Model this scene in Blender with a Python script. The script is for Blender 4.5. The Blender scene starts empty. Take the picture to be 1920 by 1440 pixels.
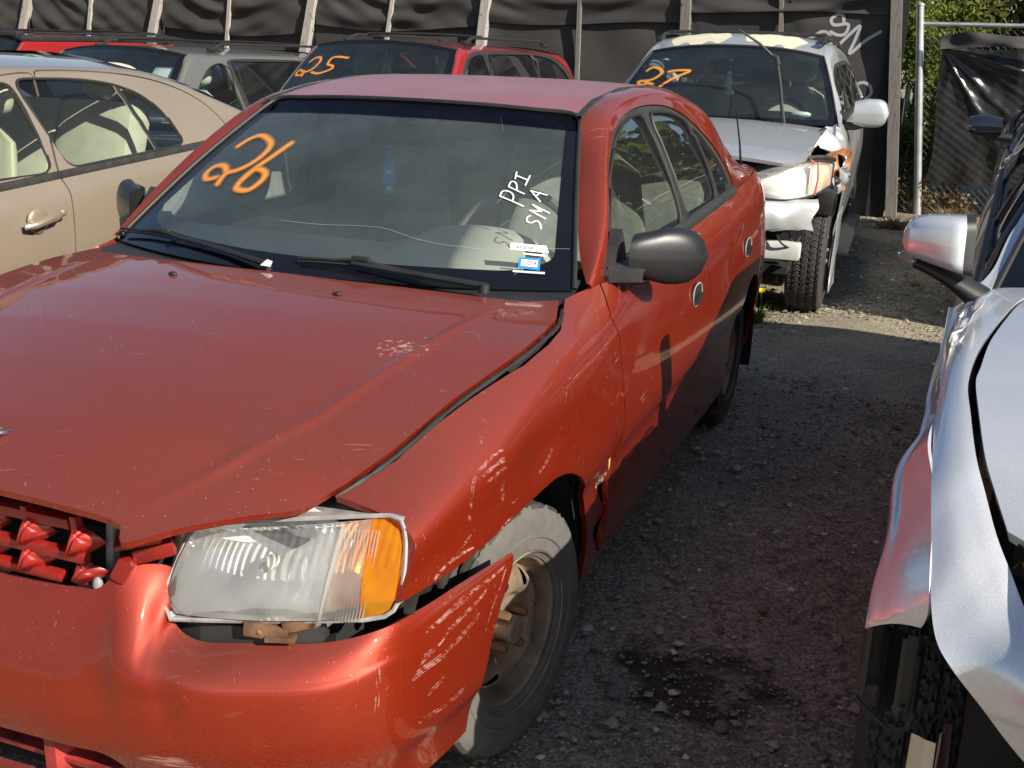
import bpy, bmesh, math, random
import numpy as np
from mathutils import Vector, Matrix, Euler

random.seed(7); RNG = np.random.default_rng(7)
SC = bpy.context.scene
COL = SC.collection

# ------------------------------------------------------------------ camera, sky, sun, exposure
CAM_POS = (1.53986, -2.06805, 1.54696)
YAW, PITCH, ROLL, FPX = -0.36743, 0.30447, 0.02913, 2100.0
def cam_axes():
    cy, sy = math.cos(YAW), math.sin(YAW); cp, sp = math.cos(PITCH), math.sin(PITCH)
    f = Vector((sy*cp, cy*cp, -sp)); r = Vector((cy, -sy, 0)); u = r.cross(f)
    c, s = math.cos(ROLL), math.sin(ROLL)
    return r*c+u*s, u*c-r*s, f
_r, _u, _f = cam_axes()
cam_d = bpy.data.cameras.new('camera'); cam = bpy.data.objects.new('camera', cam_d); COL.objects.link(cam)
cam.matrix_world = Matrix(((_r.x, _u.x, -_f.x, CAM_POS[0]), (_r.y, _u.y, -_f.y, CAM_POS[1]), (_r.z, _u.z, -_f.z, CAM_POS[2]), (0, 0, 0, 1)))
cam_d.sensor_width = 36.0; cam_d.lens = FPX/1920*36.0; cam_d.clip_start = 0.05; cam_d.clip_end = 800
SC.camera = cam

SUN = Vector((0.65, -0.26, 0.437)).normalized()
world = bpy.data.worlds.new('World'); SC.world = world; world.use_nodes = True
wn = world.node_tree.nodes; wl = world.node_tree.links
for n in list(wn): wn.remove(n)
sky = wn.new('ShaderNodeTexSky'); sky.sky_type = 'NISHITA'; sky.sun_disc = False
sky.sun_elevation = math.asin(SUN.z); sky.sun_rotation = math.atan2(SUN.x, SUN.y)
sky.air_density = 1.0; sky.dust_density = 0.7; sky.ozone_density = 1.5
bgn = wn.new('ShaderNodeBackground'); bgn.inputs['Strength'].default_value = 0.068
won = wn.new('ShaderNodeOutputWorld'); wl.new(sky.outputs[0], bgn.inputs[0]); wl.new(bgn.outputs[0], won.inputs[0])
sl = bpy.data.lights.new('sun', 'SUN'); sl.energy = 5.0; sl.angle = math.radians(0.5); sl.color = (1.0, 0.93, 0.82)
so = bpy.data.objects.new('sun', sl); COL.objects.link(so); so.location = (8, -4, 9)
so.rotation_euler = SUN.to_track_quat('Z', 'Y').to_euler()
SC.view_settings.view_transform = 'Standard'; SC.view_settings.look = 'None'
SC.view_settings.exposure = 0.68; SC.view_settings.gamma = 1.0
SC.cycles.max_bounces = 10; SC.cycles.transparent_max_bounces = 24; SC.cycles.glossy_bounces = 5
SC.cycles.sample_clamp_indirect = 6.0

# ------------------------------------------------------------------ object helpers
def tag(o, label=None, cat=None, group=None, kind=None):
    if label: o['label'] = label
    if cat: o['category'] = cat
    if group: o['group'] = group
    if kind: o['kind'] = kind
    return o
def thing(name, label, cat, loc=(0, 0, 0), rz=0.0, group=None):
    o = bpy.data.objects.new(name, None); COL.objects.link(o); o.location = loc; o.rotation_euler = (0, 0, rz)
    o.empty_display_size = 0.2
    return tag(o, label, cat, group)
def link_mesh(name, me, parent=None, loc=None, rot=None):
    o = bpy.data.objects.new(name, me); COL.objects.link(o)
    if parent is not None: o.parent = parent
    if loc is not None: o.location = loc
    if rot is not None: o.rotation_euler = rot
    return o
def mk(name, V, F, mat, parent=None, angle=35, nrm=None, uv=None, col=None, mats=None, fmat=None):
    me = bpy.data.meshes.new(name)
    V = np.asarray(V, float)
    if isinstance(F, np.ndarray) and F.ndim == 2:
        k = F.shape[1]
        me.vertices.add(len(V)); me.vertices.foreach_set('co', V.ravel())
        me.loops.add(F.size); me.loops.foreach_set('vertex_index', F.ravel().astype(np.int32))
        me.polygons.add(len(F)); me.polygons.foreach_set('loop_start', np.arange(0, F.size, k, dtype=np.int32))
        me.update(calc_edges=True)
    else:
        me.from_pydata([tuple(v) for v in V], [], [tuple(int(i) for i in f) for f in F])
    me.validate(verbose=False)
    if mats:
        for m in mats: me.materials.append(m)
        if fmat is not None and len(fmat) == len(me.polygons): me.polygons.foreach_set('material_index', np.asarray(fmat, np.int32))
    else: me.materials.append(mat)
    me.shade_smooth()
    if angle is not None and nrm is None: me.set_sharp_from_angle(angle=math.radians(angle))
    if uv is not None:
        l = me.uv_layers.new(name='uv'); li = np.zeros(len(me.loops), np.int32); me.loops.foreach_get('vertex_index', li)
        l.data.foreach_set('uv', np.asarray(uv, np.float32)[li].ravel())
    if col is not None:
        a = me.attributes.new('mask', 'FLOAT', 'POINT'); a.data.foreach_set('value', np.asarray(col, np.float32))
    if nrm is not None: me.normals_split_custom_set_from_vertices([tuple(n) for n in nrm])
    return link_mesh(name, me, parent)

class MB:
    """collects simple solids into one mesh"""
    def __init__(s): s.V = []; s.F = []
    def add(s, V, F):
        b = len(s.V); s.V += [tuple(map(float, v)) for v in V]; s.F += [tuple(int(i)+b for i in f) for f in F]; return s
    def box(s, c, d, rot=None, bev=0.0):
        h = np.array(d)/2.0
        if bev <= 0:
            V = np.array([(x, y, z) for x in (-1, 1) for y in (-1, 1) for z in (-1, 1)])*h
            F = [(0, 1, 3, 2), (4, 6, 7, 5), (0, 4, 5, 1), (2, 3, 7, 6), (0, 2, 6, 4), (1, 5, 7, 3)]
        else:
            bm = bmesh.new(); bmesh.ops.create_cube(bm, size=1.0)
            for v in bm.verts: v.co = Vector((v.co.x*d[0], v.co.y*d[1], v.co.z*d[2]))
            bmesh.ops.bevel(bm, geom=list(bm.edges), offset=min(bev, min(d)*0.45), segments=2, affect='EDGES', profile=0.6)
            bm.verts.index_update(); V = np.array([v.co[:] for v in bm.verts]); F = [[v.index for v in f.verts] for f in bm.faces]; bm.free()
        if rot is not None: V = V @ np.array(Euler(rot).to_matrix()).T
        return s.add(V+np.array(c), F)
    def tube(s, pts, r, n=8, cap=True, closed=False):
        pts = np.asarray(pts, float); m = len(pts); rr = np.broadcast_to(np.asarray(r, float), (m,))
        if closed: tg = np.roll(pts, -1, 0)-np.roll(pts, 1, 0)
        else: tg = np.gradient(pts, axis=0)
        tg /= np.linalg.norm(tg, axis=1)[:, None]+1e-12
        up = np.array([0, 0, 1.0]) if abs(tg[0][2]) < 0.9 else np.array([1.0, 0, 0])
        V = []
        a = np.cross(tg[0], up); a /= np.linalg.norm(a)
        for i in range(m):
            a = a-tg[i]*(a@tg[i]); a /= np.linalg.norm(a)+1e-12; b = np.cross(tg[i], a)
            for k in range(n):
                t = 2*math.pi*k/n; V.append(pts[i]+rr[i]*(math.cos(t)*a+math.sin(t)*b))
        F = []
        for i in range(m if closed else m-1):
            j = (i+1) % m
            for k in range(n): F.append((i*n+k, i*n+(k+1) % n, j*n+(k+1) % n, j*n+k))
        if cap and not closed: F += [tuple(range(n))[::-1], tuple((m-1)*n+k for k in range(n))]
        return s.add(V, F)
    def lathe(s, prof, n=32, axis='x', c=(0, 0, 0), M=None, closed=False):
        """prof: list of (along axis, radius)"""
        V = []; F = []; m = len(prof)
        for (a, r) in prof:
            for k in range(n):
                t = 2*math.pi*k/n
                p = (a, r*math.cos(t), r*math.sin(t))
                if axis == 'z': p = (p[1], p[2], p[0])
                elif axis == 'y': p = (p[2], p[0], p[1])
                V.append(p)
        for i in range(m if closed else m-1):
            for k in range(n): F.append((i*n+k, i*n+(k+1) % n, ((i+1) % m)*n+(k+1) % n, ((i+1) % m)*n+k))
        V = np.array(V)
        if M is not None: V = V @ np.array(M).T
        return s.add(V+np.array(c), F)
    def prism(s, poly, c0, ax, ay, az, depth):
        """polygon in (ax, ay) plane at c0 extruded along az"""
        c0, ax, ay, az = (np.array(q, float) for q in (c0, ax, ay, az)); n = len(poly)
        A = [c0+ax*p[0]+ay*p[1] for p in poly]; B = [q+az*depth for q in A]
        return s.add(A+B, [tuple(range(n))[::-1], tuple(range(n, 2*n))]+[(i, (i+1) % n, n+(i+1) % n, n+i) for i in range(n)])
    def ell(s, c, r, n=14, m=10, p=1.0, rot=None, zmin=-1):
        V = []; F = []
        for i in range(m+1):
            ph = math.pi*i/m-math.pi/2
            for k in range(n):
                th = 2*math.pi*k/n
                q = [math.cos(ph)*math.cos(th), math.cos(ph)*math.sin(th), math.sin(ph)]
                V.append([math.copysign(abs(a)**p, a)*b for a, b in zip(q, r)])
        for i in range(m):
            for k in range(n): F.append((i*n+k, i*n+(k+1) % n, (i+1)*n+(k+1) % n, (i+1)*n+k))
        V = np.array(V)
        if rot is not None: V = V @ np.array(Euler(rot).to_matrix()).T
        return s.add(V+np.array(c), F)
    def grid(s, P):
        a, b = P.shape[:2]; V = P.reshape(-1, 3)
        F = [(i*b+j, i*b+j+1, (i+1)*b+j+1, (i+1)*b+j) for i in range(a-1) for j in range(b-1)]
        return s.add(V, F)
    def build(s, name, mat, parent=None, angle=35): return mk(name, s.V, s.F, mat, parent, angle)
    def mirror(s):
        m = MB(); m.V = [(-x, y, z) for x, y, z in s.V]; m.F = [tuple(reversed(f)) for f in s.F]; return m

# ------------------------------------------------------------------ surfaces, clipping, panels (numpy)
#NP_BEGIN
def hermite(tk, Y, t):
    tk = np.asarray(tk, float); Y = np.asarray(Y, float); n = len(tk)
    h = np.diff(tk); sh = (slice(None),)+(None,)*(Y.ndim-1)
    d = np.diff(Y, axis=0)/h[sh]
    m = np.zeros_like(Y)
    if n == 2: m[:] = d[0]
    else:
        m[1:-1] = (d[:-1]*h[1:][sh]+d[1:]*h[:-1][sh])/(h[:-1]+h[1:])[sh]
        m[0] = 1.5*d[0]-0.5*m[1]; m[-1] = 1.5*d[-1]-0.5*m[-2]
    t = np.asarray(t, float); i = np.clip(np.searchsorted(tk, t, side='right')-1, 0, n-2)
    s = ((t-tk[i])/h[i])[sh]; hh = h[i][sh]
    return (2*s**3-3*s**2+1)*Y[i]+(s**3-2*s**2+s)*hh*m[i]+(-2*s**3+3*s**2)*Y[i+1]+(s**3-s**2)*hh*m[i+1]
def loft(rows, ts=None, nu=60, nv=40, chord=False):
    """rows (R,K,3): smooth grid through the control rows"""
    rows = np.asarray(rows, float); R, K = rows.shape[:2]
    tk = np.arange(K)
    if chord: tk = np.concatenate([[0], np.cumsum(np.linalg.norm(np.diff(rows, axis=1), axis=2).mean(0))])
    A = hermite(tk, np.swapaxes(rows, 0, 1), np.linspace(tk[0], tk[-1], nv))
    ts = np.arange(R) if ts is None else np.asarray(ts, float)
    B = hermite(ts, np.swapaxes(A, 0, 1), np.linspace(ts[0], ts[-1], nu))
    return B
def normals(P, ref=(0, 1.2, 0.5)):
    N = np.cross(np.gradient(P, axis=0), np.gradient(P, axis=1)); L = np.linalg.norm(N, axis=2, keepdims=True); N = N/(L+1e-12)
    if np.mean(np.sum(N*(P-np.array(ref)), axis=2)) < 0: N = -N
    return N
def surf_at(P, u, v):
    a, b = P.shape[:2]; x = np.clip(np.asarray(u, float)*(a-1), 0, a-1.001); y = np.clip(np.asarray(v, float)*(b-1), 0, b-1.001)
    i = x.astype(int); j = y.astype(int); f = (x-i)[..., None]; g = (y-j)[..., None]
    return P[i, j]*(1-f)*(1-g)+P[i+1, j]*f*(1-g)+P[i, j+1]*(1-f)*g+P[i+1, j+1]*f*g
def chaikin(p, n=2, closed=True):
    p = np.asarray(p, float)
    for _ in range(n):
        q = np.roll(p, -1, 0)
        p = np.stack([0.75*p+0.25*q, 0.25*p+0.75*q], 1).reshape(-1, p.shape[1])
    return p
def rpoly(p, r=.03):
    """rounds the corners of a polygon: sharp corners by r, gentle ones fully"""
    p = np.asarray(p, float); out = []; n = len(p)
    for i in range(n):
        a, b, c = p[i-1], p[i], p[(i+1) % n]; e0 = a-b; e1 = c-b; l0, l1 = np.linalg.norm(e0), np.linalg.norm(e1)
        turn = 1-abs(e0@e1)/(l0*l1) if e0@e1 < 0 else 1.0
        d0, d1 = (.48*l0, .48*l1) if turn < .2 else (min(.45*l0, r), min(.45*l1, r))
        A = b+e0/l0*d0; C = b+e1/l1*d1
        for t in np.linspace(0, 1, 5): out.append(A*(1-t)**2+2*b*t*(1-t)+C*t*t)
    return np.array(out)
def poly_sdf(pts, poly):
    pts = np.asarray(pts, float); poly = np.asarray(poly, float)
    d = np.full(len(pts), 1e9); ins = np.zeros(len(pts), bool); n = len(poly)
    for i in range(n):
        a = poly[i]; b = poly[(i+1) % n]; e = b-a; w = pts-a
        t = np.clip((w@e)/(e@e+1e-15), 0, 1); q = w-t[:, None]*e; d = np.minimum(d, (q*q).sum(1))
        c = ((a[1] > pts[:, 1]) != (b[1] > pts[:, 1]))
        with np.errstate(divide='ignore', invalid='ignore'): xx = (b[0]-a[0])*(pts[:, 1]-a[1])/(b[1]-a[1])+a[0]
        ins ^= c & (pts[:, 0] < xx)
    return np.where(ins, -1, 1)*np.sqrt(d)
def clip(M, T, f):
    ins = f <= 0; c = ins[T].sum(1); out = [T[c == 3]]; N = len(M); eds = []
    def rot(tri, first): return np.stack([tri[np.arange(len(tri)), (first+k) % 3] for k in range(3)], 1)
    t1 = T[c == 1]; t1 = rot(t1, ins[t1].argmax(1)) if len(t1) else t1
    t2 = T[c == 2]; t2 = rot(t2, (~ins[t2]).argmax(1)) if len(t2) else t2
    e = [t1[:, [0, 1]], t1[:, [0, 2]], t2[:, [2, 0]], t2[:, [0, 1]]]
    E = np.concatenate(e) if sum(map(len, e)) else np.zeros((0, 2), int)
    if len(E):
        key = np.sort(E, 1); un, inv = np.unique(key[:, 0]*N+key[:, 1], return_inverse=True)
        a = un//N; b = un % N; t = (f[a]/(f[a]-f[b]))[:, None]
        M = np.concatenate([M, M[a]*(1-t)+M[b]*t]); inv = inv.ravel()+N
        k1, k2 = len(t1), len(t2)
        ab, ac = inv[:k1], inv[k1:2*k1]; ca, ab2 = inv[2*k1:2*k1+k2], inv[2*k1+k2:]
        out += [np.stack([t1[:, 0], ab, ac], 1), np.stack([t2[:, 1], t2[:, 2], ca], 1), np.stack([t2[:, 1], ca, ab2], 1)]
    T = np.concatenate(out); used = np.unique(T); rm = np.zeros(len(M), int); rm[used] = np.arange(len(used))
    return M[used], rm[T]
def grid_tris(a, b):
    i, j = np.meshgrid(np.arange(a-1), np.arange(b-1), indexing='ij'); k = (i*b+j).ravel()
    return np.concatenate([np.stack([k, k+1, k+b+1], 1), np.stack([k, k+b+1, k+b], 1)])
def cut_surface(P, clips, N=None, ref=(0, 1.2, 0.5)):
    a, b = P.shape[:2]; N = normals(P, ref) if N is None else N
    U, W = np.meshgrid(np.linspace(0, 1, a), np.linspace(0, 1, b), indexing='ij')
    M = np.concatenate([P, N, U[..., None], W[..., None]], 2).reshape(-1, 8); T = grid_tris(a, b)
    # orient triangles along N
    for f in clips:
        if len(T) == 0: break
        M, T = clip(M, T, f(M))
    if len(T):
        fn = np.cross(M[T[:, 1], :3]-M[T[:, 0], :3], M[T[:, 2], :3]-M[T[:, 0], :3])
        flip = (fn*M[T[:, 0], 3:6]).sum(1) < 0; T[flip] = T[flip][:, ::-1]
        ar = np.linalg.norm(fn, axis=1); T = T[ar > 1e-10]
    M[:, 3:6] /= np.linalg.norm(M[:, 3:6], axis=1)[:, None]+1e-12
    return M, T
def yz(poly, it=2):
    p = rpoly(poly, .03*it); return lambda M: poly_sdf(M[:, 1:3], p)
def xy(poly, it=2):
    p = chaikin(poly, it); return lambda M: poly_sdf(M[:, :2], p)
def xz(poly, it=2):
    p = chaikin(poly, it); return lambda M: poly_sdf(M[:, [0, 2]], p)
def outside(g, off=0.0): return lambda M: -g(M)+off
def inside(g, off=0.0): return lambda M: g(M)+off
def after(tab, g=0.0):
    """keep y > ycut(z)"""
    t = np.asarray(tab, float); t = t[t[:, 0].argsort()]; return lambda M: np.interp(M[:, 2], t[:, 0], t[:, 1])+g-M[:, 1]
def before(tab, g=0.0):
    t = np.asarray(tab, float); t = t[t[:, 0].argsort()]; return lambda M: M[:, 1]-np.interp(M[:, 2], t[:, 0], t[:, 1])+g
def circ(cy, cz, r): return lambda M: np.hypot(M[:, 1]-cy, M[:, 2]-cz)-r
#NP_END
def panel(name, P, clips, mat, parent, flange=0.012, side=1, off=0.0, ref=(0, 1.2, 0.5), warp=None, N=None, uv=False):
    M, T = cut_surface(P, clips, N, ref)
    if len(T) == 0: return None
    V = M[:, :3]+M[:, 3:6]*off; Nn = M[:, 3:6].copy()
    if warp is not None: V = warp(V, Nn)
    if side < 0: V = V*np.array([-1, 1, 1]); Nn = Nn*np.array([-1, 1, 1]); T = T[:, ::-1]
    UV = M[:, 6:8]; n = len(V)
    if warp is not None:
        fn = np.cross(V[T[:, 1]]-V[T[:, 0]], V[T[:, 2]]-V[T[:, 0]]); acc = np.zeros_like(V)
        for k in range(3): np.add.at(acc, T[:, k], fn)
        Nn = acc/(np.linalg.norm(acc, axis=1)[:, None]+1e-12)
    if flange > 0:
        E = np.concatenate([T[:, [0, 1]], T[:, [1, 2]], T[:, [2, 0]]]); key = np.sort(E, 1)
        _, ix, ct = np.unique(key[:, 0]*n+key[:, 1], return_index=True, return_counts=True); B = E[ix[ct == 1]]
        bv = np.unique(B); mp = np.zeros(n, int); mp[bv] = np.arange(len(bv)); k = len(bv)
        V = np.concatenate([V, V[bv], V[bv]-Nn[bv]*flange]); b0 = n+mp[B[:, 0]]; b1 = n+mp[B[:, 1]]
        q = np.concatenate([np.stack([b1, b0, b0+k], 1), np.stack([b1, b0+k, b1+k], 1)])
        T = np.concatenate([T, q]); Nn = np.concatenate([Nn, np.zeros((2*k, 3))]); UV = np.concatenate([UV, UV[bv], UV[bv]])
    return mk(name, V, T, mat, parent, None, nrm=Nn, uv=UV if uv else None)
def ribbon(name, S, path, w, mat, parent=None, off=0.0015, rows=5, feather=True, ref=(0, 1.2, 0.5), N=None):
    """a strip of paint laid on a surface; path in (u,v); mask attribute 0 at the edges, 1 in the middle"""
    N = normals(S, ref) if N is None else N
    V = []; F = []; C = []
    paths = path if isinstance(path[0][0], (list, tuple, np.ndarray)) else [path]
    for p in paths:
        p = np.asarray(p, float); m = max(8, len(p)*8); p = hermite(np.arange(len(p)), p, np.linspace(0, len(p)-1, m)) if len(p) > 2 else np.linspace(p[0], p[-1], m)
        X = surf_at(S, p[:, 0], p[:, 1]); Q = surf_at(N, p[:, 0], p[:, 1]); tg = np.gradient(X, axis=0); tg /= np.linalg.norm(tg, axis=1)[:, None]+1e-12
        sd = np.cross(Q, tg); sd /= np.linalg.norm(sd, axis=1)[:, None]+1e-12; b = len(V)
        ext = np.concatenate([[X[0]-tg[0]*w*0.5], X, [X[-1]+tg[-1]*w*0.5]]); sd = np.concatenate([sd[:1], sd, sd[-1:]]); Q = np.concatenate([Q[:1], Q, Q[-1:]])
        for i in range(len(ext)):
            for k in range(rows):
                s = k/(rows-1)*2-1; V.append(ext[i]+sd[i]*w*0.5*s+Q[i]*(off+0.0002*(b % 7)))
                C.append((1-abs(s))*(0 if i in (0, len(ext)-1) else 1))
        for i in range(len(ext)-1):
            for k in range(rows-1): F.append((b+i*rows+k, b+i*rows+k+1, b+(i+1)*rows+k+1, b+(i+1)*rows+k))
    return mk(name, V, F, mat, parent, None, col=C)
def text_mesh(body, size=1.0):
    c = bpy.data.curves.new('lettering', 'FONT'); c.body = body; c.size = size; c.align_x = 'CENTER'; c.align_y = 'CENTER'; c.resolution_u = 3
    o = bpy.data.objects.new('lettering', c); COL.objects.link(o); dg = bpy.context.evaluated_depsgraph_get()
    me = o.evaluated_get(dg).to_mesh(); V = np.array([v.co[:] for v in me.vertices]); F = [tuple(p.vertices) for p in me.polygons]
    o.evaluated_get(dg).to_mesh_clear(); bpy.data.objects.remove(o); bpy.data.curves.remove(c)
    return V, F
def merge(name, objs):
    """joins finished pieces into the first one's mesh"""
    V = []; F = []
    for o in objs:
        b = len(V); V += [v.co[:] for v in o.data.vertices]; F += [tuple(i+b for i in p.vertices) for p in o.data.polygons]
    m = objs[0].data.materials[0]; par = objs[0].parent
    for o in objs: bpy.data.objects.remove(o)
    return mk(name, V, F, m, par)

# ------------------------------------------------------------------ materials
class NT:
    def __init__(s, name):
        s.m = bpy.data.materials.new(name); s.m.use_nodes = True; s.t = s.m.node_tree; s.t.nodes.clear()
        s.out = s.n('ShaderNodeOutputMaterial')
    def n(s, typ, **kw):
        x = s.t.nodes.new(typ)
        for k, v in kw.items(): setattr(x, k, v)
        return x
    def l(s, a, b): s.t.links.new(a, b)
    def val(s, sock, v):
        if isinstance(v, bpy.types.NodeSocket): s.l(v, sock)
        elif v is not None: sock.default_value = v
    def tex(s, kind, scale, vec=None, **kw):
        x = s.n('ShaderNodeTex'+kind); x.inputs['Scale'].default_value = scale
        for k, v in kw.items():
            if k in x.inputs: x.inputs[k].default_value = v
            else: setattr(x, k, v)
        if vec is not None: s.l(vec, x.inputs['Vector'])
        return x
    def obj(s): return s.n('ShaderNodeTexCoord').outputs['Object']
    def mapping(s, vec, loc=(0, 0, 0), rot=(0, 0, 0), scale=(1, 1, 1)):
        x = s.n('ShaderNodeMapping'); s.l(vec, x.inputs['Vector']); x.inputs['Location'].default_value = loc; x.inputs['Rotation'].default_value = rot; x.inputs['Scale'].default_value = scale
        return x.outputs[0]
    def ramp(s, fac, stops):
        x = s.n('ShaderNodeValToRGB'); e = x.color_ramp.elements
        while len(e) < len(stops): e.new(0.5)
        for el, (p, c) in zip(e, stops): el.position = p; el.color = (c[0], c[1], c[2], 1) if hasattr(c, '__len__') else (c, c, c, 1)
        s.l(fac, x.inputs[0]); return x.outputs[0]
    def math(s, op, a, b=None, clamp=False):
        x = s.n('ShaderNodeMath', operation=op, use_clamp=clamp); s.val(x.inputs[0], a)
        if b is not None: s.val(x.inputs[1], b)
        return x.outputs[0]
    def mix(s, fac, a, b, typ='MIX'):
        x = s.n('ShaderNodeMix', data_type='RGBA', blend_type=typ); s.val(x.inputs[0], fac)
        for i, v in ((6, a), (7, b)):
            if isinstance(v, (tuple, list)): x.inputs[i].default_value = (v[0], v[1], v[2], 1)
            else: s.l(v, x.inputs[i])
        return x.outputs[2]
    def bsdf(s, color, rough=0.5, metal=0.0, coat=0.0, spec=0.5, bump=None, bstr=0.2, bdist=0.01, coatr=0.03, sheen=0, alpha=None, trans=None):
        p = s.n('ShaderNodeBsdfPrincipled')
        if isinstance(color, (tuple, list)): p.inputs['Base Color'].default_value = (color[0], color[1], color[2], 1)
        else: s.l(color, p.inputs['Base Color'])
        s.val(p.inputs['Roughness'], rough); s.val(p.inputs['Metallic'], metal); s.val(p.inputs['Coat Weight'], coat)
        p.inputs['Coat Roughness'].default_value = coatr; s.val(p.inputs['Specular IOR Level'], spec)
        if sheen: p.inputs['Sheen Weight'].default_value = sheen
        if alpha is not None: s.val(p.inputs['Alpha'], alpha)
        if trans is not None: s.val(p.inputs['Transmission Weight'], trans)
        if bump is not None:
            b = s.n('ShaderNodeBump'); b.inputs['Strength'].default_value = bstr; b.inputs['Distance'].default_value = bdist
            s.l(bump, b.inputs['Height']); s.l(b.outputs[0], p.inputs['Normal'])
        return p
    def done(s, sh): s.l(sh.outputs[0], s.out.inputs[0]); return s.m
def plain(name, color, rough=0.5, metal=0.0, coat=0.0, spec=0.5, var=0.12, scale=8.0, bump=0.0, bscale=60.0, sheen=0):
    n = NT(name); o = n.obj(); nz = n.tex('Noise', scale, o, Detail=5.0)
    f = n.ramp(nz.outputs[0], [(0.3, 1-var), (0.7, 1+var)])
    c = n.mix(1.0, color, f, 'MULTIPLY')
    r = n.math('MULTIPLY_ADD', nz.outputs[0], 0.12); r.node.inputs[2].default_value = rough-0.06
    bz = n.tex('Noise', bscale, o, Detail=4.0).outputs[0] if bump > 0 else None
    return n.done(n.bsdf(c, r, metal, coat, spec, bz, bump, 0.004, sheen=sheen))
def glass_mat(name, tint=(0.85, 0.92, 0.9), dust=0.03, refl=1.0, dustcol=(0.55, 0.6, 0.65), shade=None, dscale=4.0):
    """thin pane: tinted transparency, mirror reflection by fresnel, a film of dust"""
    n = NT(name); o = n.obj()
    tr = n.n('ShaderNodeBsdfTransparent'); tr.inputs[0].default_value = (*tint, 1)
    gl = n.n('ShaderNodeBsdfGlossy'); gl.inputs['Roughness'].default_value = 0.0; gl.inputs['Color'].default_value = (1, 1, 1, 1)
    fr = n.n('ShaderNodeFresnel'); fr.inputs['IOR'].default_value = 1.5
    f2 = n.math('MULTIPLY', fr.outputs[0], 1.35*refl, True)
    mx = n.n('ShaderNodeMixShader'); n.l(f2, mx.inputs[0]); n.l(tr.outputs[0], mx.inputs[1]); n.l(gl.outputs[0], mx.inputs[2])
    df = n.n('ShaderNodeBsdfDiffuse'); df.inputs[0].default_value = (*dustcol, 1)
    nz = n.tex('Noise', dscale, o, Detail=6.0, Roughness=0.65); sp = n.tex('Voronoi', 55.0, o)
    d1 = n.ramp(nz.outputs[0], [(0.3, dust*0.7), (0.75, dust*1.35)])
    sk = n.ramp(sp.outputs[0], [(0.0, 0.5), (0.06, 0.0)])
    big = n.ramp(n.tex('Noise', 9.0, o).outputs[0], [(0.58, 0.0), (0.7, 1.0)])
    d2 = n.math('MULTIPLY', sk, big); d = n.math('ADD', d1, d2, True)
    m2 = n.n('ShaderNodeMixShader'); n.l(d, m2.inputs[0]); n.l(mx.outputs[0], m2.inputs[1]); n.l(df.outputs[0], m2.inputs[2])
    n.l(m2.outputs[0], n.out.inputs[0]); return n.m
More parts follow.
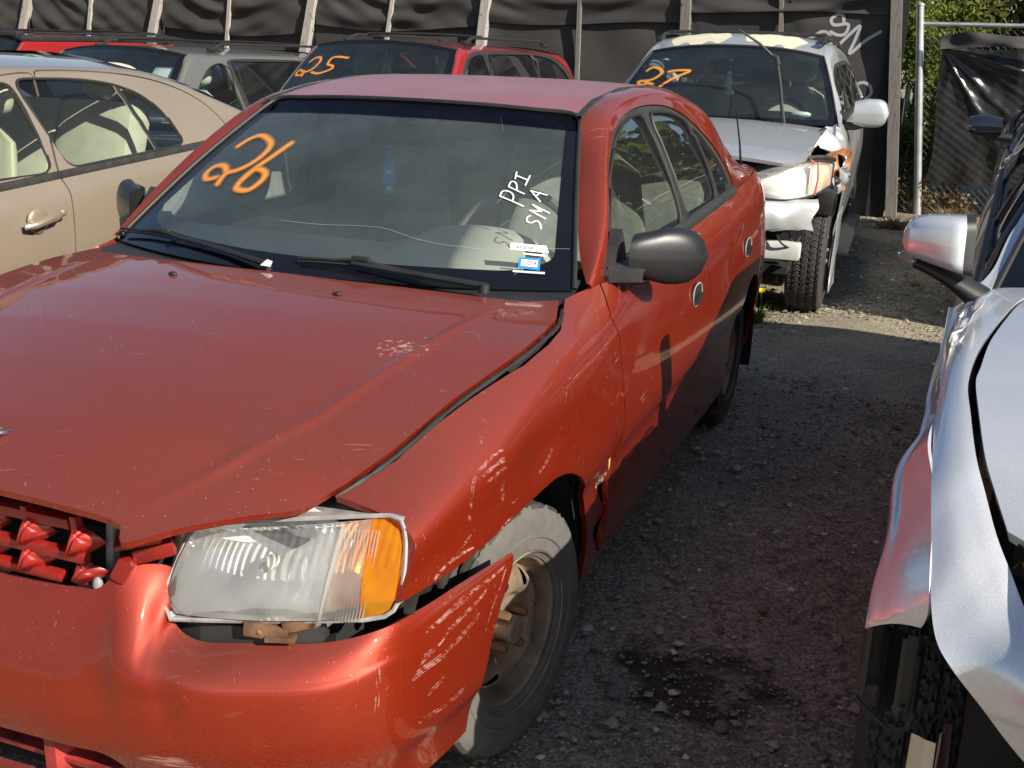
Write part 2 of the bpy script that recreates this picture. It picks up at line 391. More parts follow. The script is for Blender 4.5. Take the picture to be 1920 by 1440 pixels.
def paint(name, color, metal=0.55, rough=0.34, coat=1.0, specks=0.0, dust=0.0, dustcol=(0.35, 0.28, 0.22), scr=(), flake=True, coatr=0.03, low=None, wav=0.0):
    """metallic car paint under clear coat, chips, dust film and scratches (scr: centre, radii, stretch direction scale, colour, density)"""
    n = NT(name); o = n.obj()
    nz = n.tex('Noise', 2.2, o, Detail=4.0); c = n.mix(1.0, color, n.ramp(nz.outputs[0], [(0.3, 0.95), (0.7, 1.04)]), 'MULTIPLY')
    if flake:
        fl = n.tex('Voronoi', 900.0, o); c = n.mix(0.16, c, n.mix(1.0, c, n.ramp(fl.outputs['Color'], [(0.2, 0.4), (0.8, 1.9)]), 'MULTIPLY'))
    ctw = coat; rg = rough; mt = metal
    if dust > 0:
        dn = n.tex('Noise', 5.0, o, Detail=8.0, Roughness=0.7); df = n.ramp(dn.outputs[0], [(0.3, dust*0.8), (0.75, dust*1.2)])
        gn = n.n('ShaderNodeNewGeometry'); gs = n.n('ShaderNodeSeparateXYZ'); n.l(gn.outputs['Normal'], gs.inputs[0])   # dust settles on what faces up
        df = n.math('MULTIPLY', df, n.ramp(gs.outputs[2], [(0.35, 0.0), (0.93, 1.0)]))
        c = n.mix(df, c, dustcol); rg = n.math('ADD', df, rough, True)
    if low is not None:   # road dirt below a height
        sx = n.n('ShaderNodeSeparateXYZ'); n.l(o, sx.inputs[0]); zz = n.math('MULTIPLY_ADD', n.tex('Noise', 7.0, o, Detail=8.0).outputs[0], 0.16); n.l(sx.outputs[2], zz.node.inputs[2])
        lf = n.ramp(zz, [(max(0, low-0.1), 0.55), (low+0.1, 0.0)]); c = n.mix(lf, c, (0.2, 0.15, 0.11))
    msk = None
    if specks > 0:
        v = n.tex('Voronoi', 60.0, o); big = n.tex('Noise', 3.0, o, Detail=3.0)
        s1 = n.ramp(v.outputs[0], [(0.0, 1.0), (0.035, 1.0), (0.06, 0.0)]); cell = n.ramp(v.outputs['Color'], [(1-specks, 0.0), (1-specks+0.02, 1.0)])
        msk = n.math('MULTIPLY', s1, cell)
        msk = n.math('MULTIPLY', msk, n.ramp(big.outputs[0], [(0.4, 0.15), (0.65, 1.0)])); c = n.mix(msk, c, (0.62, 0.55, 0.5))
        for rt, sc_ in (((0.2, 0.1, 0.8), (4, 150, 60)), ((0.1, 0.3, -0.5), (5, 170, 60))):
            ln = n.tex('Noise', 1.0, n.mapping(n.mapping(o, rot=rt), scale=sc_), Detail=1.0)
            hl = n.math('MULTIPLY', n.ramp(ln.outputs[0], [(0.735, 0.0), (0.76, 0.30)]), n.ramp(n.tex('Noise', 4.0, o).outputs[0], [(0.45, 0.0), (0.65, 1.0)]))
            c = n.mix(hl, c, (0.55, 0.40, 0.38))
    for (ce, rad, rot, stretch, colr, dens) in scr:
        mp = n.mapping(o, loc=tuple(-a for a in ce)); mp = n.mapping(mp, scale=tuple(1.0/r for r in rad))
        ln = n.n('ShaderNodeVectorMath', operation='LENGTH'); n.l(mp, ln.inputs[0])
        area = n.ramp(ln.outputs['Value'], [(0.1, 1.0), (1.0, 0.0)])
        st = n.tex('Noise', 1.0, n.mapping(n.mapping(o, rot=rot), scale=stretch), Detail=6.0, Roughness=0.7)
        k = n.ramp(n.math('MULTIPLY_ADD', area, 0.26), [(0.80-dens, 0.0), (0.90-dens, 0.8)])
        k.node.inputs[0].links[0].from_node.inputs[2].default_value = 0
        n.l(st.outputs[0], k.node.inputs[0].links[0].from_node.inputs[2])
        k = n.math('MULTIPLY', k, n.ramp(area, [(0.02, 0.0), (0.2, 1.0)]))
        c = n.mix(k, c, colr); ctw = n.math('SUBTRACT', ctw, k, True); rg = n.math('ADD', rg, n.math('MULTIPLY', k, 0.3), True)
        mt = n.math('MULTIPLY', mt, n.math('SUBTRACT', 1.0, k))
    bp = n.tex('Noise', 3.0, o, Detail=1.0).outputs[0] if wav > 0 else None
    return n.done(n.bsdf(c, rg, mt, ctw, 0.5, bp, wav, 0.02, coatr=coatr))
def spray(name, color, soft=(0.15, 0.6), rough=0.6):
    n = NT(name); a = n.n('ShaderNodeAttribute', attribute_name='mask'); o = n.obj()
    nz = n.tex('Noise', 160.0, o, Detail=2.0); k = n.math('MULTIPLY_ADD', nz.outputs[0], 0.3); n.l(a.outputs['Fac'], k.node.inputs[2])
    al = n.ramp(k, [(soft[0]+0.12, 0.0), (soft[1]+0.12, 0.92)])
    return n.done(n.bsdf(color, rough, alpha=al))
# ------------------------------------------------------------------ ground profile
#NP_BEGIN
def gz(x, y):
    y = np.asarray(y, float); a = np.clip(y-2.7, 0, None); s = np.minimum(a, 2.4)
    side = 0.04*np.clip(-np.asarray(x, float)-1.0, 0, 6)*np.clip((y-3.5)/2.5, 0, 1)
    return -(0.0412*s*np.clip(s/0.6, 0, 1)+0.02*np.clip(a-2.4, 0, 30))-side
#NP_END
M_ = {}
M_['red'] = paint('red_metallic_paint', (0.315, 0.025, 0.0055), 0.58, 0.36, 0.85, specks=0.8, dust=0.55, dustcol=(0.125, 0.052, 0.044),
    scr=[((0.45, -0.78, 0.36), (0.34, 0.12, 0.07), (0, 0, 0), (6, 20, 60), (0.45, 0.28, 0.25), 0.01),
         ((0.52, -0.06, 0.93), (0.12, 0.13, 0.1), (0, 0, 0.5), (90, 60, 10), (0.40, 0.29, 0.23), 0.07)])
def scrape_mat(name, color, s=(90, 9, 60), rot=(.6, 0, 0)):
    n = NT(name); a = n.n('ShaderNodeAttribute', attribute_name='mask'); o = n.obj()
    nz = n.tex('Noise', 1.0, n.mapping(n.mapping(o, rot=rot), scale=s), Detail=5.0, Roughness=0.7)
    k = n.math('MULTIPLY', a.outputs['Fac'], n.ramp(nz.outputs[0], [(0.40, 0.0), (0.66, 1.0)])); al = n.ramp(k, [(0.14, 0.0), (0.8, 0.5)])
    return n.done(n.bsdf(color, 0.6, alpha=al))
M_['scrape'] = scrape_mat('scraped_paint', (0.58, 0.38, 0.32), (150, 14, 110))
M_['scrape2'] = scrape_mat('pale_scraped_edge', (0.70, 0.60, 0.52), (40, 30, 40))
M_['redroof'] = paint('oxidised_red_roof_paint', (0.315, 0.019, 0.0055), 0.5, 0.4, 1.0, specks=0.8, dust=0.5, dustcol=(0.30, 0.20, 0.22), coatr=0.30)
M_['sigrefl'] = plain('warm_signal_reflector', (1.0, 0.68, 0.30), 0.3, 0.4, var=0.1, bump=0.2, bscale=60)  # amber reflection inside the lamp put into the reflector colour
M_['redin'] = plain('red_inner_paint', (0.30, 0.018, 0.012), 0.38, 0.2, 0.5, var=0.3)
M_['reddust'] = plain('dusty_red_plastic', (0.33, 0.035, 0.03), 0.55, 0, 0.1, var=0.45, scale=14)
M_['black'] = plain('black_plastic', (0.022, 0.022, 0.023), 0.48, 0, 0, 0.5, var=0.2, bump=0.15, bscale=400)
M_['blackm'] = plain('satin_black_mirror_plastic', (0.017, 0.017, 0.018), 0.36, 0, 0.05, 0.5, var=0.12, bump=0.1, bscale=700)
M_['rubber'] = plain('black_rubber', (0.018, 0.018, 0.018), 0.6, var=0.25)
M_['trim'] = plain('faded_black_trim', (0.028, 0.027, 0.025), 0.55, var=0.3, scale=20)
M_['void'] = plain('dark_underbody', (0.012, 0.012, 0.012), 0.9, var=0.3)
M_['tyre'] = plain('tyre_rubber', (0.036, 0.034, 0.031), 0.72, var=0.3, scale=12, bump=0.2, bscale=90)
M_['tyredust'] = plain('dusty_tyre_sidewall', (0.105, 0.098, 0.088), 0.85, var=0.14, scale=30, bump=0.3, bscale=70)
M_['steel'] = plain('dirty_steel_rim', (0.23, 0.165, 0.11), 0.6, 0.2, var=0.5, scale=14, bump=0.2, bscale=80)
M_['rust'] = plain('rusty_steel', (0.16, 0.085, 0.045), 0.7, 0.2, var=0.5, scale=25, bump=0.3, bscale=90)
M_['chrome'] = plain('bare_metal', (0.55, 0.54, 0.52), 0.25, 1.0, var=0.15)
M_['dash'] = plain('beige_grey_dash_plastic', (0.50, 0.48, 0.41), 0.6, var=0.08, bump=0.1, bscale=300)
M_['fabric'] = plain('grey_seat_fabric', (0.38, 0.37, 0.34), 0.9, var=0.15, scale=30, bump=0.3, bscale=500)
M_['beige'] = plain('beige_seat_cloth', (0.50, 0.455, 0.36), 0.85, var=0.1, scale=12, bump=0.2, bscale=400)
M_['glass'] = glass_mat('dusty_windscreen_glass', (0.88, 0.94, 0.92), 0.09, 0.9, (0.38, 0.46, 0.46))
M_['shade'] = glass_mat('blue_tinted_sun_strip', (0.16, 0.17, 0.38), 0.004, 0.25)
M_['sglass'] = glass_mat('side_window_glass', (0.62, 0.68, 0.62), 0.015, 1.2)
M_['frit'] = plain('black_glass_border', (0.006, 0.006, 0.008), 0.12, 0, 0.6, 0.5, var=0.2)
M_['orange'] = spray('orange_spray_paint', (0.78, 0.30, 0.05), (0.1, 0.95))
M_['whitepen'] = spray('white_marker_paint', (0.85, 0.86, 0.84), (0.1, 0.3))
M_['white'] = plain('white_paper', (0.8, 0.8, 0.78), 0.6, var=0.05)
M_['ink'] = plain('dark_ink', (0.05, 0.05, 0.06), 0.7, var=0.05)
M_['blue'] = plain('blue_print', (0.03, 0.22, 0.55), 0.5, var=0.08)
M_['amber'] = None
def lens_mat(name, tint, rough=0.02, refl=1.0, haze=0.06):
    n = NT(name); o = n.obj()
    tr = n.n('ShaderNodeBsdfTransparent'); tr.inputs[0].default_value = (*tint, 1)
    gl = n.n('ShaderNodeBsdfGlossy'); gl.inputs['Roughness'].default_value = rough
    fr = n.n('ShaderNodeFresnel'); fr.inputs['IOR'].default_value = 1.5
    mx = n.n('ShaderNodeMixShader'); n.l(n.math('MULTIPLY', fr.outputs[0], 1.6*refl, True), mx.inputs[0]); n.l(tr.outputs[0], mx.inputs[1]); n.l(gl.outputs[0], mx.inputs[2])
    df = n.n('ShaderNodeBsdfTranslucent'); df.inputs[0].default_value = (*[min(1, t*0.9) for t in tint], 1)
    d2 = n.n('ShaderNodeBsdfDiffuse'); d2.inputs[0].default_value = (*[min(1, t*0.85) for t in tint], 1)
    m1 = n.n('ShaderNodeMixShader'); m1.inputs[0].default_value = 0.5; n.l(df.outputs[0], m1.inputs[1]); n.l(d2.outputs[0], m1.inputs[2])
    nz = n.tex('Noise', 10.0, o, Detail=5.0); h = n.ramp(nz.outputs[0], [(0.35, haze*0.5), (0.7, haze*1.6)])
    m2 = n.n('ShaderNodeMixShader'); n.l(h, m2.inputs[0]); n.l(mx.outputs[0], m2.inputs[1]); n.l(m1.outputs[0], m2.inputs[2])
    n.l(m2.outputs[0], n.out.inputs[0]); return n.m
M_['lens'] = lens_mat('clear_headlight_lens', (0.98, 0.97, 0.93), 0.03, 1.0, 0.24)
M_['amber'] = lens_mat('amber_signal_lens', (1.0, 0.45, 0.02), 0.06, 1.0, 0.55)
M_['refl'] = plain('headlight_reflector', (0.97, 0.97, 0.96), 0.22, 0.35, var=0.04, bump=0.22, bscale=22)
M_['shell'] = plain('dusty_grey_lamp_housing', (0.30, 0.28, 0.27), 0.6, var=0.3, scale=30)

# ------------------------------------------------------------------ wheels (shared by all cars)
def tyre_grid(r, w, rim, nth=180, tread=None, depth=0.008):
    # cross-section from inner bead over the tread to the outer bead: (axial, radius)
    h = r-rim
    prof = [(-w*0.42, rim), (-w*0.475, rim+h*0.12), (-w*0.49, rim+h*0.15), (-w*0.495, rim+h*0.36), (-w*0.515, rim+h*0.38), (-w*0.515, rim+h*0.44), (-w*0.5, rim+h*0.46), (-w*0.5, rim+h*0.6), (-w*0.485, rim+h*0.78), (-w*0.44, r-0.012), (-w*0.40, r-0.003)]
    k = 40
    prof2 = [(w*(-0.38+0.76*i/(k-1)), r-0.004*abs(2*i/(k-1)-1)**3) for i in range(k)]
    prof = prof+prof2+[(-a, b) for a, b in prof[::-1]]
    prof = np.array(prof); th = np.linspace(0, 2*np.pi, nth, endpoint=False)
    A = np.repeat(prof[:, 0][None], nth, 0); Rr = np.repeat(prof[:, 1][None], nth, 0); TH = np.repeat(th[:, None], len(prof), 1)
    if tread is not None:
        s = np.zeros_like(A); s[:, 10:10+k+2] = 1; Rr = Rr-depth*tread(A/w, TH)*s
    return np.stack([A, Rr*np.cos(TH), Rr*np.sin(TH)], 2)
def tread_road(a, t):
    g = sum(np.exp(-((a-c)/0.022)**2) for c in (-0.24, 0.0, 0.24)); lat = (np.sin(t*70+np.sign(a)*a*9) > 0.86)*(np.abs(a) > 0.1)
    return np.clip(g+lat*0.8, 0, 1)
def tread_block(a, t):
    n = 58; ph = t*n/(2*np.pi); zz = 0.45*np.abs(((a*5.2) % 1)-0.5)*2
    col = np.floor((a+0.5)*5); f = (ph+zz*0.9+col*0.5) % 1
    lat = (f < 0.13); e = np.abs(((a+0.5)*5) % 1-0.0); e = np.minimum(e, 1-e); zig = e+0.05*np.sin(ph*2*np.pi*1.0+col)
    lon = zig < 0.07; sipe = (np.abs(((ph+zz*0.9+col*0.5) % 1)-0.55+0.10*np.sin(a*90)) < 0.035)
    return np.clip(1.0*lat+1.0*lon+0.5*sipe, 0, 1)
WM = {}
def wheel(parent, c, r=0.2875, w=0.175, rim=0.168, style='steel', steer=0.0, camber=0.0, side=1, tread=tread_road, nth=180, rimmat=None, dust=None, key=None):
    wroot = bpy.data.objects.new('wheel', None); COL.objects.link(wroot); wroot.parent = parent; wroot.location = c
    wroot.rotation_euler = (0, camber, steer+(0 if side > 0 else math.pi)); wroot.empty_display_size = 0.1
    key = (r, w, style, nth, rimmat, dust)
    if key not in WM:
        P = tyre_grid(r, w, rim, nth, tread); P = np.concatenate([P, P[:1]]); m = MB(); m.grid(P)
        a = m.build('tyre', M_['tyre'], None, 30)
        if dust:
            a.data.materials.append(M_[dust]); cs = np.array([p.center[:] for p in a.data.polygons])
            a.data.polygons.foreach_set('material_index', ((np.hypot(cs[:, 1], cs[:, 2]) < r-0.008)).astype(np.int32))
        rm = M_[rimmat or 'steel']; o = w*0.44
        if style == 'steel':
            prof = [(o-0.03, rim*0.93), (o+0.0, rim*0.985), (o+0.008, rim*1.07), (o+0.003, rim*1.085), (o-0.006, rim*1.03), (o-0.012, rim*0.965), (o-0.036, rim*0.925), (o-0.056, rim*0.89), (o-0.058, rim*0.86), (o-0.040, rim*0.80), (o-0.024, rim*0.71), (o-0.018, rim*0.6), (o-0.024, rim*0.50), (o-0.038, rim*0.43), (o-0.042, rim*0.3), (o-0.042, rim*0.2), (o-0.008, rim*0.185), (o-0.004, rim*0.12), (o-0.008, 0.001)]
            prof = np.array(prof[2:]); k = len(prof); pr = hermite(np.arange(k), prof, np.linspace(0, k-1, 90)); th = np.linspace(0, 2*np.pi, 129)
            P = np.stack([np.repeat(pr[:, 0][None], 129, 0), pr[:, 1][None]*np.cos(th)[:, None], pr[:, 1][None]*np.sin(th)[:, None]], 2)
            cl = []
            for q in range(8):
                t = 2*math.pi*q/8+0.2; cy, cz = rim*0.72*math.cos(t), rim*0.72*math.sin(t)
                def f(Mx, cy=cy, cz=cz, t=t):
                    dy, dz = Mx[:, 1]-cy, Mx[:, 2]-cz; rr = dy*math.cos(t)+dz*math.sin(t); tt = -dy*math.sin(t)+dz*math.cos(t)
                    return -(np.sqrt((rr/0.021)**2+(tt/0.0165)**2)-1)*0.018
                cl.append(f)
            d = panel('rim', P, cl, rm, None, 0.003, ref=(-1, 0, 0))
        else:
            prof = [(o-0.04, rim*0.93), (o, rim*0.985), (o+0.01, rim*1.06), (o-0.004, rim*1.02), (o-0.02, rim*0.93), (o-0.05, rim*0.9)]
            m = MB(); m.lathe(prof, 64)
            for q in range(5):
                t = 2*math.pi*q/5+0.3
                for s in (-0.11, 0.11):
                    m.tube([(o-0.02, rim*0.2*math.cos(t), rim*0.2*math.sin(t)), (o-0.008, rim*0.55*math.cos(t+s), rim*0.55*math.sin(t+s)), (o-0.014, rim*0.95*math.cos(t+s*1.6), rim*0.95*math.sin(t+s*1.6))], [0.022, 0.016, 0.018], 6)
            m.lathe([(o-0.06, rim*0.34), (o-0.014, rim*0.3), (o-0.008, rim*0.18), (o-0.008, 0.001)], 32); d = m.build('rim', rm, None, 40)
        b = MB(); b.lathe([(-w*0.4, rim*0.96), (o-0.08, rim*0.96), (o-0.115, rim*0.9), (o-0.115, 0.02)], 48); dr = b.build('wheel_drum', M_['void'], None)
        n = MB(); n.lathe([(-0.014, 0.0115), (0.020, 0.0115), (0.026, 0.009), (0.027, 0.0005)], 6); nut = n.build('lug_nut', M_['rust'] if style == 'steel' else M_['chrome'], None, 30)
        WM[key] = (a.data, d.data, dr.data, nut.data)
        for ob in (a, d, dr, nut): bpy.data.objects.remove(ob)
    a, d, dr, nut = WM[key]
    link_mesh('tyre', a, wroot); link_mesh('rim', d, wroot); link_mesh('wheel_drum', dr, wroot)
    for q in range(4):
        t = 2*math.pi*q/4+0.55; link_mesh('lug_nut', nut, wroot, (w*0.44-0.030 if style == 'steel' else w*0.44-0.01, 0.05*math.cos(t), 0.05*math.sin(t)))
    return wroot

# ------------------------------------------------------------------ the red sedan: surfaces
#NP_BEGIN
R_Y = [-.64, -.50, -.40, -.185, .07, .235, .33, .43, .51, .60, 1.0, 1.53, 2.31, 2.7, 3.1, 3.32]
R_SIDE = [
 [(.64,.19),(.725,.22),(.752,.33),(.778,.50),(.782,.545),(.780,.66),(.764,.738),(.575,.762)],
 [(.68,.19),(.765,.22),(.792,.33),(.812,.50),(.815,.545),(.808,.68),(.782,.765),(.625,.812)],
 [(.69,.19),(.778,.22),(.804,.33),(.824,.50),(.827,.545),(.817,.69),(.790,.778),(.655,.838)],
 [(.70,.19),(.786,.22),(.812,.33),(.830,.50),(.833,.545),(.826,.70),(.802,.802),(.685,.874)],
 [(.70,.19),(.79,.22),(.815,.33),(.8275,.522),(.836,.545),(.829,.715),(.802,.830),(.700,.905)],
 [(.70,.19),(.79,.22),(.815,.33),(.8275,.522),(.838,.545),(.829,.72),(.800,.842),(.700,.920)],
 [(.70,.19),(.79,.22),(.815,.33),(.8275,.522),(.838,.545),(.8285,.72),(.798,.846),(.700,.926)],
 [(.70,.19),(.79,.22),(.815,.33),(.8275,.522),(.838,.545),(.828,.72),(.797,.850),(.699,.932)],
 [(.70,.19),(.79,.22),(.815,.33),(.8275,.522),(.838,.545),(.828,.72),(.797,.851),(.712,.938)],
 [(.70,.19),(.79,.22),(.815,.33),(.8275,.522),(.838,.545),(.828,.72),(.797,.852),(.738,.942)],
 [(.70,.19),(.79,.22),(.815,.33),(.8285,.522),(.839,.545),(.829,.72),(.799,.855),(.742,.944)],
 [(.70,.19),(.79,.22),(.815,.33),(.8285,.522),(.839,.545),(.830,.725),(.802,.860),(.742,.948)],
 [(.70,.19),(.79,.22),(.812,.33),(.826,.522),(.836,.545),(.830,.735),(.803,.880),(.742,.968)],
 [(.68,.20),(.77,.24),(.795,.35),(.815,.50),(.820,.545),(.815,.74),(.790,.895),(.730,.982)],
 [(.62,.22),(.71,.26),(.735,.37),(.755,.50),(.760,.545),(.757,.74),(.735,.905),(.690,.99)],
 [(.52,.24),(.60,.28),(.63,.38),(.65,.50),(.655,.545),(.652,.74),(.635,.90),(.60,.985)]]
R_SIDE = np.array([[(x, y, z) for (x, z) in row] for y, row in zip(R_Y, R_SIDE)])
PS = loft(R_SIDE, R_Y, 330, 120, True)
for _ in range(22): PS[1:-1] = (PS[:-2]+2*PS[1:-1]+PS[2:])/4
G_Y = [.555, .62, .75, .94, 1.10, 1.25, 1.55, 1.9, 2.15, 2.35, 2.6, 2.85, 3.05]
R_GH = [
 [(.737,.944),(.735,.948),(.731,.951),(.727,.953),(.722,.953)],
 [(.739,.943),(.737,.966),(.732,.986),(.720,.998),(.684,.990)],
 [(.742,.944),(.728,1.02),(.712,1.073),(.690,1.092),(.627,1.086)],
 [(.742,.944),(.705,1.06),(.650,1.203),(.626,1.226),(.560,1.214)],
 [(.742,.945),(.700,1.08),(.612,1.275),(.585,1.313),(.511,1.326)],
 [(.742,.946),(.697,1.09),(.592,1.305),(.562,1.346),(.503,1.356)],
 [(.742,.948),(.697,1.09),(.578,1.325),(.550,1.367),(.498,1.380)],
 [(.742,.955),(.699,1.09),(.587,1.308),(.556,1.360),(.498,1.379)],
 [(.742,.963),(.702,1.09),(.612,1.255),(.573,1.325),(.503,1.354)],
 [(.741,.970),(.712,1.06),(.655,1.180),(.608,1.268),(.518,1.308)],
 [(.733,.979),(.706,1.03),(.665,1.095),(.622,1.155),(.555,1.188)],
 [(.718,.985),(.698,1.005),(.675,1.025),(.640,1.045),(.590,1.058)],
 [(.697,.989),(.680,.994),(.665,.998),(.645,1.000),(.610,1.002)]]
R_GH = np.array([[(x, y, z) for (x, z) in row] for y, row in zip(G_Y, R_GH)])
PG = loft(R_GH, G_Y, 260, 80)
# roof: across x, stations from the windscreen back
def roof_rows():
    out = []
    for (yc, ye, zc, xe, ze) in [(1.035, 1.088, 1.349, .514, 1.328), (1.25, 1.25, 1.374, .500, 1.356), (1.55, 1.55, 1.392, .495, 1.380), (1.9, 1.9, 1.390, .495, 1.379), (2.15, 2.15, 1.372, .500, 1.354), (2.36, 2.33, 1.336, .515, 1.312)]:
        out.append([(xe*s, yc+(ye-yc)*s*s, zc+(ze-zc)*abs(s)**2.6) for s in np.linspace(-1, 1, 13)])
    return out
PR = loft(roof_rows(), [1.05, 1.25, 1.55, 1.9, 2.15, 2.35], 90, 110)
def ws_rows():
    out = []
    for t, dz in ((0, 0), (.25, .012), (.5, .017), (.75, .012), (1, 0)):
        row = []
        for s in np.linspace(-1, 1, 13):
            a = np.array([.70*s, .34+.185*s*s, .945-.004*s*s]); b = np.array([.512*s, 1.032+.056*s*s, 1.343-.021*abs(s)**2.4])
            q = a*(1-t)+b*t; q[1] -= dz*0.5; q[2] += dz*0.86; row.append(q)
        out.append(row)
    return out
PW = loft(ws_rows(), [0, .25, .5, .75, 1], 90, 150)
def rw_rows():
    out = []
    for t, dz in ((0, 0), (.5, .02), (1, 0)):
        row = []
        for s in np.linspace(-1, 1, 9):
            a = np.array([.512*s, 2.37-.03*s*s, 1.330-.02*s*s]); b = np.array([.60*s, 2.98-.10*s*s, 1.03-.005*s*s])
            q = a*(1-t)+b*t; q[2] += dz; q[1] += dz*.5; row.append(q)
        out.append(row)
    return out
PB = loft(rw_rows(), None, 50, 70)
H_E = np.array([(.700,.445,.927),(.742,.30,.920),(.748,.20,.913),(.745,.06,.902),(.712,-.20,.872),(.688,-.42,.834),(.655,-.52,.808),(.606,-.592,.776)])
def hood_z(x, y):
    x = np.abs(x); zc = np.interp(y, [-.90,-.82,-.75,-.6,-.4,-.2,0,.15,.30,.46], [.783,.806,.823,.858,.894,.922,.941,.950,.956,.960])
    ze = np.interp(y, [-.90,-.8,-.70,-.592,-.52,-.42,-.20,.06,.20,.30,.445], [.70,.722,.745,.776,.806,.832,.870,.901,.913,.921,.929])
    xe = np.interp(y, [-.9,-.592,-.52,-.42,-.20,.06,.20,.445], [.60,.606,.655,.688,.712,.745,.748,.720])
    xk = np.interp(y, [-.9,-.68,-.4,.217,.46], [.34,.405,.515,.585,.60]); zk = zc-(zc-ze)*np.interp(y, [-.9,-.6,0,.46], [.30,.34,.36,.40])
    s = np.clip(x/xe, 0, 1.3); z = zc-(zc-ze)*s**2.2
    return z+0.0055*np.exp(-((x-xk)/0.011)**2)*np.clip((y+.78)/.2, 0, 1)*np.clip((.30-y)/.2, 0, 1)+0.004*np.clip(1-x/xk, 0, 1)**.5*np.clip(-y+.3, 0, 1)
def hood_grid():
    X, Y = np.meshgrid(np.linspace(-.77, .77, 155), np.linspace(-.86, .46, 133), indexing='ij'); Z = hood_z(X, Y)
    for _ in range(2):
        Z2 = Z.copy(); Z2[:, 1:-1] = (Z[:, :-2]+2*Z[:, 1:-1]+Z[:, 2:])/4; Z = Z2
    return np.stack([X, Y, Z], 2)
PH = hood_grid()
H_OUT = [(0,.292),(.175,.294),(.34,.312),(.52,.343),(.63,.375),(.690,.44),(.733,.30),(.739,.20),(.736,.06),(.702,-.20),(.679,-.42),(.648,-.52),(.603,-.592),(.541,-.648),(.473,-.722),(.418,-.80),(.405,-.805),(.385,-.775),(.36,-.772),(.28,-.782),(.175,-.792),(0,-.80)]
H_OUT = H_OUT+[(-x, y) for x, y in H_OUT[1:-1][::-1]]
def bump_rows():
    T = [(0,-.755,.628),(.15,-.752,.628),(.24,-.748,.632),(.295,-.742,.637),(.325,-.722,.664),(.360,-.690,.672),(.398,-.668,.655),(.405,-.690,.58),(.45,-.690,.549),(.53,-.675,.554),(.661,-.632,.563),(.742,-.575,.578),(.772,-.48,.578),(.785,-.36,.567),(.800,-.26,.560),(.817,-.15,.552)]
    U = [(0,-.775,.575),(.15,-.775,.575),(.25,-.770,.575),(.31,-.762,.585),(.345,-.755,.60),(.375,-.735,.605),(.395,-.712,.590),(.415,-.725,.555),(.47,-.735,.537),(.55,-.712,.538),(.672,-.658,.542),(.748,-.585,.560),(.780,-.475,.566),(.792,-.36,.561),(.805,-.26,.556),(.819,-.15,.549)]
    L = [(0,-.800,.52),(.15,-.797,.52),(.26,-.792,.52),(.325,-.790,.525),(.362,-.795,.53),(.388,-.792,.530),(.410,-.785,.528),(.44,-.776,.524),(.49,-.768,.521),(.57,-.735,.518),(.685,-.672,.520),(.757,-.588,.535),(.788,-.472,.549),(.800,-.36,.553),(.811,-.26,.551),(.822,-.15,.545)]
    Q = [(0,-.818,.48),(.15,-.814,.48),(.26,-.808,.48),(.33,-.800,.48),(.370,-.800,.48),(.395,-.797,.48),(.42,-.792,.48),(.45,-.784,.48),(.50,-.776,.497),(.58,-.743,.495),(.692,-.680,.497),(.763,-.592,.510),(.800,-.472,.50),(.814,-.37,.51),(.822,-.27,.515),(.827,-.15,.52)]
    m = [(0,-.828,.43),(.15,-.824,.43),(.26,-.817,.43),(.335,-.806,.43),(.374,-.803,.43),(.40,-.800,.43),(.43,-.795,.43),(.46,-.787,.43),(.51,-.775,.43),(.59,-.744,.43),(.700,-.682,.43),(.773,-.590,.435),(.805,-.472,.44),(.819,-.37,.445),(.826,-.27,.45),(.829,-.15,.46)]
    Nn = [(0,-.822,.375),(.15,-.818,.375),(.26,-.812,.375),(.335,-.802,.375),(.374,-.799,.375),(.40,-.796,.375),(.43,-.790,.375),(.46,-.782,.375),(.51,-.769,.375),(.59,-.738,.372),(.698,-.676,.37),(.770,-.586,.368),(.803,-.470,.36),(.817,-.37,.352),(.824,-.27,.345),(.827,-.15,.345)]
    B = [(0,-.798,.31),(.15,-.795,.31),(.26,-.788,.31),(.335,-.778,.31),(.374,-.774,.31),(.40,-.770,.31),(.43,-.764,.31),(.46,-.756,.31),(.51,-.742,.31),(.59,-.712,.31),(.690,-.652,.31),(.752,-.575,.308),(.783,-.465,.305),(.797,-.37,.30),(.803,-.27,.295),(.806,-.15,.295)]
    C = [(x*.985, y+.02, .225) for x, y, z in B]
    return np.swapaxes(np.array([T, U, L, Q, m, Nn, B, C]), 0, 1)
PBM = loft(bump_rows(), None, 300, 120)
HLP = [(.377,-.69,.582),(.406,-.65,.711),(.42,-.645,.731),(.52,-.604,.747),(.608,-.56,.758),(.70,-.55,.770),(.757,-.545,.776),(.775,-.545,.749),(.785,-.575,.69),(.785,-.60,.64),(.76,-.61,.62),(.651,-.655,.607),(.50,-.685,.592)]
def hl_plane():
    A = np.array(HLP); G = np.c_[np.ones(len(A)), A[:, 0], A[:, 2], A[:, 0]**2]; return np.linalg.lstsq(G, A[:, 1], rcond=None)[0]
HLC = hl_plane()
def hl_y(x, z): return HLC[0]+HLC[1]*x+HLC[2]*z+HLC[3]*x*x
def hl_grid(off, bulge, n=240):
    X, Zz = np.meshgrid(np.linspace(.36, .80, n), np.linspace(.56, .80, n//2), indexing='ij')
    s = ((X-.585)/.23)**2+((Zz-.675)/.10)**2
    return np.stack([X, hl_y(X, Zz)+off-bulge*np.clip(1-s, -1, 1)+(.0007*np.sin(X*420)*(Zz > .70) if bulge else 0), Zz], 2)
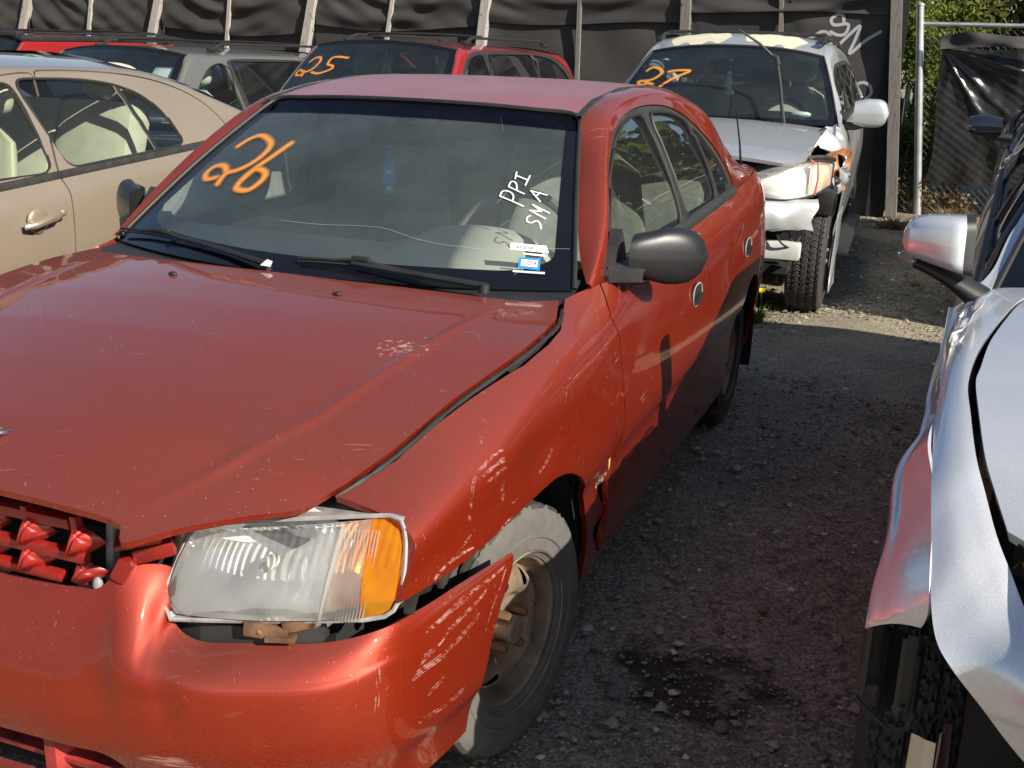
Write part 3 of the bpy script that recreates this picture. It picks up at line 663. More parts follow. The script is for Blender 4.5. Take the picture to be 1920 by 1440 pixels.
#NP_END
def ground_mat():
    n = NT('gravel_dirt'); o = n.obj()
    big = n.tex('Noise', .55, o, Detail=4.0); mid = n.tex('Noise', 3.0, o, Detail=8.0, Roughness=.7); fine = n.tex('Noise', 60.0, o, Detail=6.0, Roughness=.75)
    v = n.tex('Voronoi', 130.0, o); v2 = n.tex('Voronoi', 62.0, o)
    c = n.mix(n.ramp(mid.outputs[0], [(.3, 0.), (.7, 1.)]), (.19, .166, .120), (.335, .292, .212))
    c = n.mix(n.ramp(big.outputs[0], [(.4, 0.), (.65, .6)]), c, (.15, .13, .097))
    st = n.ramp(v.outputs['Color'], [(.2, .55), (.85, 1.9)]); c = n.mix(.75, c, n.mix(1.0, c, st, 'MULTIPLY')); sp = n.ramp(v2.outputs['Color'], [(.86, 0.), (.90, 1.)]); c = n.mix(n.math('MULTIPLY', sp, n.ramp(v2.outputs[0], [(.25, .8), (.5, 0.)])), c, (.36, .33, .28))
    c = n.mix(.5, c, n.mix(1.0, c, n.ramp(fine.outputs[0], [(.3, .6), (.7, 1.4)]), 'MULTIPLY'))
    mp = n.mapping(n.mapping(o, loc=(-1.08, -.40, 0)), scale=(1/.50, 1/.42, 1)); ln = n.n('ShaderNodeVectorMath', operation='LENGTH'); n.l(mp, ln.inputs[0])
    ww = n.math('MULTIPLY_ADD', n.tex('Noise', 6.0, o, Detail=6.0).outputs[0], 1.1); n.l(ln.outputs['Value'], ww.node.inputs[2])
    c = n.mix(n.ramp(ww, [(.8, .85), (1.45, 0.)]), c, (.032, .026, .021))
    h = n.math('ADD', n.math('MULTIPLY', v.outputs[0], -.8), n.math('MULTIPLY', fine.outputs[0], .6)); h = n.math('ADD', h, n.math('MULTIPLY', v2.outputs[0], -.7))
    return n.done(n.bsdf(c, .92, 0, 0, .2, h, .5, .006))
def ground():
    nx, ny = 220, 260
    xs = np.concatenate([np.linspace(-120, -14, 20), np.linspace(-13, 13, 180), np.linspace(14, 120, 20)]); ys = np.concatenate([np.linspace(-120, -7, 16), np.linspace(-6.5, 14, 228), np.linspace(15, 250, 16)])
    X, Y = np.meshgrid(xs, ys, indexing='ij'); Z = gz(X, Y)
    for k in range(40):
        a = RNG.uniform(0, 6.28); f = RNG.uniform(1.5, 9); Z = Z+0.006/f*2*np.sin((X*math.cos(a)+Y*math.sin(a))*f+RNG.uniform(0, 6))*np.exp(-np.hypot(X, Y)/60)*.6
    m = MB(); P = np.stack([X, Y, Z-.004], 2); m.grid(P); return tag(m.build('ground', ground_mat(), None, None), kind='structure')
ground()
# ------------------------------------------------------------------ the red sedan: pieces
def red_car():
    car = thing('sedan', 'damaged red sedan marked 26 in orange on its dusty windscreen', 'car', group='cars parked in the salvage yard')
    red = M_['red']
    seamA = [(.96, .625), (.916, .60), (.87, .565), (.82, .578), (.79, .566), (.60, .552), (.50, .552), (.40, .525), (.19, .50)]
    seamB = [(1.0, 1.575), (.90, 1.592), (.77, 1.602), (.64, 1.570), (.55, 1.515), (.50, 1.475), (.345, 1.415), (.19, 1.40)]
    seamC = [(1.0, 2.42), (.85, 2.43), (.75, 2.395), (.68, 2.33), (.60, 2.25), (.19, 2.2)]
    dlo = [(.630, .950), (.745, 1.073), (.935, 1.208), (1.10, 1.284), (1.30, 1.322), (1.55, 1.336), (1.85, 1.322), (2.10, 1.262), (2.28, 1.150), (2.405, .992), (2.38, .966), (1.53, .943)]
    glF = [(.735, .962), (.80, 1.092), (.955, 1.20), (1.12, 1.268), (1.30, 1.303), (1.492, 1.315), (1.525, 1.15), (1.535, .962)]
    glR = [(1.605, .968), (1.590, 1.15), (1.57, 1.312), (1.85, 1.298), (2.01, 1.262), (2.045, 1.15), (2.075, .978)]
    glQ = [(2.112, .980), (2.085, 1.15), (2.055, 1.248), (2.16, 1.20), (2.27, 1.10), (2.345, .990)]
    archF = circ(0, .285, .36); archR = circ(2.44, .285, .35); out = outside
    def crumple(V, N):
        d = np.exp(-(((V[:, 1]-.53)/.10)**2+((V[:, 2]-.40)/.13)**2))
        wv = np.sin(V[:, 2]*48+V[:, 1]*30)*.012+np.sin(V[:, 1]*90+V[:, 2]*20)*.006-.022
        d2 = np.exp(-(((V[:, 1]+.06)/.09)**2+((V[:, 2]-.72)/.06)**2))*-.006
        return V+N*(d*wv+d2)[:, None]
    def dent(V, N):
        d = np.exp(-(((V[:, 1]-.56)/.07)**2+((V[:, 2]-.42)/.16)**2))
        return V+N*(d*(np.sin(V[:, 2]*40)*.006-.004))[:, None]
    HP = np.array([(x, y) for x, y, z in H_E]+[(-x, y) for x, y, z in H_E[::-1]]); HP = np.concatenate([HP, [(-.55, -.75), (.55, -.75)]])
    for s in (1, -1):
        panel('front_fender', PS, [(lambda M: .003-poly_sdf(M[:, :2], HP)), after([(.776, -.545), (.74, -.552), (.70, -.57), (.645, -.606), (.5, -.61)]), out(archF), (lambda M: before(seamA, .0032)(M)+.030*np.clip((.60-M[:, 2])/.15, 0, 1)*np.clip((M[:, 2]-.2)/.1, 0, 1)*(1 if s > 0 else 0)),
              lambda M: np.minimum(.646+.02*np.clip(-M[:, 1]-.3, 0, 1)-M[:, 2], -M[:, 1]-.02), lambda M: .245-M[:, 2]], red, car, .014, s, warp=crumple if s > 0 else None)
        d = panel('front_door', PS, [after(seamA, .0032), before(seamB, .0025), lambda M: .262-M[:, 2]], red, car, .014, s, warp=dent if s > 0 else None)
        d2 = panel('rear_door', PS, [after(seamB, .0025), before(seamC, .0025), out(archR), lambda M: .262-M[:, 2]], red, car, .014, s)
        panel('quarter_panel', PS, [after(seamC, .0025), out(archR), lambda M: M[:, 1]-3.2], red, car, .014, s)
        panel('sill', PS, [lambda M: M[:, 2]-.257, after([(0, .40), (1, .40)]), before([(0, 2.1), (1, 2.1)])], red, car, .01, s)
        panel('rear_bumper', PS, [lambda M: 3.206-M[:, 1]], red, car, .014, s)
        panel('side_frame', PG, [out(yz(dlo, 1))], red, car, .012, s)
        panel('window_surround', PG, [inside(yz(dlo, 1), .002), out(yz(glF, 2)), out(yz(glR, 2)), out(yz(glQ, 2))], M_['trim'], car, .01, s, off=-.005)
        panel('side_window', PG, [inside(yz(glF, 2), -.004)], M_['sglass'], d, 0, s, off=-.012)
        panel('side_window', PG, [inside(yz(glR, 2), -.004)], M_['sglass'], d2, 0, s, off=-.012)
        panel('side_window', PG, [inside(yz(glQ, 2), -.004)], M_['sglass'], d2, 0, s, off=-.012)
        # rubber edge round the front glass, pillar strips and belt strip
        for nm, pts, r, par in (('window_seal', [(y, z) for y, z in rpoly(glF, .06)], .006, d), ('window_seal', [(y, z) for y, z in rpoly(glR, .06)], .006, d2)):
            q = np.array(pts); Vg = []
            flat = PG.reshape(-1, 3)
            for y, z in q: Vg.append(flat[np.argmin((flat[:, 1]-y)**2+(flat[:, 2]-z)**2)])
            Vg = np.array(Vg); Vg[:, 1:] = q; Vg[:, 0] = np.convolve(np.r_[Vg[-2:, 0], Vg[:, 0], Vg[:2, 0]], np.ones(5)/5, 'valid')-.004; Vg[:, 0] *= s
            m = MB(); m.tube(Vg, r, 6, closed=True); m.build(nm, M_['rubber'], par)
        ys = np.linspace(.70, 2.38, 40); bx = np.interp(ys, R_SIDE[:, 7, 1][6:], R_SIDE[:, 7, 0][6:]); bz = np.interp(ys, R_SIDE[:, 7, 1][6:], R_SIDE[:, 7, 2][6:])
        m = MB(); m.grid(np.stack([np.stack([s*(bx+a), ys, bz+b], 1) for a, b in ((-.012, .024), (.004, .022), (.010, .014), (.011, -.004), (.006, -.012), (-.004, -.012))], 1)); m.build('belt_strip', M_['trim'], car, 50)
        # inner skins behind the gaps, wheel wells
        panel('inner_side', PS, [out(circ(0, .285, .355)), out(circ(2.44, .285, .345)), lambda M: .25-M[:, 2], lambda M: .05-M[:, 1]], M_['void'], car, 0, s, off=-.03)
        for cy in (0, 2.44):
            m = MB(); P = []
            for t in np.linspace(-.35, math.pi+.35, 24): P.append([(s*x, cy+.365*math.cos(t), .285+.365*math.sin(t)) for x in (.80 if cy else (.795 if math.cos(t) > -.2 else .70), .6, .42)])
            m.grid(np.array(P)); m.box((s*.41, cy, .40), (.02, .74, .5)); m.build('wheel_liner', M_['void'], car)
    # crease moulding line along the doors (folded edge)
    panel('roof', PR, [], M_['redroof'], car, .012)
    for s in (1, -1):
        ys = np.linspace(1.05, 2.36, 40); gx = np.interp(ys, [1.04, 1.1, 1.25, 1.55, 1.9, 2.15, 2.36], [.520, .516, .503, .498, .498, .503, .518])-.001
        gzz = np.interp(ys, [1.04, 1.1, 1.25, 1.55, 1.9, 2.15, 2.36], [1.318, 1.330, 1.356, 1.380, 1.379, 1.354, 1.308])
        m = MB(); m.grid(np.stack([np.stack([s*(gx+a), ys, gzz+b], 1) for a, b in ((-.012, .0005), (-.009, .0042), (.009, .0038), (.013, -.001))], 1)); m.build('roof_moulding', M_['trim'], car, 40)
    panel('windscreen', PW, [], M_['glass'], car, 0, off=-.004)
    ws = [o for o in car.children if o.name.startswith('windscreen')][0]
    panel('sun_strip', PW, [lambda M: .885-M[:, 6]], M_['shade'], ws, 0, off=-.0015)
    def frit(M):
        u, v = M[:, 6], M[:, 7]; w = np.minimum(v, 1-v)
        q = np.maximum(np.abs(v-.5)-(.5-.035-.10), 0)/.10; p = np.maximum(np.abs(u-.56)-(.56-.155-.20)+0*u, 0)/.20
        pu = np.where(u < .5, np.maximum((.082+.045*(2*v-1)**2*(v<.5)+.09)-u, 0)/.09, np.maximum(u-(.975-.09), 0)/.09)
        return 1-np.sqrt(q*q+pu*pu)
    panel('glass_border', PW, [frit], M_['frit'], ws, 0, off=-.0025)
    m = MB()
    e = [surf_at(PW, u, np.full_like(u, 0.0)) for u in [np.linspace(.0, 1, 40)]][0]; t = surf_at(PW, np.full(60, 1.0), np.linspace(0, 1, 60)); r_ = surf_at(PW, np.linspace(1, 0, 40), np.full(40, 1.0))
    path = np.concatenate([e[:-1], t[1:-1], r_[1:]]); path[:, 2] += .002; path = np.concatenate([path[:37], hermite([0, 1, 2], path[[36, 39, 44]], np.linspace(.2, 1.8, 6)), path[45:-45], hermite([0, 1, 2], path[[-45, -40, -37]], np.linspace(.2, 1.8, 6)), path[-37:]])
    m.tube(path, .0065, 7); m.build('windscreen_moulding', M_['rubber'], car)
    panel('rear_window', PB, [], M_['sglass'], car, 0, off=-.004)
    tz = [(x, y, z-.02*abs(x/.6)**2) for x, y, z in []]
    X, Y = np.meshgrid(np.linspace(-.66, .66, 40), np.linspace(2.93, 3.36, 20), indexing='ij'); PT = np.stack([X, Y, 1.035-.02*(X/.6)**2-.10*(Y-2.93)-.9*np.clip(Y-3.25, 0, 1)**1.2], 2)
    panel('boot_lid', PT, [], red, car, .02)
    m = MB(); m.box((0, 3.30, .62), (1.2, .05, .72), bev=.02); m.box((0, 1.5, .21), (1.3, 3.6, .04)); m.box((0, .42, .60), (1.36, .04, .5)); m.build('underbody', M_['void'], car)
    # ---- bonnet
    hd = panel('bonnet', PH, [xy(H_OUT, 0)], red, car, .013, ref=(0, 0, 0))
    panel('engine_bay_fill', PH, [xy(np.array(H_OUT)*np.array([1.0, 1.0]), 0), lambda M: -.60-M[:, 1]], M_['void'], car, 0, off=-.10, ref=(0, 0, 0))
    m = MB()
    e = np.array([(a+.0, b, c) for a, b, c in [(x*.997, y, z-.010) for x, y, z in H_E]])
    for s in (1, -1):
        k = hermite(range(len(e)), e, np.linspace(.3, 6.3, 46)); m = MB(); m.tube(np.c_[s*k[:, 0], k[:, 1:]], np.linspace(.0062, .0045, 46)+.0010*np.sin(np.arange(46)*1.9)+.0007*np.sin(np.arange(46)*5.1), 6); m.build('bonnet_seal', M_['rubber'], car)
    for x in (.233, -.233):
        m = MB(); m.ell((x, .172, float(hood_z(np.array(x), np.array(.172)))+.003), (.012, .008, .006)); m.build('washer_nozzle', M_['black'], hd)
    m = MB()   # tilted H-shaped oval badge on the nose
    bc = np.array((0, -.665, float(hood_z(np.array(0.), np.array(-.665)))+.004))
    T = np.linspace(0, 2*np.pi, 40, endpoint=False); m.tube([bc+np.array((.052*math.cos(t), .036*math.sin(t), -.008*math.sin(t))) for t in T], .004, 6, closed=True)
    for a, b in (((-.026, -.028), (-.010, .030)), ((.010, -.030), (.026, .028))): m.tube([bc+np.array((a[0], a[1], .006)), bc+np.array((b[0], b[1], -.006))], .0045, 6)
    m.tube([bc+np.array((-.016, -.004, 0)), bc+np.array((.016, .004, 0))], .0045, 6); m.build('badge', M_['chrome'], hd)
    # cowl between bonnet and glass
    m = MB(); P = []
    for x in np.linspace(-.70, .70, 30): P.append([(x, .30+.13*x*x/.49-.02, .925), (x, .35+.185*x*x/.49, .932), (x, .40+.185*x*x/.49, .955)])
    m.grid(np.array(P)); m.build('cowl', M_['black'], car)
    # ---- bumper
    arch = [(.60, -.10), (.553, -.160), (.540, -.166), (.51, -.200), (.478, -.238), (.42, -.283), (.353, -.310), (.278, -.316), (.2, -.312)]
    low = [(-.34, .352), (-.30, .366), (.30, .366), (.345, .352), (.375, .30), (.36, .255), (-.36, .255)]
    fog = [(.47, .345), (.52, .352), (.63, .348), (.665, .33), (.66, .262), (.47, .258)]
    for s in (1, -1):
        panel('front_bumper', PBM, [before(arch), outside(lambda M: np.where(M[:, 1] < -.5, poly_sdf(M[:, [0, 2]], chaikin(low, 2)), 1)), outside(lambda M: np.where(M[:, 1] < -.5, poly_sdf(M[:, [0, 2]], chaikin(fog, 2)), 1))], red, car, .012, s, ref=(0, 0, .4))
    bl, br = [o for o in car.children if o.name.startswith('front_bumper')]
    bm_ = merge('front_bumper', [bl, br]); bm_.data.set_sharp_from_angle(angle=math.radians(50))
    m = MB(); m.box((0, -.715, .31), (.80, .02, .16)); m.box((.57, -.62, .30), (.24, .02, .14), (0, 0, .35)); m.box((-.57, -.62, .30), (.24, .02, .14), (0, 0, -.35)); m.build('bumper_backing', M_['void'], car)
    m = MB()
    for x in (-.20, 0, .20): m.prism([(-.03, 0), (.03, 0), (.012, .07), (-.012, .07)], (x, -.72, .262), (1, 0, 0), (0, -1, 0), (0, 0, 1), .095)
    m.box((0, -.745, .305), (.66, .06, .012), (.2, 0, 0)); m.build('intake_bar', M_['reddust'], car)
    m = MB(); m.ell((.56, -.70, .29), (.10, .06, .045)); m.box((.56, -.672, .305), (.17, .03, .08), (0, 0, .3), .01); m.build('fog_lamp_cover', M_['reddust'], car)
    # dark gap filler, brackets, beam behind the bumper
    m = MB(); m.box((.0, -.63, .60), (.70, .05, .20)); m.box((.0, -.52, .50), (1.30, .10, .16)); m.box((0, -.36, .62), (1.36, .04, .36)); m.build('front_panel', M_['void'], car)
    m = MB(); pts = [(.365, -.664, .574), (.45, -.676, .572), (.56, -.662, .583), (.66, -.622, .596)]
    for a, b in zip(pts[:-1], pts[1:]): m.prism([(0, 0), (1, 0), (1, 1), (0, 1)], a, np.array(b)-np.array(a), (0, -.006, -.034), (0, .02, .004), 1.0)
    m.build('lamp_filler_strip', M_['trim'], car)
    m = MB(); m.box((.575, -.668, .584), (.075, .012, .026), (0, .1, .3), .003); m.box((.628, -.645, .599), (.06, .016, .022), (.2, -.2, .5), .003); m.ell((.565, -.675, .583), (.006, .004, .006)); m.box((.60, -.663, .574), (.05, .02, .008), (0, 0, .35)); m.build('lamp_bracket', M_['rust'], car)
    m = MB(); m.box((.775, -.53, .612), (.018, .05, .012), (0.1, 0, .3), .002); m.build('fender_clip', M_['trim'], car); m = MB(); m.box((.788, -.43, .612), (.012, .03, .02), (0, 0, .1), .002); m.build('fender_clip', M_['trim'], car)
    # ---- headlights
    for s in (1, -1):
        hp = chaikin([(a, c) for a, b, c in HLP], 1)
        hl = thing('headlight', None, None); hl.parent = car
        panel('lens', hl_grid(0, .026), [inside(lambda M: poly_sdf(M[:, [0, 2]], hp), .006), lambda M: M[:, 0]-.724+.1*(M[:, 2]-.67)], M_['lens'], hl, .02, s, ref=(.5, 0, .6))
        panel('amber_lens', hl_grid(0, .026), [inside(lambda M: poly_sdf(M[:, [0, 2]], hp), .006), lambda M: .725-.1*(M[:, 2]-.67)-M[:, 0]], M_['amber'], hl, .02, s, ref=(.5, 0, .6))
        m = MB(); q = np.array([(a, hl_y(a, c)+.0, c) for a, c in hp]); q[:, 0] *= s; m.tube(q, .0042, 6, closed=True); m.build('lamp_rim', M_['shell'], hl)
        # housing bowl behind
        back = hl_grid(.10, .0); panel('housing', back, [inside(lambda M: poly_sdf(M[:, [0, 2]], hp), .0)], M_['shell'], hl, 0, s, ref=(.5, 0, .6))
        pts = np.array([(a, hl_y(a, c)+.004, c) for a, c in hp]); P = np.stack([pts, pts*np.array([1, 1, 1])+np.array([0, .095, 0])], 1); P = np.concatenate([P, P[:1]]); P[..., 0] *= s
        m = MB(); m.grid(P); m.build('lamp_shell', M_['shell'], hl, 30)
        X, Zz = np.meshgrid(np.linspace(.385, .662, 50), np.linspace(.592, .742, 30), indexing='ij')
        cx, cz = .535, .665; rr = ((X-cx)/.15)**2+((Zz-cz)/.09)**2
        Y = hl_y(X, Zz)+.094-.080*np.clip(rr, 0, 1.2)+.004*np.sin(X*110)*np.exp(-rr)
        panel('reflector', np.stack([X, Y, Zz], 2), [lambda M: np.sqrt((np.abs((M[:, 0]-.528)/.140))**3.2+(np.abs((M[:, 2]-.664)/.079))**3.2)-1], M_['refl'], hl, .03, s, ref=(.5, 5, .6))
        m = MB(); m.lathe([(0, .010), (.02, .014), (.035, .011), (.04, .001)], 16, 'y', (s*cx, hl_y(cx, cz)+.03, cz)); m.build('bulb', M_['refl'], hl)
        X, Zz = np.meshgrid(np.linspace(.655, .79, 30), np.linspace(.59, .775, 30), indexing='ij'); Y = hl_y(X, Zz)+.065-.05*np.clip(((X-.72)/.06)**2+((Zz-.69)/.08)**2, 0, 1.2)
        panel('signal_reflector', np.stack([X, Y, Zz], 2), [inside(lambda M: poly_sdf(M[:, [0, 2]], hp), .012), lambda M: .662-M[:, 0]], M_['sigrefl'], hl, 0, s, ref=(.7, 5, .6))
        m = MB(); m.ell((s*.695, hl_y(.695, .65)+.018, .652), (.026, .022, .034)); m.build('signal_bulb', M_['amber'], hl)
        m = MB()   # divider band between main beam and signal
        q = [(.664+.012*math.sin(t*1.3), hl_y(.664, .61+.145*t)-.021+.02*abs(t-.5), .607+.150*t) for t in np.linspace(0, 1, 12)]; q = np.array(q); q[:, 0] *= s; m.tube(q, .005, 6); m.build('lens_divider', M_['lens'], hl)
        m = MB()   # fine vertical ribs inside the signal lens
        for i in range(11):
            x = .680+.0055*i; m.tube([(s*x, hl_y(x, z)-.012+.05*(z-.68)**2, z) for z in np.linspace(.618, .755, 10)], .0013, 5)
        m.build('lens_rib', M_['lens'], hl)
    # ---- grille: red egg-crate bars, broken at the outer end
    m = MB(); m.box((0, -.738, .748), (.50, .02, .022), (.25, 0, 0), .004); m.box((0.0, -.742, .690), (.56, .018, .020), (.2, 0, 0), .004); m.box((-.03, -.738, .642), (.50, .018, .018), (.2, 0, 0), .004); m.build('grille_bar', M_['redin'], car)
    def boss(c, sx=.034, sz=.034, d=.042, top=1):
        mm = MB(); c = np.array(c)
        k = sx/.036; q = sz/.034
        V = [c+np.array(p)*np.array((k, 1, q)) for p in ((.012, -d, .026), (-.012, -d*1.05, -.028), (.042, .004, -.004), (.022, 0, .034), (.004, 0, -.036), (-.014, 0, .034), (-.032, 0, -.034))]
        bm = bmesh.new(); vs = [bm.verts.new(v) for v in V]
        for f in ((0, 3, 2), (0, 2, 1), (1, 2, 4), (0, 1, 6, 5), (0, 5, 3), (1, 4, 6)): bm.faces.new([vs[i] for i in f])
        bmesh.ops.bevel(bm, geom=list(bm.edges), offset=.007, segments=3, affect='EDGES'); bm.verts.index_update(); mm.add([v.co[:] for v in bm.verts], [[v.index for v in f.verts] for f in bm.faces]); bm.free(); return mm.build('grille_boss', M_['redin'], car, 80)
    for x in (-.26, -.16, -.06, .058, .158, .262):
        boss((x, -.735, .716), .031, .028, .034)
        if x < .2: boss((x-.006, -.738, .664), .029, .026, .030)
        m = MB(); m.box((x, -.736, .70), (.012, .016, .13), (.1, 0, .0)); m.build('grille_bar', M_['redin'], car)
    boss((.266, -.735, .660), .034, .020, .030)
    m = MB(); m.box((.335, -.72, .672), (.03, .03, .045), (0, .5, .3), .008); m.box((.355, -.70, .728), (.08, .05, .012), (.3, -.2, .45), .004); m.box((.375, -.69, .700), (.07, .02, .03), (.2, -.25, .5), .006); m.build('grille_stub', M_['redin'], car)
    m = MB(); m.box((.296, -.70, .68), (.016, .02, .16), (0, 0.1, 0), .004); m.box((.25, -.72, .625), (.05, .01, .012), (0, .3, 0)); m.ell((.29, -.735, .638), (.010, .008, .016)); m.build('radiator_bracket', plain('grey_plastic', (.25, .25, .26), .5), car)
    m = MB()
    for i in range(26): m.box((0, -.60, .50+.011*i), (.76, .012, .006))
    m.build('radiator', M_['void'], car)
    # ---- door handles
    for s in (1, -1):
        for cy, cz in ((1.405, .765), (2.29, .775)):
            i = np.argmin((PS[..., 1]-cy)**2+(PS[..., 2]-cz)**2); x0 = PS.reshape(-1, 3)[i][0]
            dr = [o for o in car.children if o.name.startswith('front_door' if cy < 2 else 'rear_door')][0 if s > 0 else 1]
            m = MB(); pl = chaikin([(-.062, -.034), (.062, -.034), (.066, .034), (-.058, .034)], 2); B = [(s*(x0+.0025-.12*b*b-.05*b), cy+a, cz+b) for a, b in pl]
            m.tube(B, .0035, 6, closed=True); bb = np.array(B); cc = bb.mean(0); P = np.stack([bb, cc+(bb-cc)*.9+np.array([s*.003, 0, 0]), cc+(bb-cc)*.75+np.array([s*.002, 0, 0]), cc+(bb-cc)*.05+np.array([s*.0015, 0, 0])], 1); P = np.concatenate([P, P[:1]]); m.grid(P); m.build('door_handle', M_['black'], dr, 60); m = MB(); m.tube(B, .0028, 6, closed=True); V = np.array(m.V); V[:, 0] += s*.0018; m.V = [tuple(v) for v in V]; m.build('handle_rim', M_['shell'], dr)
            m = MB(); m.prism(chaikin([(-.050, -.030), (.050, -.026), (.054, .006), (-.048, -.004)], 1), (s*(x0+.006), cy, cz), (0, 1, 0), (-s*.05, 0, 1), (s, 0, 0), .006); m.build('handle_lever', M_['blackm'], dr)
    # ---- mirrors
    for s in (1, -1):
        md = thing('door_mirror', None, None); md.parent = car
        X = []   # shell: sections across x from root to tip
        for t in np.linspace(0, 1, 16):
            x = .790+.165*t; k = (1-max(0, (t-.55)/.45)**2.4)**.5 if t > .55 else 1.0; k = max(k, .05)
            zc = 1.000-.012*t; hz = (.056+.022*min(1, t*2.2))*k; hy = .055*(.75+.25*k); yc = .745+.13*t**1.2
            sec = []
            for a in np.linspace(0, 2*math.pi, 29):
                ca, sa = math.cos(a), math.sin(a); e = .72
                sec.append((s*x, yc-hy*math.copysign(abs(ca)**e, ca)*(1.0 if ca > 0 else .35), zc+hz*math.copysign(abs(sa)**e, sa)*(1.0 if sa > 0 else .92)))
            X.append(sec)
        m = MB(); P = np.array(X); m.grid(P); m.F.append(tuple(range(28))); b = 15*29; m.F.append(tuple(range(b, b+28))[::-1]); m.build('mirror_shell', M_['blackm'], md, 60)
        gm = MB(); gm.box((s*.875, .845, 1.0), (.13, .004, .10), (0, 0, s*.62), .0); gm.build('mirror_glass', M_['chrome'], md)
        # sail plate and foot
        m = MB(); m.prism([(.655, .925), (.70, .920), (.82, .955), (.80, .985), (.765, 1.045), (.748, 1.064), (.70, 1.018), (.645, .958)], (s*.722, 0, 0), (0, 1, 0), (0, 0, 1), (s, 0, 0), .030)
        m.build('mirror_sail', M_['trim'], md, 30)
        m = MB(); P = []
        for t in np.linspace(0, 1, 8):
            P.append([(s*(.745+.085*t), .72+.02*t+a*(.062-.012*t), .947+.008*t+b*(.026-.010*t)+.012*(1-t)) for a, b in [(-1, -.8), (-.6, -1), (.6, -1), (1, -.6), (1, .6), (.6, 1), (-.6, 1), (-1, .8), (-1, -.8)]])
        m.grid(np.array(P)); m.build('mirror_foot', M_['trim'], md, 50)
    # ---- wipers
    def wiper(piv, elbow, tip, b0, b1):
        w = thing('wiper', None, None); w.parent = car
        m = MB(); m.lathe([(0, .014), (.02, .013), (.024, .001)], 12, 'z', piv); m.tube([np.array(piv)+np.array((0, 0, .016)), elbow, tip], [.009, .008, .006], 8); m.build('wiper_arm', M_['black'], w)
        m = MB(); b0 = np.array(b0); b1 = np.array(b1); dd = b1-b0; q = [b0+dd*t+np.array((0, 0, .010*math.sin(math.pi*t))) for t in np.linspace(0, 1, 12)]
        m.tube(q, .0042, 6); m.tube([p-np.array((0, .003, .008)) for p in q], .003, 4); c = b0+dd*.5; m.tube([b0+dd*.25+np.array((0, 0, .006)), c+np.array((0, -.004, .018)), b0+dd*.75+np.array((0, 0, .006))], .005, 6); m.box(c+np.array((0, 0, .020)), (.05, .016, .012), bev=.004); m.build('wiper_blade', M_['rubber'], w)
    def on_ws(x, y):
        f = PW.reshape(-1, 3); i = np.argmin((f[:, 0]-x)**2+(f[:, 1]-y)**2); return f[i]
    wiper((-.06, .325, .950), (-.20, .372, .975), (-.372, .425, .985), (-.690, .530, .972), (-.295, .400, .978))
    wiper((.52, .375, .945), (.33, .372, .972), (.16, .372, .982), (.006, .370, .980), (.36, .385, .968))
    # ---- interior
    m = MB(); P = []
    for x in np.linspace(-.66, .66, 41):
        bin_ = .075*math.exp(-(abs((x-.34)/.19))**3); y0 = .40+.15*x*x/.45
        P.append([(x, y0, .935), (x, .60+.08*x*x, .955+.3*bin_), (x, .74, .965+.95*bin_), (x, .80, .955+bin_), (x, .84, .915+bin_*.6), (x, .86, .80), (x, .80, .55)])
    m.grid(np.array(P)); m.build('dashboard', M_['dash'], car, 50)
    m = MB(); c = np.array((.34, 1.02, .92)); tl = 1.05
    rg = [c+np.array((.188*math.cos(t), .188*math.sin(t)*math.cos(tl), .188*math.sin(t)*math.sin(tl))) for t in np.linspace(0, 2*math.pi, 48, endpoint=False)]
    m.tube(rg, .016, 8, closed=True); m.ell(c+np.array((0, -.02, -.01)), (.075, .05, .06))
    for t in (-.35, math.pi+.35, -1.57): m.tube([c+np.array((0, -.015, -.01)), c+np.array((.185*math.cos(t), .185*math.sin(t)*math.cos(tl), .185*math.sin(t)*math.sin(tl)))], .016, 6)
    m.tube([c, c+np.array((0, -.22, -.10))], .03, 8); m.build('steering_wheel', plain('grey_beige_wheel', (.20, .185, .15), .55), car)
    seats(car, M_['fabric'], ((.36, 1.42), (-.36, 1.42)), .30, 2.22)
    m = MB(); m.box((.0, .985, 1.245), (.22, .03, .065), (.12, 0, .12), .018); m.tube([(0, .965, 1.30), (0, .975, 1.26)], .008, 6); m.build('rear_view_mirror', M_['black'], car)
    panel('headlining', PR, [], M_['fabric'], car, 0, off=-.035)
    m = MB(); m.box((0, 1.45, .28), (1.36, 2.3, .04)); m.box((0, 2.62, .94), (1.3, .5, .03)); m.build('cabin_floor', M_['void'], car)
    for s in (1, -1): panel('door_lining', PS, [after([(0, .60), (1, .60)]), before([(0, 2.4), (1, 2.4)]), lambda M: .3-M[:, 2], out(circ(2.44, .285, .40))], M_['dash'], car, 0, s, off=-.06)
    # ---- wheels
    wheel(car, (.705, .0, .2865), .2875, .175, .168, 'steel', math.radians(-10), math.radians(-1.5), 1, dust='tyredust', nth=160)
    wheel(car, (-.705, .0, .2865), .2875, .175, .168, 'steel', math.radians(-10), 0, -1, dust='tyredust', nth=160)
    for s in (1, -1): wheel(car, (s*.690, 2.44, .2865), .2875, .175, .168, 'steel', 0, 0, s, dust='tyre', nth=160)
    return car, ws
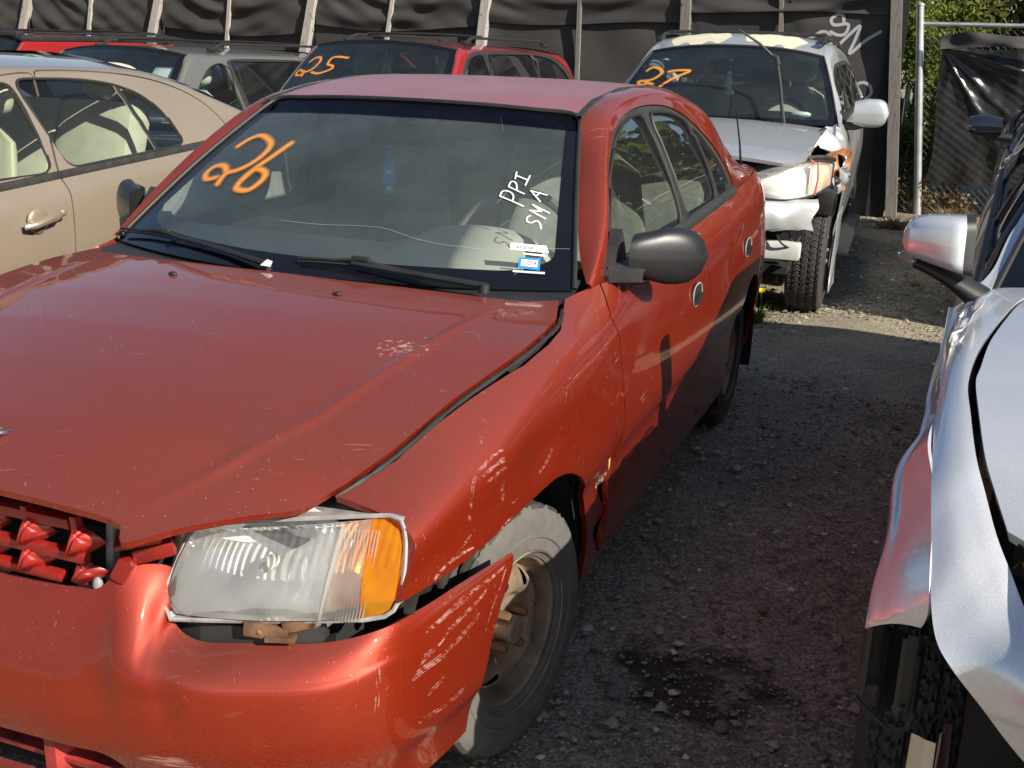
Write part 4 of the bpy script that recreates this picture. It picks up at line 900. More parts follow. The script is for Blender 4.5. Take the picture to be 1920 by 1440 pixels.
def seats(car, mat, fronts, zb, rear_y, w=.50, hr=True, rmat=None, tall=0.0, name='seat'):
    for x, y in fronts:
        st = thing(name, None, None); st.parent = car
        m = MB(); m.box((x, y-.18, zb+.20), (w, .50, .16), (.1, 0, 0), .06); m.build('cushion', mat, st)
        m = MB(); P = []
        for t in np.linspace(0, 1, 12):
            zz = zb+.26+.60*t+tall*t; yy = y+.06+.20*t; ww = w*.5*(1-.28*max(0, t-.55)/.45); th = .07-.03*t; k = 1 if t < .93 else .6
            P.append([(x+ww*k*math.copysign(abs(math.cos(a))**.5, math.cos(a)), yy+th*k*math.sin(a)-.03*abs(math.cos(a))**3, zz) for a in np.linspace(0, 2*math.pi, 25)])
        m.grid(np.array(P)); m.F.append(tuple(range(11*25, 12*25-1))); m.build('backrest', mat, st)
        if hr:
            m = MB(); zz = zb+.99+tall; m.ell((x, y+.28, zz), (.135, .055, .095), 20, 12, .6, rot=(-.15, 0, 0)); m.build('headrest', mat, st)
            m = MB()
            for d in (-.06, .06): m.tube([(x+d, y+.27, zz-.16), (x+d, y+.28, zz)], .007, 6)
            m.build('headrest_post', M_['chrome'], st)
    if rear_y:
        st = thing(name, None, None); st.parent = car; mt = rmat or mat
        m = MB(); m.box((0, rear_y-.25, zb+.16), (1.25, .5, .18), (.08, 0, 0), .06); m.build('cushion', mt, st)
        m = MB()
        for d in (-.42, 0, .42): m.box((d, rear_y+.10, zb+.50+tall*.5), (.415, .16, .62+tall), (-.35, 0, 0), .06)
        m.build('backrest', mt, st)
        if hr:
            for d in (-.42, .42):
                m = MB(); m.ell((d, rear_y+.24, zb+.88+tall), (.14, .06, .085), 20, 12, .6, rot=(-.2, 0, 0)); m.build('headrest', mt, st)
# ------------------------------------------------------------------ general car body for the other cars
def gen_car(car, S, body, full=True):
    """S: dict of body dimensions; returns grids for further work"""
    hw, zb, kb = S['hw'], S['zb'], S.get('kb', .03); z0 = S.get('z0', .20); yn, yc, ya = S['yn'], S['yc'], S['ya']; yh, ye, yt = S['yh'], S['ye'], S['yt']
    zr, zt, xr = S['zr'], S['zt'], S['xr']; zn = S['zn']; ytail = S['ytail']; r = S['r']; wb = S['wb']
    belt = lambda y: zb+kb*(y-1.5)
    ys = [yn, yn+.10, yn+.28, -.32, 0, .3*yc, yc, ya+.06, 1.2, 2.0, wb+.1, (wb+ytail)/2+.1, ytail-.16, ytail]
    wf = [.70, .84, .935, .985, 1, 1, 1, 1, 1, 1, .995, .965, .88, .78]
    rows = []
    for y, w in zip(ys, wf):
        h = hw*w; t = np.clip((yc-y)/(yc-yn), 0, 1)
        if y <= yc: zz = belt(yc)-.02-(belt(yc)-.02-zn)*t**1.5; top = (hw*(.835-.02*t)*min(1, w+.06), zz); sh = (h*(.972), zz-.085)
        else: zz = belt(y); top = (h*.92, zz); sh = (h*.968, zz-.095)
        m = sh[1]
        rows.append([(h*.84, y, z0), (h*.935, y, z0+.03), (h*.968, y, z0+.14), (h*.995, y, z0+(m-z0)*.52), (h, y, z0+(m-z0)*.60), (h*.993, y, z0+(m-z0)*.82), (sh[0], y, sh[1]), (top[0], y, top[1])])
    PS_ = loft(rows, ys, 220, 76, True)
    gy = [ya-.03, ya+.08, ya+(yh-ya)*.35, ya+(yh-ya)*.7, yh, yh+.16, (yh+ye)/2, ye-.18, ye, ye+(yt-ye)*.35, ye+(yt-ye)*.7, yt-.03, yt+.02]
    g = []
    for y in gy:
        b = (hw*.92, belt(y)); 
        if y < yh: t = np.clip((y-ya)/(yh-ya), 0.012, 1); z4 = belt(ya)+(zr-belt(ya))*t**.93; x4 = hw*.90+(xr-hw*.90)*t
        elif y <= ye: z4 = zr-S.get('drop', .03)*((y-yh)/(ye-yh))**2+S.get('rise', 0)*math.sin(math.pi*min(1, (y-yh)/(ye-yh))**.6); x4 = xr
        else: t = np.clip((y-ye)/(yt-ye), 0, .985); zq = zr-S.get('drop', .03); z4 = zq-(zq-belt(yt))*t**S.get('tp', 1.35); x4 = xr+(hw*.80-xr)*t**1.3
        H = z4-b[1]; dx = b[0]-x4; k = min(1, H/.25)
        g.append([(b[0], y, b[1]), (b[0]-dx*.22*k-.004, y, b[1]+H*.34), (b[0]-dx*.62*k-.008*k, y, b[1]+H*.83), (b[0]-dx*.80, y, b[1]+H*.955), (x4, y, z4)])
    PG_ = loft(g, gy, 200, 60)
    G = np.array(g)
    i0 = gy.index(yh); rr = []; ry = []
    for q in range(i0, gy.index(ye)+1):
        x4, y4, z4 = G[q, 4]; d = zt-zr; bow = .05 if q == i0 else 0
        rr.append([(x4*s, y4-bow*(1-s*s), z4+d*(1-abs(s)**2.4)) for s in np.linspace(-1, 1, 11)]); ry.append(y4)
    PR_ = loft(rr, ry, 60, 60)
    wr = []
    for t, dz in ((0, 0), (.3, .02), (.6, .022), (1, 0)):
        row = []
        for s in np.linspace(-1, 1, 11):
            a = np.array([hw*.89*s, yc+.02+(ya-yc)*s*s, belt(ya)-.005]); b = np.array([xr*s, yh-.05*(1-s*s), zr+(zt-zr)*(1-abs(s)**2.4)-.004])
            q = a*(1-t)+b*t; q[2] += dz; q[1] -= dz*.6; row.append(q)
        wr.append(row)
    PW_ = loft(wr, [0, .3, .6, 1], 60, 70)
    hr = []
    hy = np.linspace(yc+.03, yn+.06, 9)
    for y in hy:
        t = np.clip((yc-y)/(yc-yn), 0, 1); zz = belt(yc)-.02-(belt(yc)-.02-zn)*t**1.5; w = np.interp(y, ys, wf); gp = hw*(.835-.02*t)*min(1, w+.06)-.006
        hr.append([(gp*s, y+(.06*s*s if t > .9 else .10*s*s*(1-t) if t < .1 else 0), zz+S.get('crown', .05)*(1-s*s)) for s in np.linspace(-1, 1, 13)])
    PH_ = loft(hr, None, 70, 60)
    fr = []
    for zq, dy in ((1.0, .02), (.9, -.01), (.62, -.04), (.45, -.06), (.2, -.05), (.0, .0)):
        zz = z0+(zn-z0)*zq; fr.append([(hw*.86*s, yn+.05+dy+.30*abs(s)**2.6+.05*s*s, zz+(S.get('crown', .05)*(1-s*s) if zq == 1 else 0)) for s in np.linspace(-1, 1, 15)])
    PF_ = loft(fr, None, 40, 70)
    out = outside; ref = (0, 1.4, .6)
    arch = [circ(0, r, r*S.get('ar', 1.16)), circ(wb, r, r*S.get('ar', 1.16))]; sid = S.get('sides', (1, -1))
    A = S['seams']; names = S.get('doors', ('front_door', 'rear_door'))
    doors = {}
    for s in sid:
        skipf = S.get('skip_fender') == s
        if not skipf: panel('front_fender', PS_, [out(arch[0]), before(A[0], .003), lambda M: yn+.12-M[:, 1]], body, car, .012, s)
        for k, nm in enumerate(names):
            cl = [after(A[k], .003), before(A[k+1], .003), lambda M: z0+.06-M[:, 2], out(arch[1])]
            if S.get('door_poly') and k == 1: cl = [inside(yz(S['door_poly'], 1), .003), after(A[k], .003), lambda M: z0+.06-M[:, 2], out(arch[1])]
            doors[(nm, s)] = panel(nm, PS_, cl, body, car, .012, s)
        if S.get('door_poly'): panel('quarter_panel', PS_, [after(A[2], -.25), out(yz(S['door_poly'], 1), .003), out(arch[1])], body, car, .012, s)
        else: panel('quarter_panel', PS_, [after(A[-1], .003), out(arch[1])], body, car, .012, s)
        panel('sill', PS_, [lambda M: M[:, 2]-z0-.056, after([(0, .42), (2, .42)]), before([(0, wb-.36), (2, wb-.36)])], M_['black'] if S.get('dark_sill') else body, car, .01, s)
        panel('inner_side', PS_, [out(circ(0, r, r*1.13)), out(circ(wb, r, r*1.13)), (lambda M: yc+.1-M[:, 1]) if skipf else (lambda M: yn+.3-M[:, 1])], M_['void'], car, 0, s, off=-.035)
        gl = S['glass']; fcl = [out(yz(p, 2)) for p, _ in gl]
        if S.get('door_poly'):
            dp = S['door_poly']; fp = S['front_poly']
            panel('side_frame', PG_, [out(yz(dp, 1), .003), out(yz(fp, 1), .003)], body, car, .012, s)
            panel('door_frame', PG_, [inside(yz(dp, 1), .003)]+fcl, body, doors[(names[1], s)], .012, s)
            panel('door_frame', PG_, [inside(yz(fp, 1), .003)]+fcl, body, doors[(names[0], s)], .012, s)
        elif S.get('dlo'):
            panel('side_frame', PG_, [out(yz(S['dlo'], 1))]+fcl, body, car, .012, s)
            panel('window_surround', PG_, [inside(yz(S['dlo'], 1), .002)]+fcl, M_['trim'] if not S.get('chrome_trim') else M_['trim'], car, .008, s, off=-.004)
        else: panel('side_frame', PG_, fcl, body, car, .012, s)
        for p, mt in gl:
            panel('side_window', PG_, [inside(yz(p, 2), -.003)], M_[mt], car, 0, s, off=-.010)
            q = rpoly(p, .06); flat = PG_.reshape(-1, 3); V = np.array([flat[np.argmin((flat[:, 1]-a)**2+(flat[:, 2]-b)**2)] for a, b in q]); V[:, 1:] = q
            V[:, 0] = np.convolve(np.r_[V[-2:, 0], V[:, 0], V[:2, 0]], np.ones(5)/5, 'valid')-.002; V[:, 0] *= s
            m = MB(); m.tube(V, .006, 5, closed=True); m.build('window_seal', M_['rubber'], car)
        yy = np.linspace(ya+.15, S.get('ybelt', yt-.4), 30); m = MB()
        m.grid(np.stack([np.stack([s*(np.full(30, hw*.92)+a), yy, belt(yy)+b], 1) for a, b in ((-.012, .020), (.004, .018), (.009, .010), (.010, -.006), (.002, -.012))], 1)); m.build('belt_strip', M_['trim'], car, 50)
        for cy in (0, wb):
            m = MB(); P = []
            for t in np.linspace(-.35, math.pi+.35, 18): P.append([(s*x, cy+r*1.17*math.cos(t), r+r*1.17*math.sin(t)) for x in (hw*.955, hw*.72, hw*.5)])
            if not (skipf and cy == 0): m.grid(np.array(P)); m.build('wheel_liner', M_['void'], car)
    panel('roof', PR_, [], body, car, .012, ref=ref)
    ws = panel('windscreen', PW_, [], M_[S.get('ws_mat', 'tint')], car, 0, off=-.004, ref=ref)
    fw = S.get('frit', .05)
    panel('glass_border', PW_, [lambda M: np.minimum(np.minimum(M[:, 7], 1-M[:, 7])*1.2, np.minimum(M[:, 6]*.55, (1-M[:, 6])*1.3))-fw], M_['frit'], ws, 0, off=-.002, ref=ref)
    if S.get('tband'): panel('sun_strip', PW_, [lambda M: .87-M[:, 6]], M_[S['tband']], ws, 0, off=-.006, ref=ref)
    e = surf_at(PW_, np.linspace(0, 1, 20), np.zeros(20)); t = surf_at(PW_, np.ones(30), np.linspace(0, 1, 30)); q = surf_at(PW_, np.linspace(1, 0, 20), np.ones(20))
    m = MB(); m.tube(np.concatenate([e[:-1], t, q[1:]]), .008, 6); m.build('windscreen_moulding', M_['rubber'], car)
    if not S.get('no_hood'): panel('bonnet', PH_, [], body, car, .02, ref=(0, 0, 0))
    if not S.get('no_front'):
        panel('front_bumper', PF_, [lambda M: M[:, 6]-1], body, car, .012, ref=(0, .5, .5))
        for s in (1, -1):
            hl = thing('headlight', None, None); hl.parent = car
            q = [(hw*.80, yn+.42), (hw*.60, yn+.18), (hw*.38, yn+.11)]; m = MB(); P = []
            for x, y in hermite([0, 1, 2], np.array(q), np.linspace(0, 2, 10)): P.append([(s*x, y-.012+.0*zq, zn-.03-.15*zq) for zq in (0, .33, .66, 1)])
            P = np.array(P); P[:, 1:3, 1] -= .02; m.grid(P); m.build('lens', M_['lens'], hl, 60)
            m = MB(); P2 = P.copy(); P2[..., 1] += .05; m.grid(P2); m.build('reflector', M_['refl'], hl, 60)
        m = MB()
        for i in range(4): m.box((0, yn-.005, zn-.07-.035*i), (hw*.62, .03, .014), bev=.004)
        m.build('grille_bar', M_['chrome'], car)
    # back: rear window and tail
    rg = []
    zq = zr-S.get('drop', .03)
    for t in (0, .5, 1):
        rg.append([(np.interp(t, [0, 1], [xr, hw*.80])*s, ye+(yt-ye)*t+.06*(1-s*s), zq+(zt-zr)*(1-s*s)*(1-t)-(zq-belt(yt)-.0)*t**S.get('tp', 1.35)+.01) for s in np.linspace(-1, 1, 9)])
    PB_ = loft(rg, None, 30, 40); panel('rear_window', PB_, [], M_[S.get('rw_mat', 'tint')], car, 0, ref=ref)
    X, Y = np.meshgrid(np.linspace(-hw*.80, hw*.80, 20), np.linspace(yt-.05, ytail, 12), indexing='ij'); panel('boot_lid', np.stack([X, Y, belt(yt)-.004-.05*(Y-yt)**2-.01*X*X], 2), [], body, car, .02)
    m = MB(); m.box((0, ytail-.01, (z0+belt(yt))/2), (hw*1.54, .03, belt(yt)-z0), bev=.01); m.build('tail_panel', body, car)
    m = MB(); m.box((0, (yn+ytail)/2, z0+.02), (hw*1.5, (ytail-yn)*.86, .04)); m.box((0, yc+.1, .65), (hw*1.6, .04, .6)); m.build('underbody', M_['void'], car)
    m = MB(); P = []
    for x in np.linspace(-hw*.82, hw*.82, 25): P.append([(x, yc+.04+(ya-yc)*(x/hw/.89)**2, belt(ya)-.01), (x, yc+.45, belt(ya)+.01+.05*math.exp(-((x-.38)/.22)**4)), (x, yc+.52, belt(ya)-.02), (x, yc+.52, belt(ya)-.35)])
    m.grid(np.array(P)); m.build('dashboard', M_[S.get('dash_mat', 'black')], car, 50)
    m = MB(); c = np.array((.38, yc+.62, belt(ya)-.03)); m.tube([c+np.array((.185*math.cos(t), .185*math.sin(t)*.45, .185*math.sin(t)*.89)) for t in np.linspace(0, 2*math.pi, 32, endpoint=False)], .015, 6, closed=True); m.tube([c-np.array((.18, 0, 0)), c+np.array((.18, 0, 0))], .02, 6); m.build('steering_wheel', M_['black'], car)
    panel('headlining', PR_, [], M_['beige'] if S.get('light_inside') else M_['fabric'], car, 0, off=-.04, ref=ref)
    tm = M_[S.get('lining', 'fabric')]
    for s in sid: panel('door_lining', PS_, [after([(0, yc+.25), (2, yc+.25)]), before([(0, yt-.2), (2, yt-.2)]), lambda M: .35-M[:, 2], out(circ(wb, r, r*1.25))], tm, car, 0, s, off=-.07)
    for (cy, st, rimst, dust, tr, rim) in S['wheels']:
        for s in sid: wheel(car, (s*(hw-S['tw']*.5-.03), cy, r), r, S['tw'], rim, rimst, st, 0, s, tread=tr, nth=S.get('nth', 140), rimmat='alloy' if rimst != 'steel' else None, dust=dust)
    return dict(PS=PS_, PG=PG_, PR=PR_, PW=PW_, PH=PH_, PF=PF_, ws=ws, belt=belt, ys=ys, wf=wf)
def side_mirror(car, s, x0, y0, z0, L, hz, hy, mat, foot=True, facemat='chrome', squash=.62, tip=.75, name='door_mirror'):
    md = thing(name, None, None); md.parent = car; X = []
    for t in np.linspace(0, 1, 14):
        k = (1-max(0, (t-tip)/(1-tip))**2.6)**.5 if t > tip else 1.0; k = max(k, .08); k0 = .8+.2*min(1, t*3); sec = []
        for a in np.linspace(0, 2*math.pi, 25):
            ca, sa = math.cos(a), math.sin(a)
            sec.append((s*(x0+L*t), y0-hy*(.7+.3*k)*math.copysign(abs(ca)**squash, ca)*(1 if ca > 0 else .35)+.03*t, z0+hz*k*k0*math.copysign(abs(sa)**squash, sa)))
        X.append(sec)
    m = MB(); m.grid(np.array(X)); m.F.append(tuple(range(24))); b = 13*25; m.F.append(tuple(range(b, b+24))[::-1]); m.build('mirror_shell', mat, md, 60)
    m = MB(); m.box((s*(x0+L*.5), y0+hy*.36+.016, z0), (L*.8, .004, hz*1.5)); m.build('mirror_glass', M_[facemat], md)
    if foot:
        m = MB(); m.tube([(s*(x0-.07), y0+.01, z0-hz*1.0), (s*(x0+.02), y0, z0-hz*.95), (s*(x0+L*.4), y0, z0-hz*.75)], [.03, .026, .02], 8); m.build('mirror_foot', M_['black'], md)
    return md
def rails(car, x, ya, yb, zf, mat, h=.05, cross=()):
    for s in (1, -1):
        y = np.linspace(ya, yb, 24); m = MB(); z = np.array([zf(q) for q in y])+h*np.clip(np.minimum((y-ya), (yb-y))/.14, .0, 1)**.6
        m.tube(np.c_[np.full(24, s*x), y, z], .013, 6); m.build('roof_rail', mat, car)
        for q in (ya+.02, yb-.02): 
            m = MB(); m.box((s*x, q, zf(q)+.012), (.05, .13, .03), bev=.01); m.build('rail_foot', mat, car)
    for q in cross:
        m = MB(); m.tube([(a, q, zf(q)+h+.01+.012*(1-(a/x)**2)) for a in np.linspace(-x, x, 9)], .013, 6); m.build('cross_bar', mat, car)
# ------------------------------------------------------------------ materials for the other cars
M_['tan'] = paint('beige_metallic_paint', (.335, .272, .202), .45, .34, 1.0, dust=.06, dustcol=(.4, .35, .28))
M_['silver'] = paint('silver_metallic_paint', (.74, .75, .78), .45, .24, 1.0, dust=.10, dustcol=(.6, .6, .6), wav=.06)
M_['suvsil'] = paint('white_silver_paint', (.57, .58, .59), .55, .32, .8, dust=.12, dustcol=(.45, .42, .36), specks=.3, wav=.05)
M_['greyvan'] = paint('taupe_grey_paint', (.19, .185, .165), .5, .35, 1.0, dust=.10, dustcol=(.3, .28, .25))
M_['redvan'] = paint('faded_red_paint', (.36, .022, .028), .35, .33, 1.0, dust=.08, dustcol=(.4, .2, .2))
M_['redsuv'] = paint('bright_red_paint', (.30, .014, .014), .2, .4, .8, dust=.05)
M_['navy'] = paint('dark_blue_grey_paint', (.035, .042, .06), .5, .25, 1.0, dust=.02)
M_['alloy'] = plain('alloy_rim', (.45, .45, .45), .35, .9, var=.15)
M_['tint'] = glass_mat('green_tinted_glass', (.68, .78, .75), .025, .9, (.4, .5, .55))
M_['dark'] = glass_mat('privacy_glass', (.045, .055, .06), .015, 1.3)
M_['clearw'] = glass_mat('clear_side_glass', (.80, .88, .82), .01, .75)
M_['peel'] = plain('peeled_yellowish_primer', (.62, .58, .42), .7, var=.12)
M_['rustor'] = plain('orange_rusted_panel', (.33, .13, .045), .7, .1, var=.55, scale=18)
M_['teal'] = glass_mat('teal_sun_strip', (.04, .16, .20), .03, 1.0)
STR = lambda y, dy=0: [(0, y), (.4, y), (1.3, y+dy), (2.2, y+dy*1.4)]

def tan_sedan():
    car = thing('sedan', 'beige sedan on the left edge with cream cloth seats and body-coloured window frames', 'car', (-2.50, -.10, 0), 0, 'cars parked in the salvage yard')
    dp = [(1.40, .20), (1.455, .62), (1.485, .80), (1.505, .90), (1.488, .965), (1.52, 1.10), (1.597, 1.342), (1.62, 1.350), (1.89, 1.344), (2.22, 1.315), (2.47, 1.25), (2.60, 1.16), (2.665, 1.02), (2.66, .97), (2.60, .90), (2.50, .80), (2.34, .66), (2.26, .45), (2.24, .20)]
    fp = [(.62, .2), (.60, .9), (.62, .95), (.75, 1.03), (1.0, 1.19), (1.18, 1.285), (1.30, 1.325), (1.50, 1.342), (1.59, 1.342), (1.515, 1.10), (1.482, .965), (1.49, .6), (1.40, .2)]
    S = dict(hw=.865, zb=.962, kb=.05, z0=.2, yn=-.88, yc=.38, ya=.60, yh=1.18, ye=2.16, yt=3.05, ytail=3.55, zr=1.372, zt=1.415, xr=.55, zn=.74, r=.31, wb=2.62, tw=.19, drop=.022, tp=1.5,
             seams=[STR(.62), [(0, 1.40), (.62, 1.455), (.80, 1.485), (.90, 1.505), (.965, 1.488), (2, 1.488)], [(0, 2.6), (2, 2.6)]], door_poly=dp, front_poly=fp, ybelt=2.62,
             glass=[([(.85, .975), (.95, 1.11), (1.10, 1.225), (1.25, 1.290), (1.40, 1.312), (1.447, 1.295), (1.467, 1.12), (1.47, .975)], 'clearw'), ([(1.553, .985), (1.500, 1.20), (1.462, 1.325), (1.80, 1.315), (2.01, 1.290), (2.035, 1.20), (2.085, 1.012)], 'clearw'), ([(2.115, 1.012), (2.075, 1.18), (2.045, 1.278), (2.15, 1.24), (2.235, 1.175), (2.285, 1.085), (2.292, 1.022)], 'clearw')],
             wheels=[(0, 0, 'alloy5', None, tread_road, .2), (2.62, 0, 'alloy5', None, tread_road, .2)], lining='beige', dash_mat='beige', light_inside=True, ws_mat='clearw', rw_mat='clearw')
    S['glass'] = S['glass'][:2]
    S['glass'][1] = ([(1.462, 1.322), (1.80, 1.315), (2.02, 1.288), (2.15, 1.24), (2.235, 1.172), (2.27, 1.10), (2.292, 1.022), (1.552, .985), (1.50, 1.18)], 'clearw')
    d = gen_car(car, S, M_['tan'])
    for s in (1,):
        m = MB(); P = []
        for k in np.linspace(0, 1, 10):
            yy, zz = 2.10-.072*k, 1.012+.272*k; fl = d['PG'].reshape(-1, 3); xx = fl[np.argmin((fl[:, 1]-yy)**2+(fl[:, 2]-zz)**2)][0]; P.append([(xx-.006, yy-.017, zz), (xx-.003, yy-.013, zz), (xx-.003, yy+.013, zz), (xx-.006, yy+.017, zz)])
        m.grid(np.array(P)); m.build('window_divider', M_['black'], car)
    seats(car, M_['beige'], ((.38, 1.28), (-.38, 1.28)), .27, None); seats(car, M_['beige'], (), .40, 2.02)
    for s in (1, -1):
        c = np.array((s*.865, 1.29, .825)); m = MB(); m.ell(c-np.array((s*.006, 0, .004)), (.016, .052, .050), 20, 12); m.build('handle_cup', M_['tan'], car)
        m = MB(); m.tube([c+np.array((s*.012, -.085, -.015)), c+np.array((s*.030, -.05, -.010)), c+np.array((s*.034, 0, 0)), c+np.array((s*.030, .06, .010)), c+np.array((s*.016, .098, .016))], [.012, .016, .016, .018, .012], 10); m.ell(c+np.array((s*.018, .10, .016)), (.018, .022, .017)); m.build('door_handle', M_['tan'], car)
        side_mirror(car, s, .90, .78, 1.03, .16, .07, .05, M_['tan'])
    m = MB(); m.box((0, 2.72, .985), (1.30, .55, .02)); m.build('parcel_shelf', M_['beige'], car)
    return car

def van_spec(**k):
    S = dict(hw=.96, zb=1.02, kb=.015, z0=.22, yn=-.85, yc=.05, ya=.30, yh=.95, ye=3.35, yt=3.85, ytail=4.05, zr=1.585, zt=1.64, xr=.64, zn=.82, r=.335, wb=3.03, tw=.215, drop=.06, tp=1.9,
             seams=[STR(.50), STR(1.46), STR(2.75)], doors=('front_door', 'sliding_door'), wheels=[(0, 0, 'alloy5', None, tread_road, .2), (3.03, 0, 'alloy5', None, tread_road, .2)], dlo=[(.42, 1.04), (.62, 1.18), (.95, 1.44), (1.12, 1.53), (1.30, 1.55), (3.30, 1.50), (3.55, 1.34), (3.66, 1.08), (3.6, 1.055), (.6, 1.015)],
             glass=[([(.60, 1.045), (.85, 1.28), (1.05, 1.44), (1.20, 1.505), (1.36, 1.515), (1.46, 1.05)], 'clearw'), ([(1.58, 1.05), (1.46, 1.53), (2.62, 1.51), (2.72, 1.06)], 'dark'), ([(2.78, 1.06), (2.68, 1.51), (3.22, 1.48), (3.42, 1.32), (3.52, 1.08)], 'dark')], ws_mat='tint', rw_mat='dark', tband='shade')
    S.update(k); return S
def gza(x, y): return float(gz(x, y))
def grey_van():
    x, y = -5.18, 5.02
    car = thing('minivan', 'taupe grey minivan with black roof rails and a paper sheet on its dashboard', 'minivan', (x, y, gza(x, y+1.5)), 0, 'cars parked in the salvage yard')
    S = van_spec(hw=.95, dlo=[(1.50, 1.03), (1.40, 1.52), (1.50, 1.556), (3.30, 1.50), (3.55, 1.34), (3.66, 1.08), (3.6, 1.055)])
    d = gen_car(car, S, M_['greyvan']); seats(car, M_['beige'], ((.42, 1.10), (-.42, 1.10)), .42, 2.3, rmat=M_['fabric'], w=.52)
    for s in (1, -1): side_mirror(car, s, .90, .62, 1.06, .20, .085, .07, M_['blackm'], squash=.8, tip=.4)
    rails(car, .60, 1.35, 3.15, lambda q: 1.615-.012*(q-1.2)**1.2, M_['black'], .055, (1.6, 2.75))
    m = MB(); m.box((0, 0, 0), (.20, .24, .003), (.72, .0, .15)); p = m.build('paper_sheet', M_['white'], None); p.location = (x+.49, y+.80, car.location.z+1.40)
    tag(p, 'white paper sheet leaning inside the grey minivan windscreen', 'paper')
    return car
def red_van():
    x, y = -2.93, 5.50
    car = thing('minivan', 'red minivan marked 25 in orange with a green leaf hanging in its windscreen', 'minivan', (x, y, gza(x, y+1.5)+.03), 0, 'cars parked in the salvage yard')
    S = van_spec(hw=.90, dlo=[(.42, 1.04), (.62, 1.18), (.90, 1.44), (1.05, 1.545), (1.22, 1.575), (2.4, 1.565), (3.20, 1.515), (3.52, 1.36), (3.72, 1.08), (3.6, 1.055), (.6, 1.015)],
        glass=[([(.60, 1.045), (.83, 1.28), (.98, 1.46), (1.12, 1.535), (1.36, 1.545), (1.52, 1.05)], 'clearw'), ([(1.62, 1.05), (1.46, 1.548), (2.50, 1.535), (2.62, 1.06)], 'dark'), ([(2.64, 1.06), (2.54, 1.535), (3.12, 1.49), (3.42, 1.33), (3.58, 1.08)], 'dark')])
    d = gen_car(car, S, M_['redvan']); seats(car, M_['fabric'], ((.40, 1.10), (-.40, 1.10)), .42, 2.3)
    for s in (1, -1): side_mirror(car, s, .86, .62, 1.06, .18, .08, .065, M_['blackm'], squash=.8, tip=.4)
    rails(car, .55, 1.30, 3.25, lambda q: 1.625-.012*(q-1.2)**1.2, M_['black'], .05, (1.65,))
    return car, d
def far_suv():
    x, y = -8.35, 6.2
    car = thing('suv', 'bright red boxy vehicle with a black roof band behind the beige sedan', 'suv', (x, y, gza(x, y+1.5)+.12), 0, 'cars parked in the salvage yard')
    S = van_spec(hw=.92, zb=1.10, yc=.45, ya=.62, yh=1.15, ye=3.6, yt=3.8, zr=1.60, zt=1.66, xr=.74, zn=.95, wb=2.7, ytail=3.9, seams=[STR(.62), STR(1.60), STR(2.5)], doors=('front_door', 'rear_door'), wheels=[(0, 0, 'alloy5', None, tread_road, .2), (2.7, 0, 'alloy5', None, tread_road, .2)],
        glass=[([(.90, 1.14), (1.10, 1.36), (1.22, 1.47), (1.50, 1.48), (1.52, 1.13)], 'dark'), ([(1.66, 1.13), (1.66, 1.48), (2.44, 1.47), (2.44, 1.13)], 'dark'), ([(2.58, 1.13), (2.58, 1.46), (3.4, 1.44), (3.45, 1.14)], 'dark')], dlo=None)
    gen_car(car, S, M_['redsuv']); rails(car, .70, 1.2, 3.5, lambda q: 1.615, M_['black'], .05, (1.3, 2.2, 3.3))
    m = MB()
    for s in (1, -1): m.box((s*.745, 2.35, 1.615), (.06, 2.5, .06), bev=.02)
    m.box((0, 1.16, 1.66), (1.4, .12, .05), bev=.02); m.build('roof_band', M_['black'], car)
    return car
def dark_car():
    x, y = 2.66, 5.66
    car = thing('sedan', 'dark blue sedan behind the silver crashed car, before the black tarp', 'car', (x, y, gza(x, y+1)), -.03, 'cars parked in the salvage yard')
    S = van_spec(hw=.90, zb=1.03, kb=.04, yc=.42, ya=.68, yh=1.30, ye=2.35, yt=3.1, ytail=3.7, zr=1.42, zt=1.46, xr=.56, zn=.78, wb=2.75, r=.33, drop=.03, tp=1.4, seams=[STR(.60), STR(1.55, .05), STR(2.6)], doors=('front_door', 'rear_door'), wheels=[(0, 0, 'alloy5', None, tread_road, .2), (2.75, 0, 'alloy5', None, tread_road, .2)],
        dlo=[(.72, 1.06), (1.0, 1.21), (1.25, 1.33), (1.45, 1.375), (2.1, 1.36), (2.5, 1.22), (2.62, 1.09), (.9, 1.03)], glass=[([(.90, 1.06), (1.08, 1.19), (1.30, 1.31), (1.52, 1.34), (1.57, 1.07)], 'dark'), ([(1.68, 1.07), (1.64, 1.34), (2.05, 1.32), (2.35, 1.20), (2.42, 1.10)], 'dark')])
    gen_car(car, S, M_['navy']); seats(car, M_['fabric'], ((.38, 1.4), (-.38, 1.4)), .30, 2.2)
    for s in (1, -1): side_mirror(car, s, .89, .80, 1.15, .235, .074, .07, M_['navy'], squash=.7, tip=.5)
    return car
# ------------------------------------------------------------------ silver SUV marked 27, crashed at its left front corner
def crumple_grid(fn, nu, nv, amp, f, seed):
    rg = np.random.default_rng(seed); U, W = np.meshgrid(np.linspace(0, 1, nu), np.linspace(0, 1, nv), indexing='ij'); P = fn(U, W)
    N = normals(P, P.reshape(-1, 3).mean(0)-np.array((0.5, 0, 0))); d = np.zeros_like(U)
    for k in range(7):
        a = rg.uniform(0, 6.28); q = f*rg.uniform(.6, 2.2); ph = (U*math.cos(a)+W*math.sin(a))*q+rg.uniform(0, 6); d += np.abs(((ph/3.14) % 2)-1)-.5
    return P+N*(d*amp/3)[..., None]
def bilin(c00, c10, c01, c11):
    a, b, c, d = (np.array(q, float) for q in (c00, c10, c01, c11))
    return lambda U, W: a*((1-U)*(1-W))[..., None]+b*(U*(1-W))[..., None]+c*((1-U)*W)[..., None]+d*(U*W)[..., None]
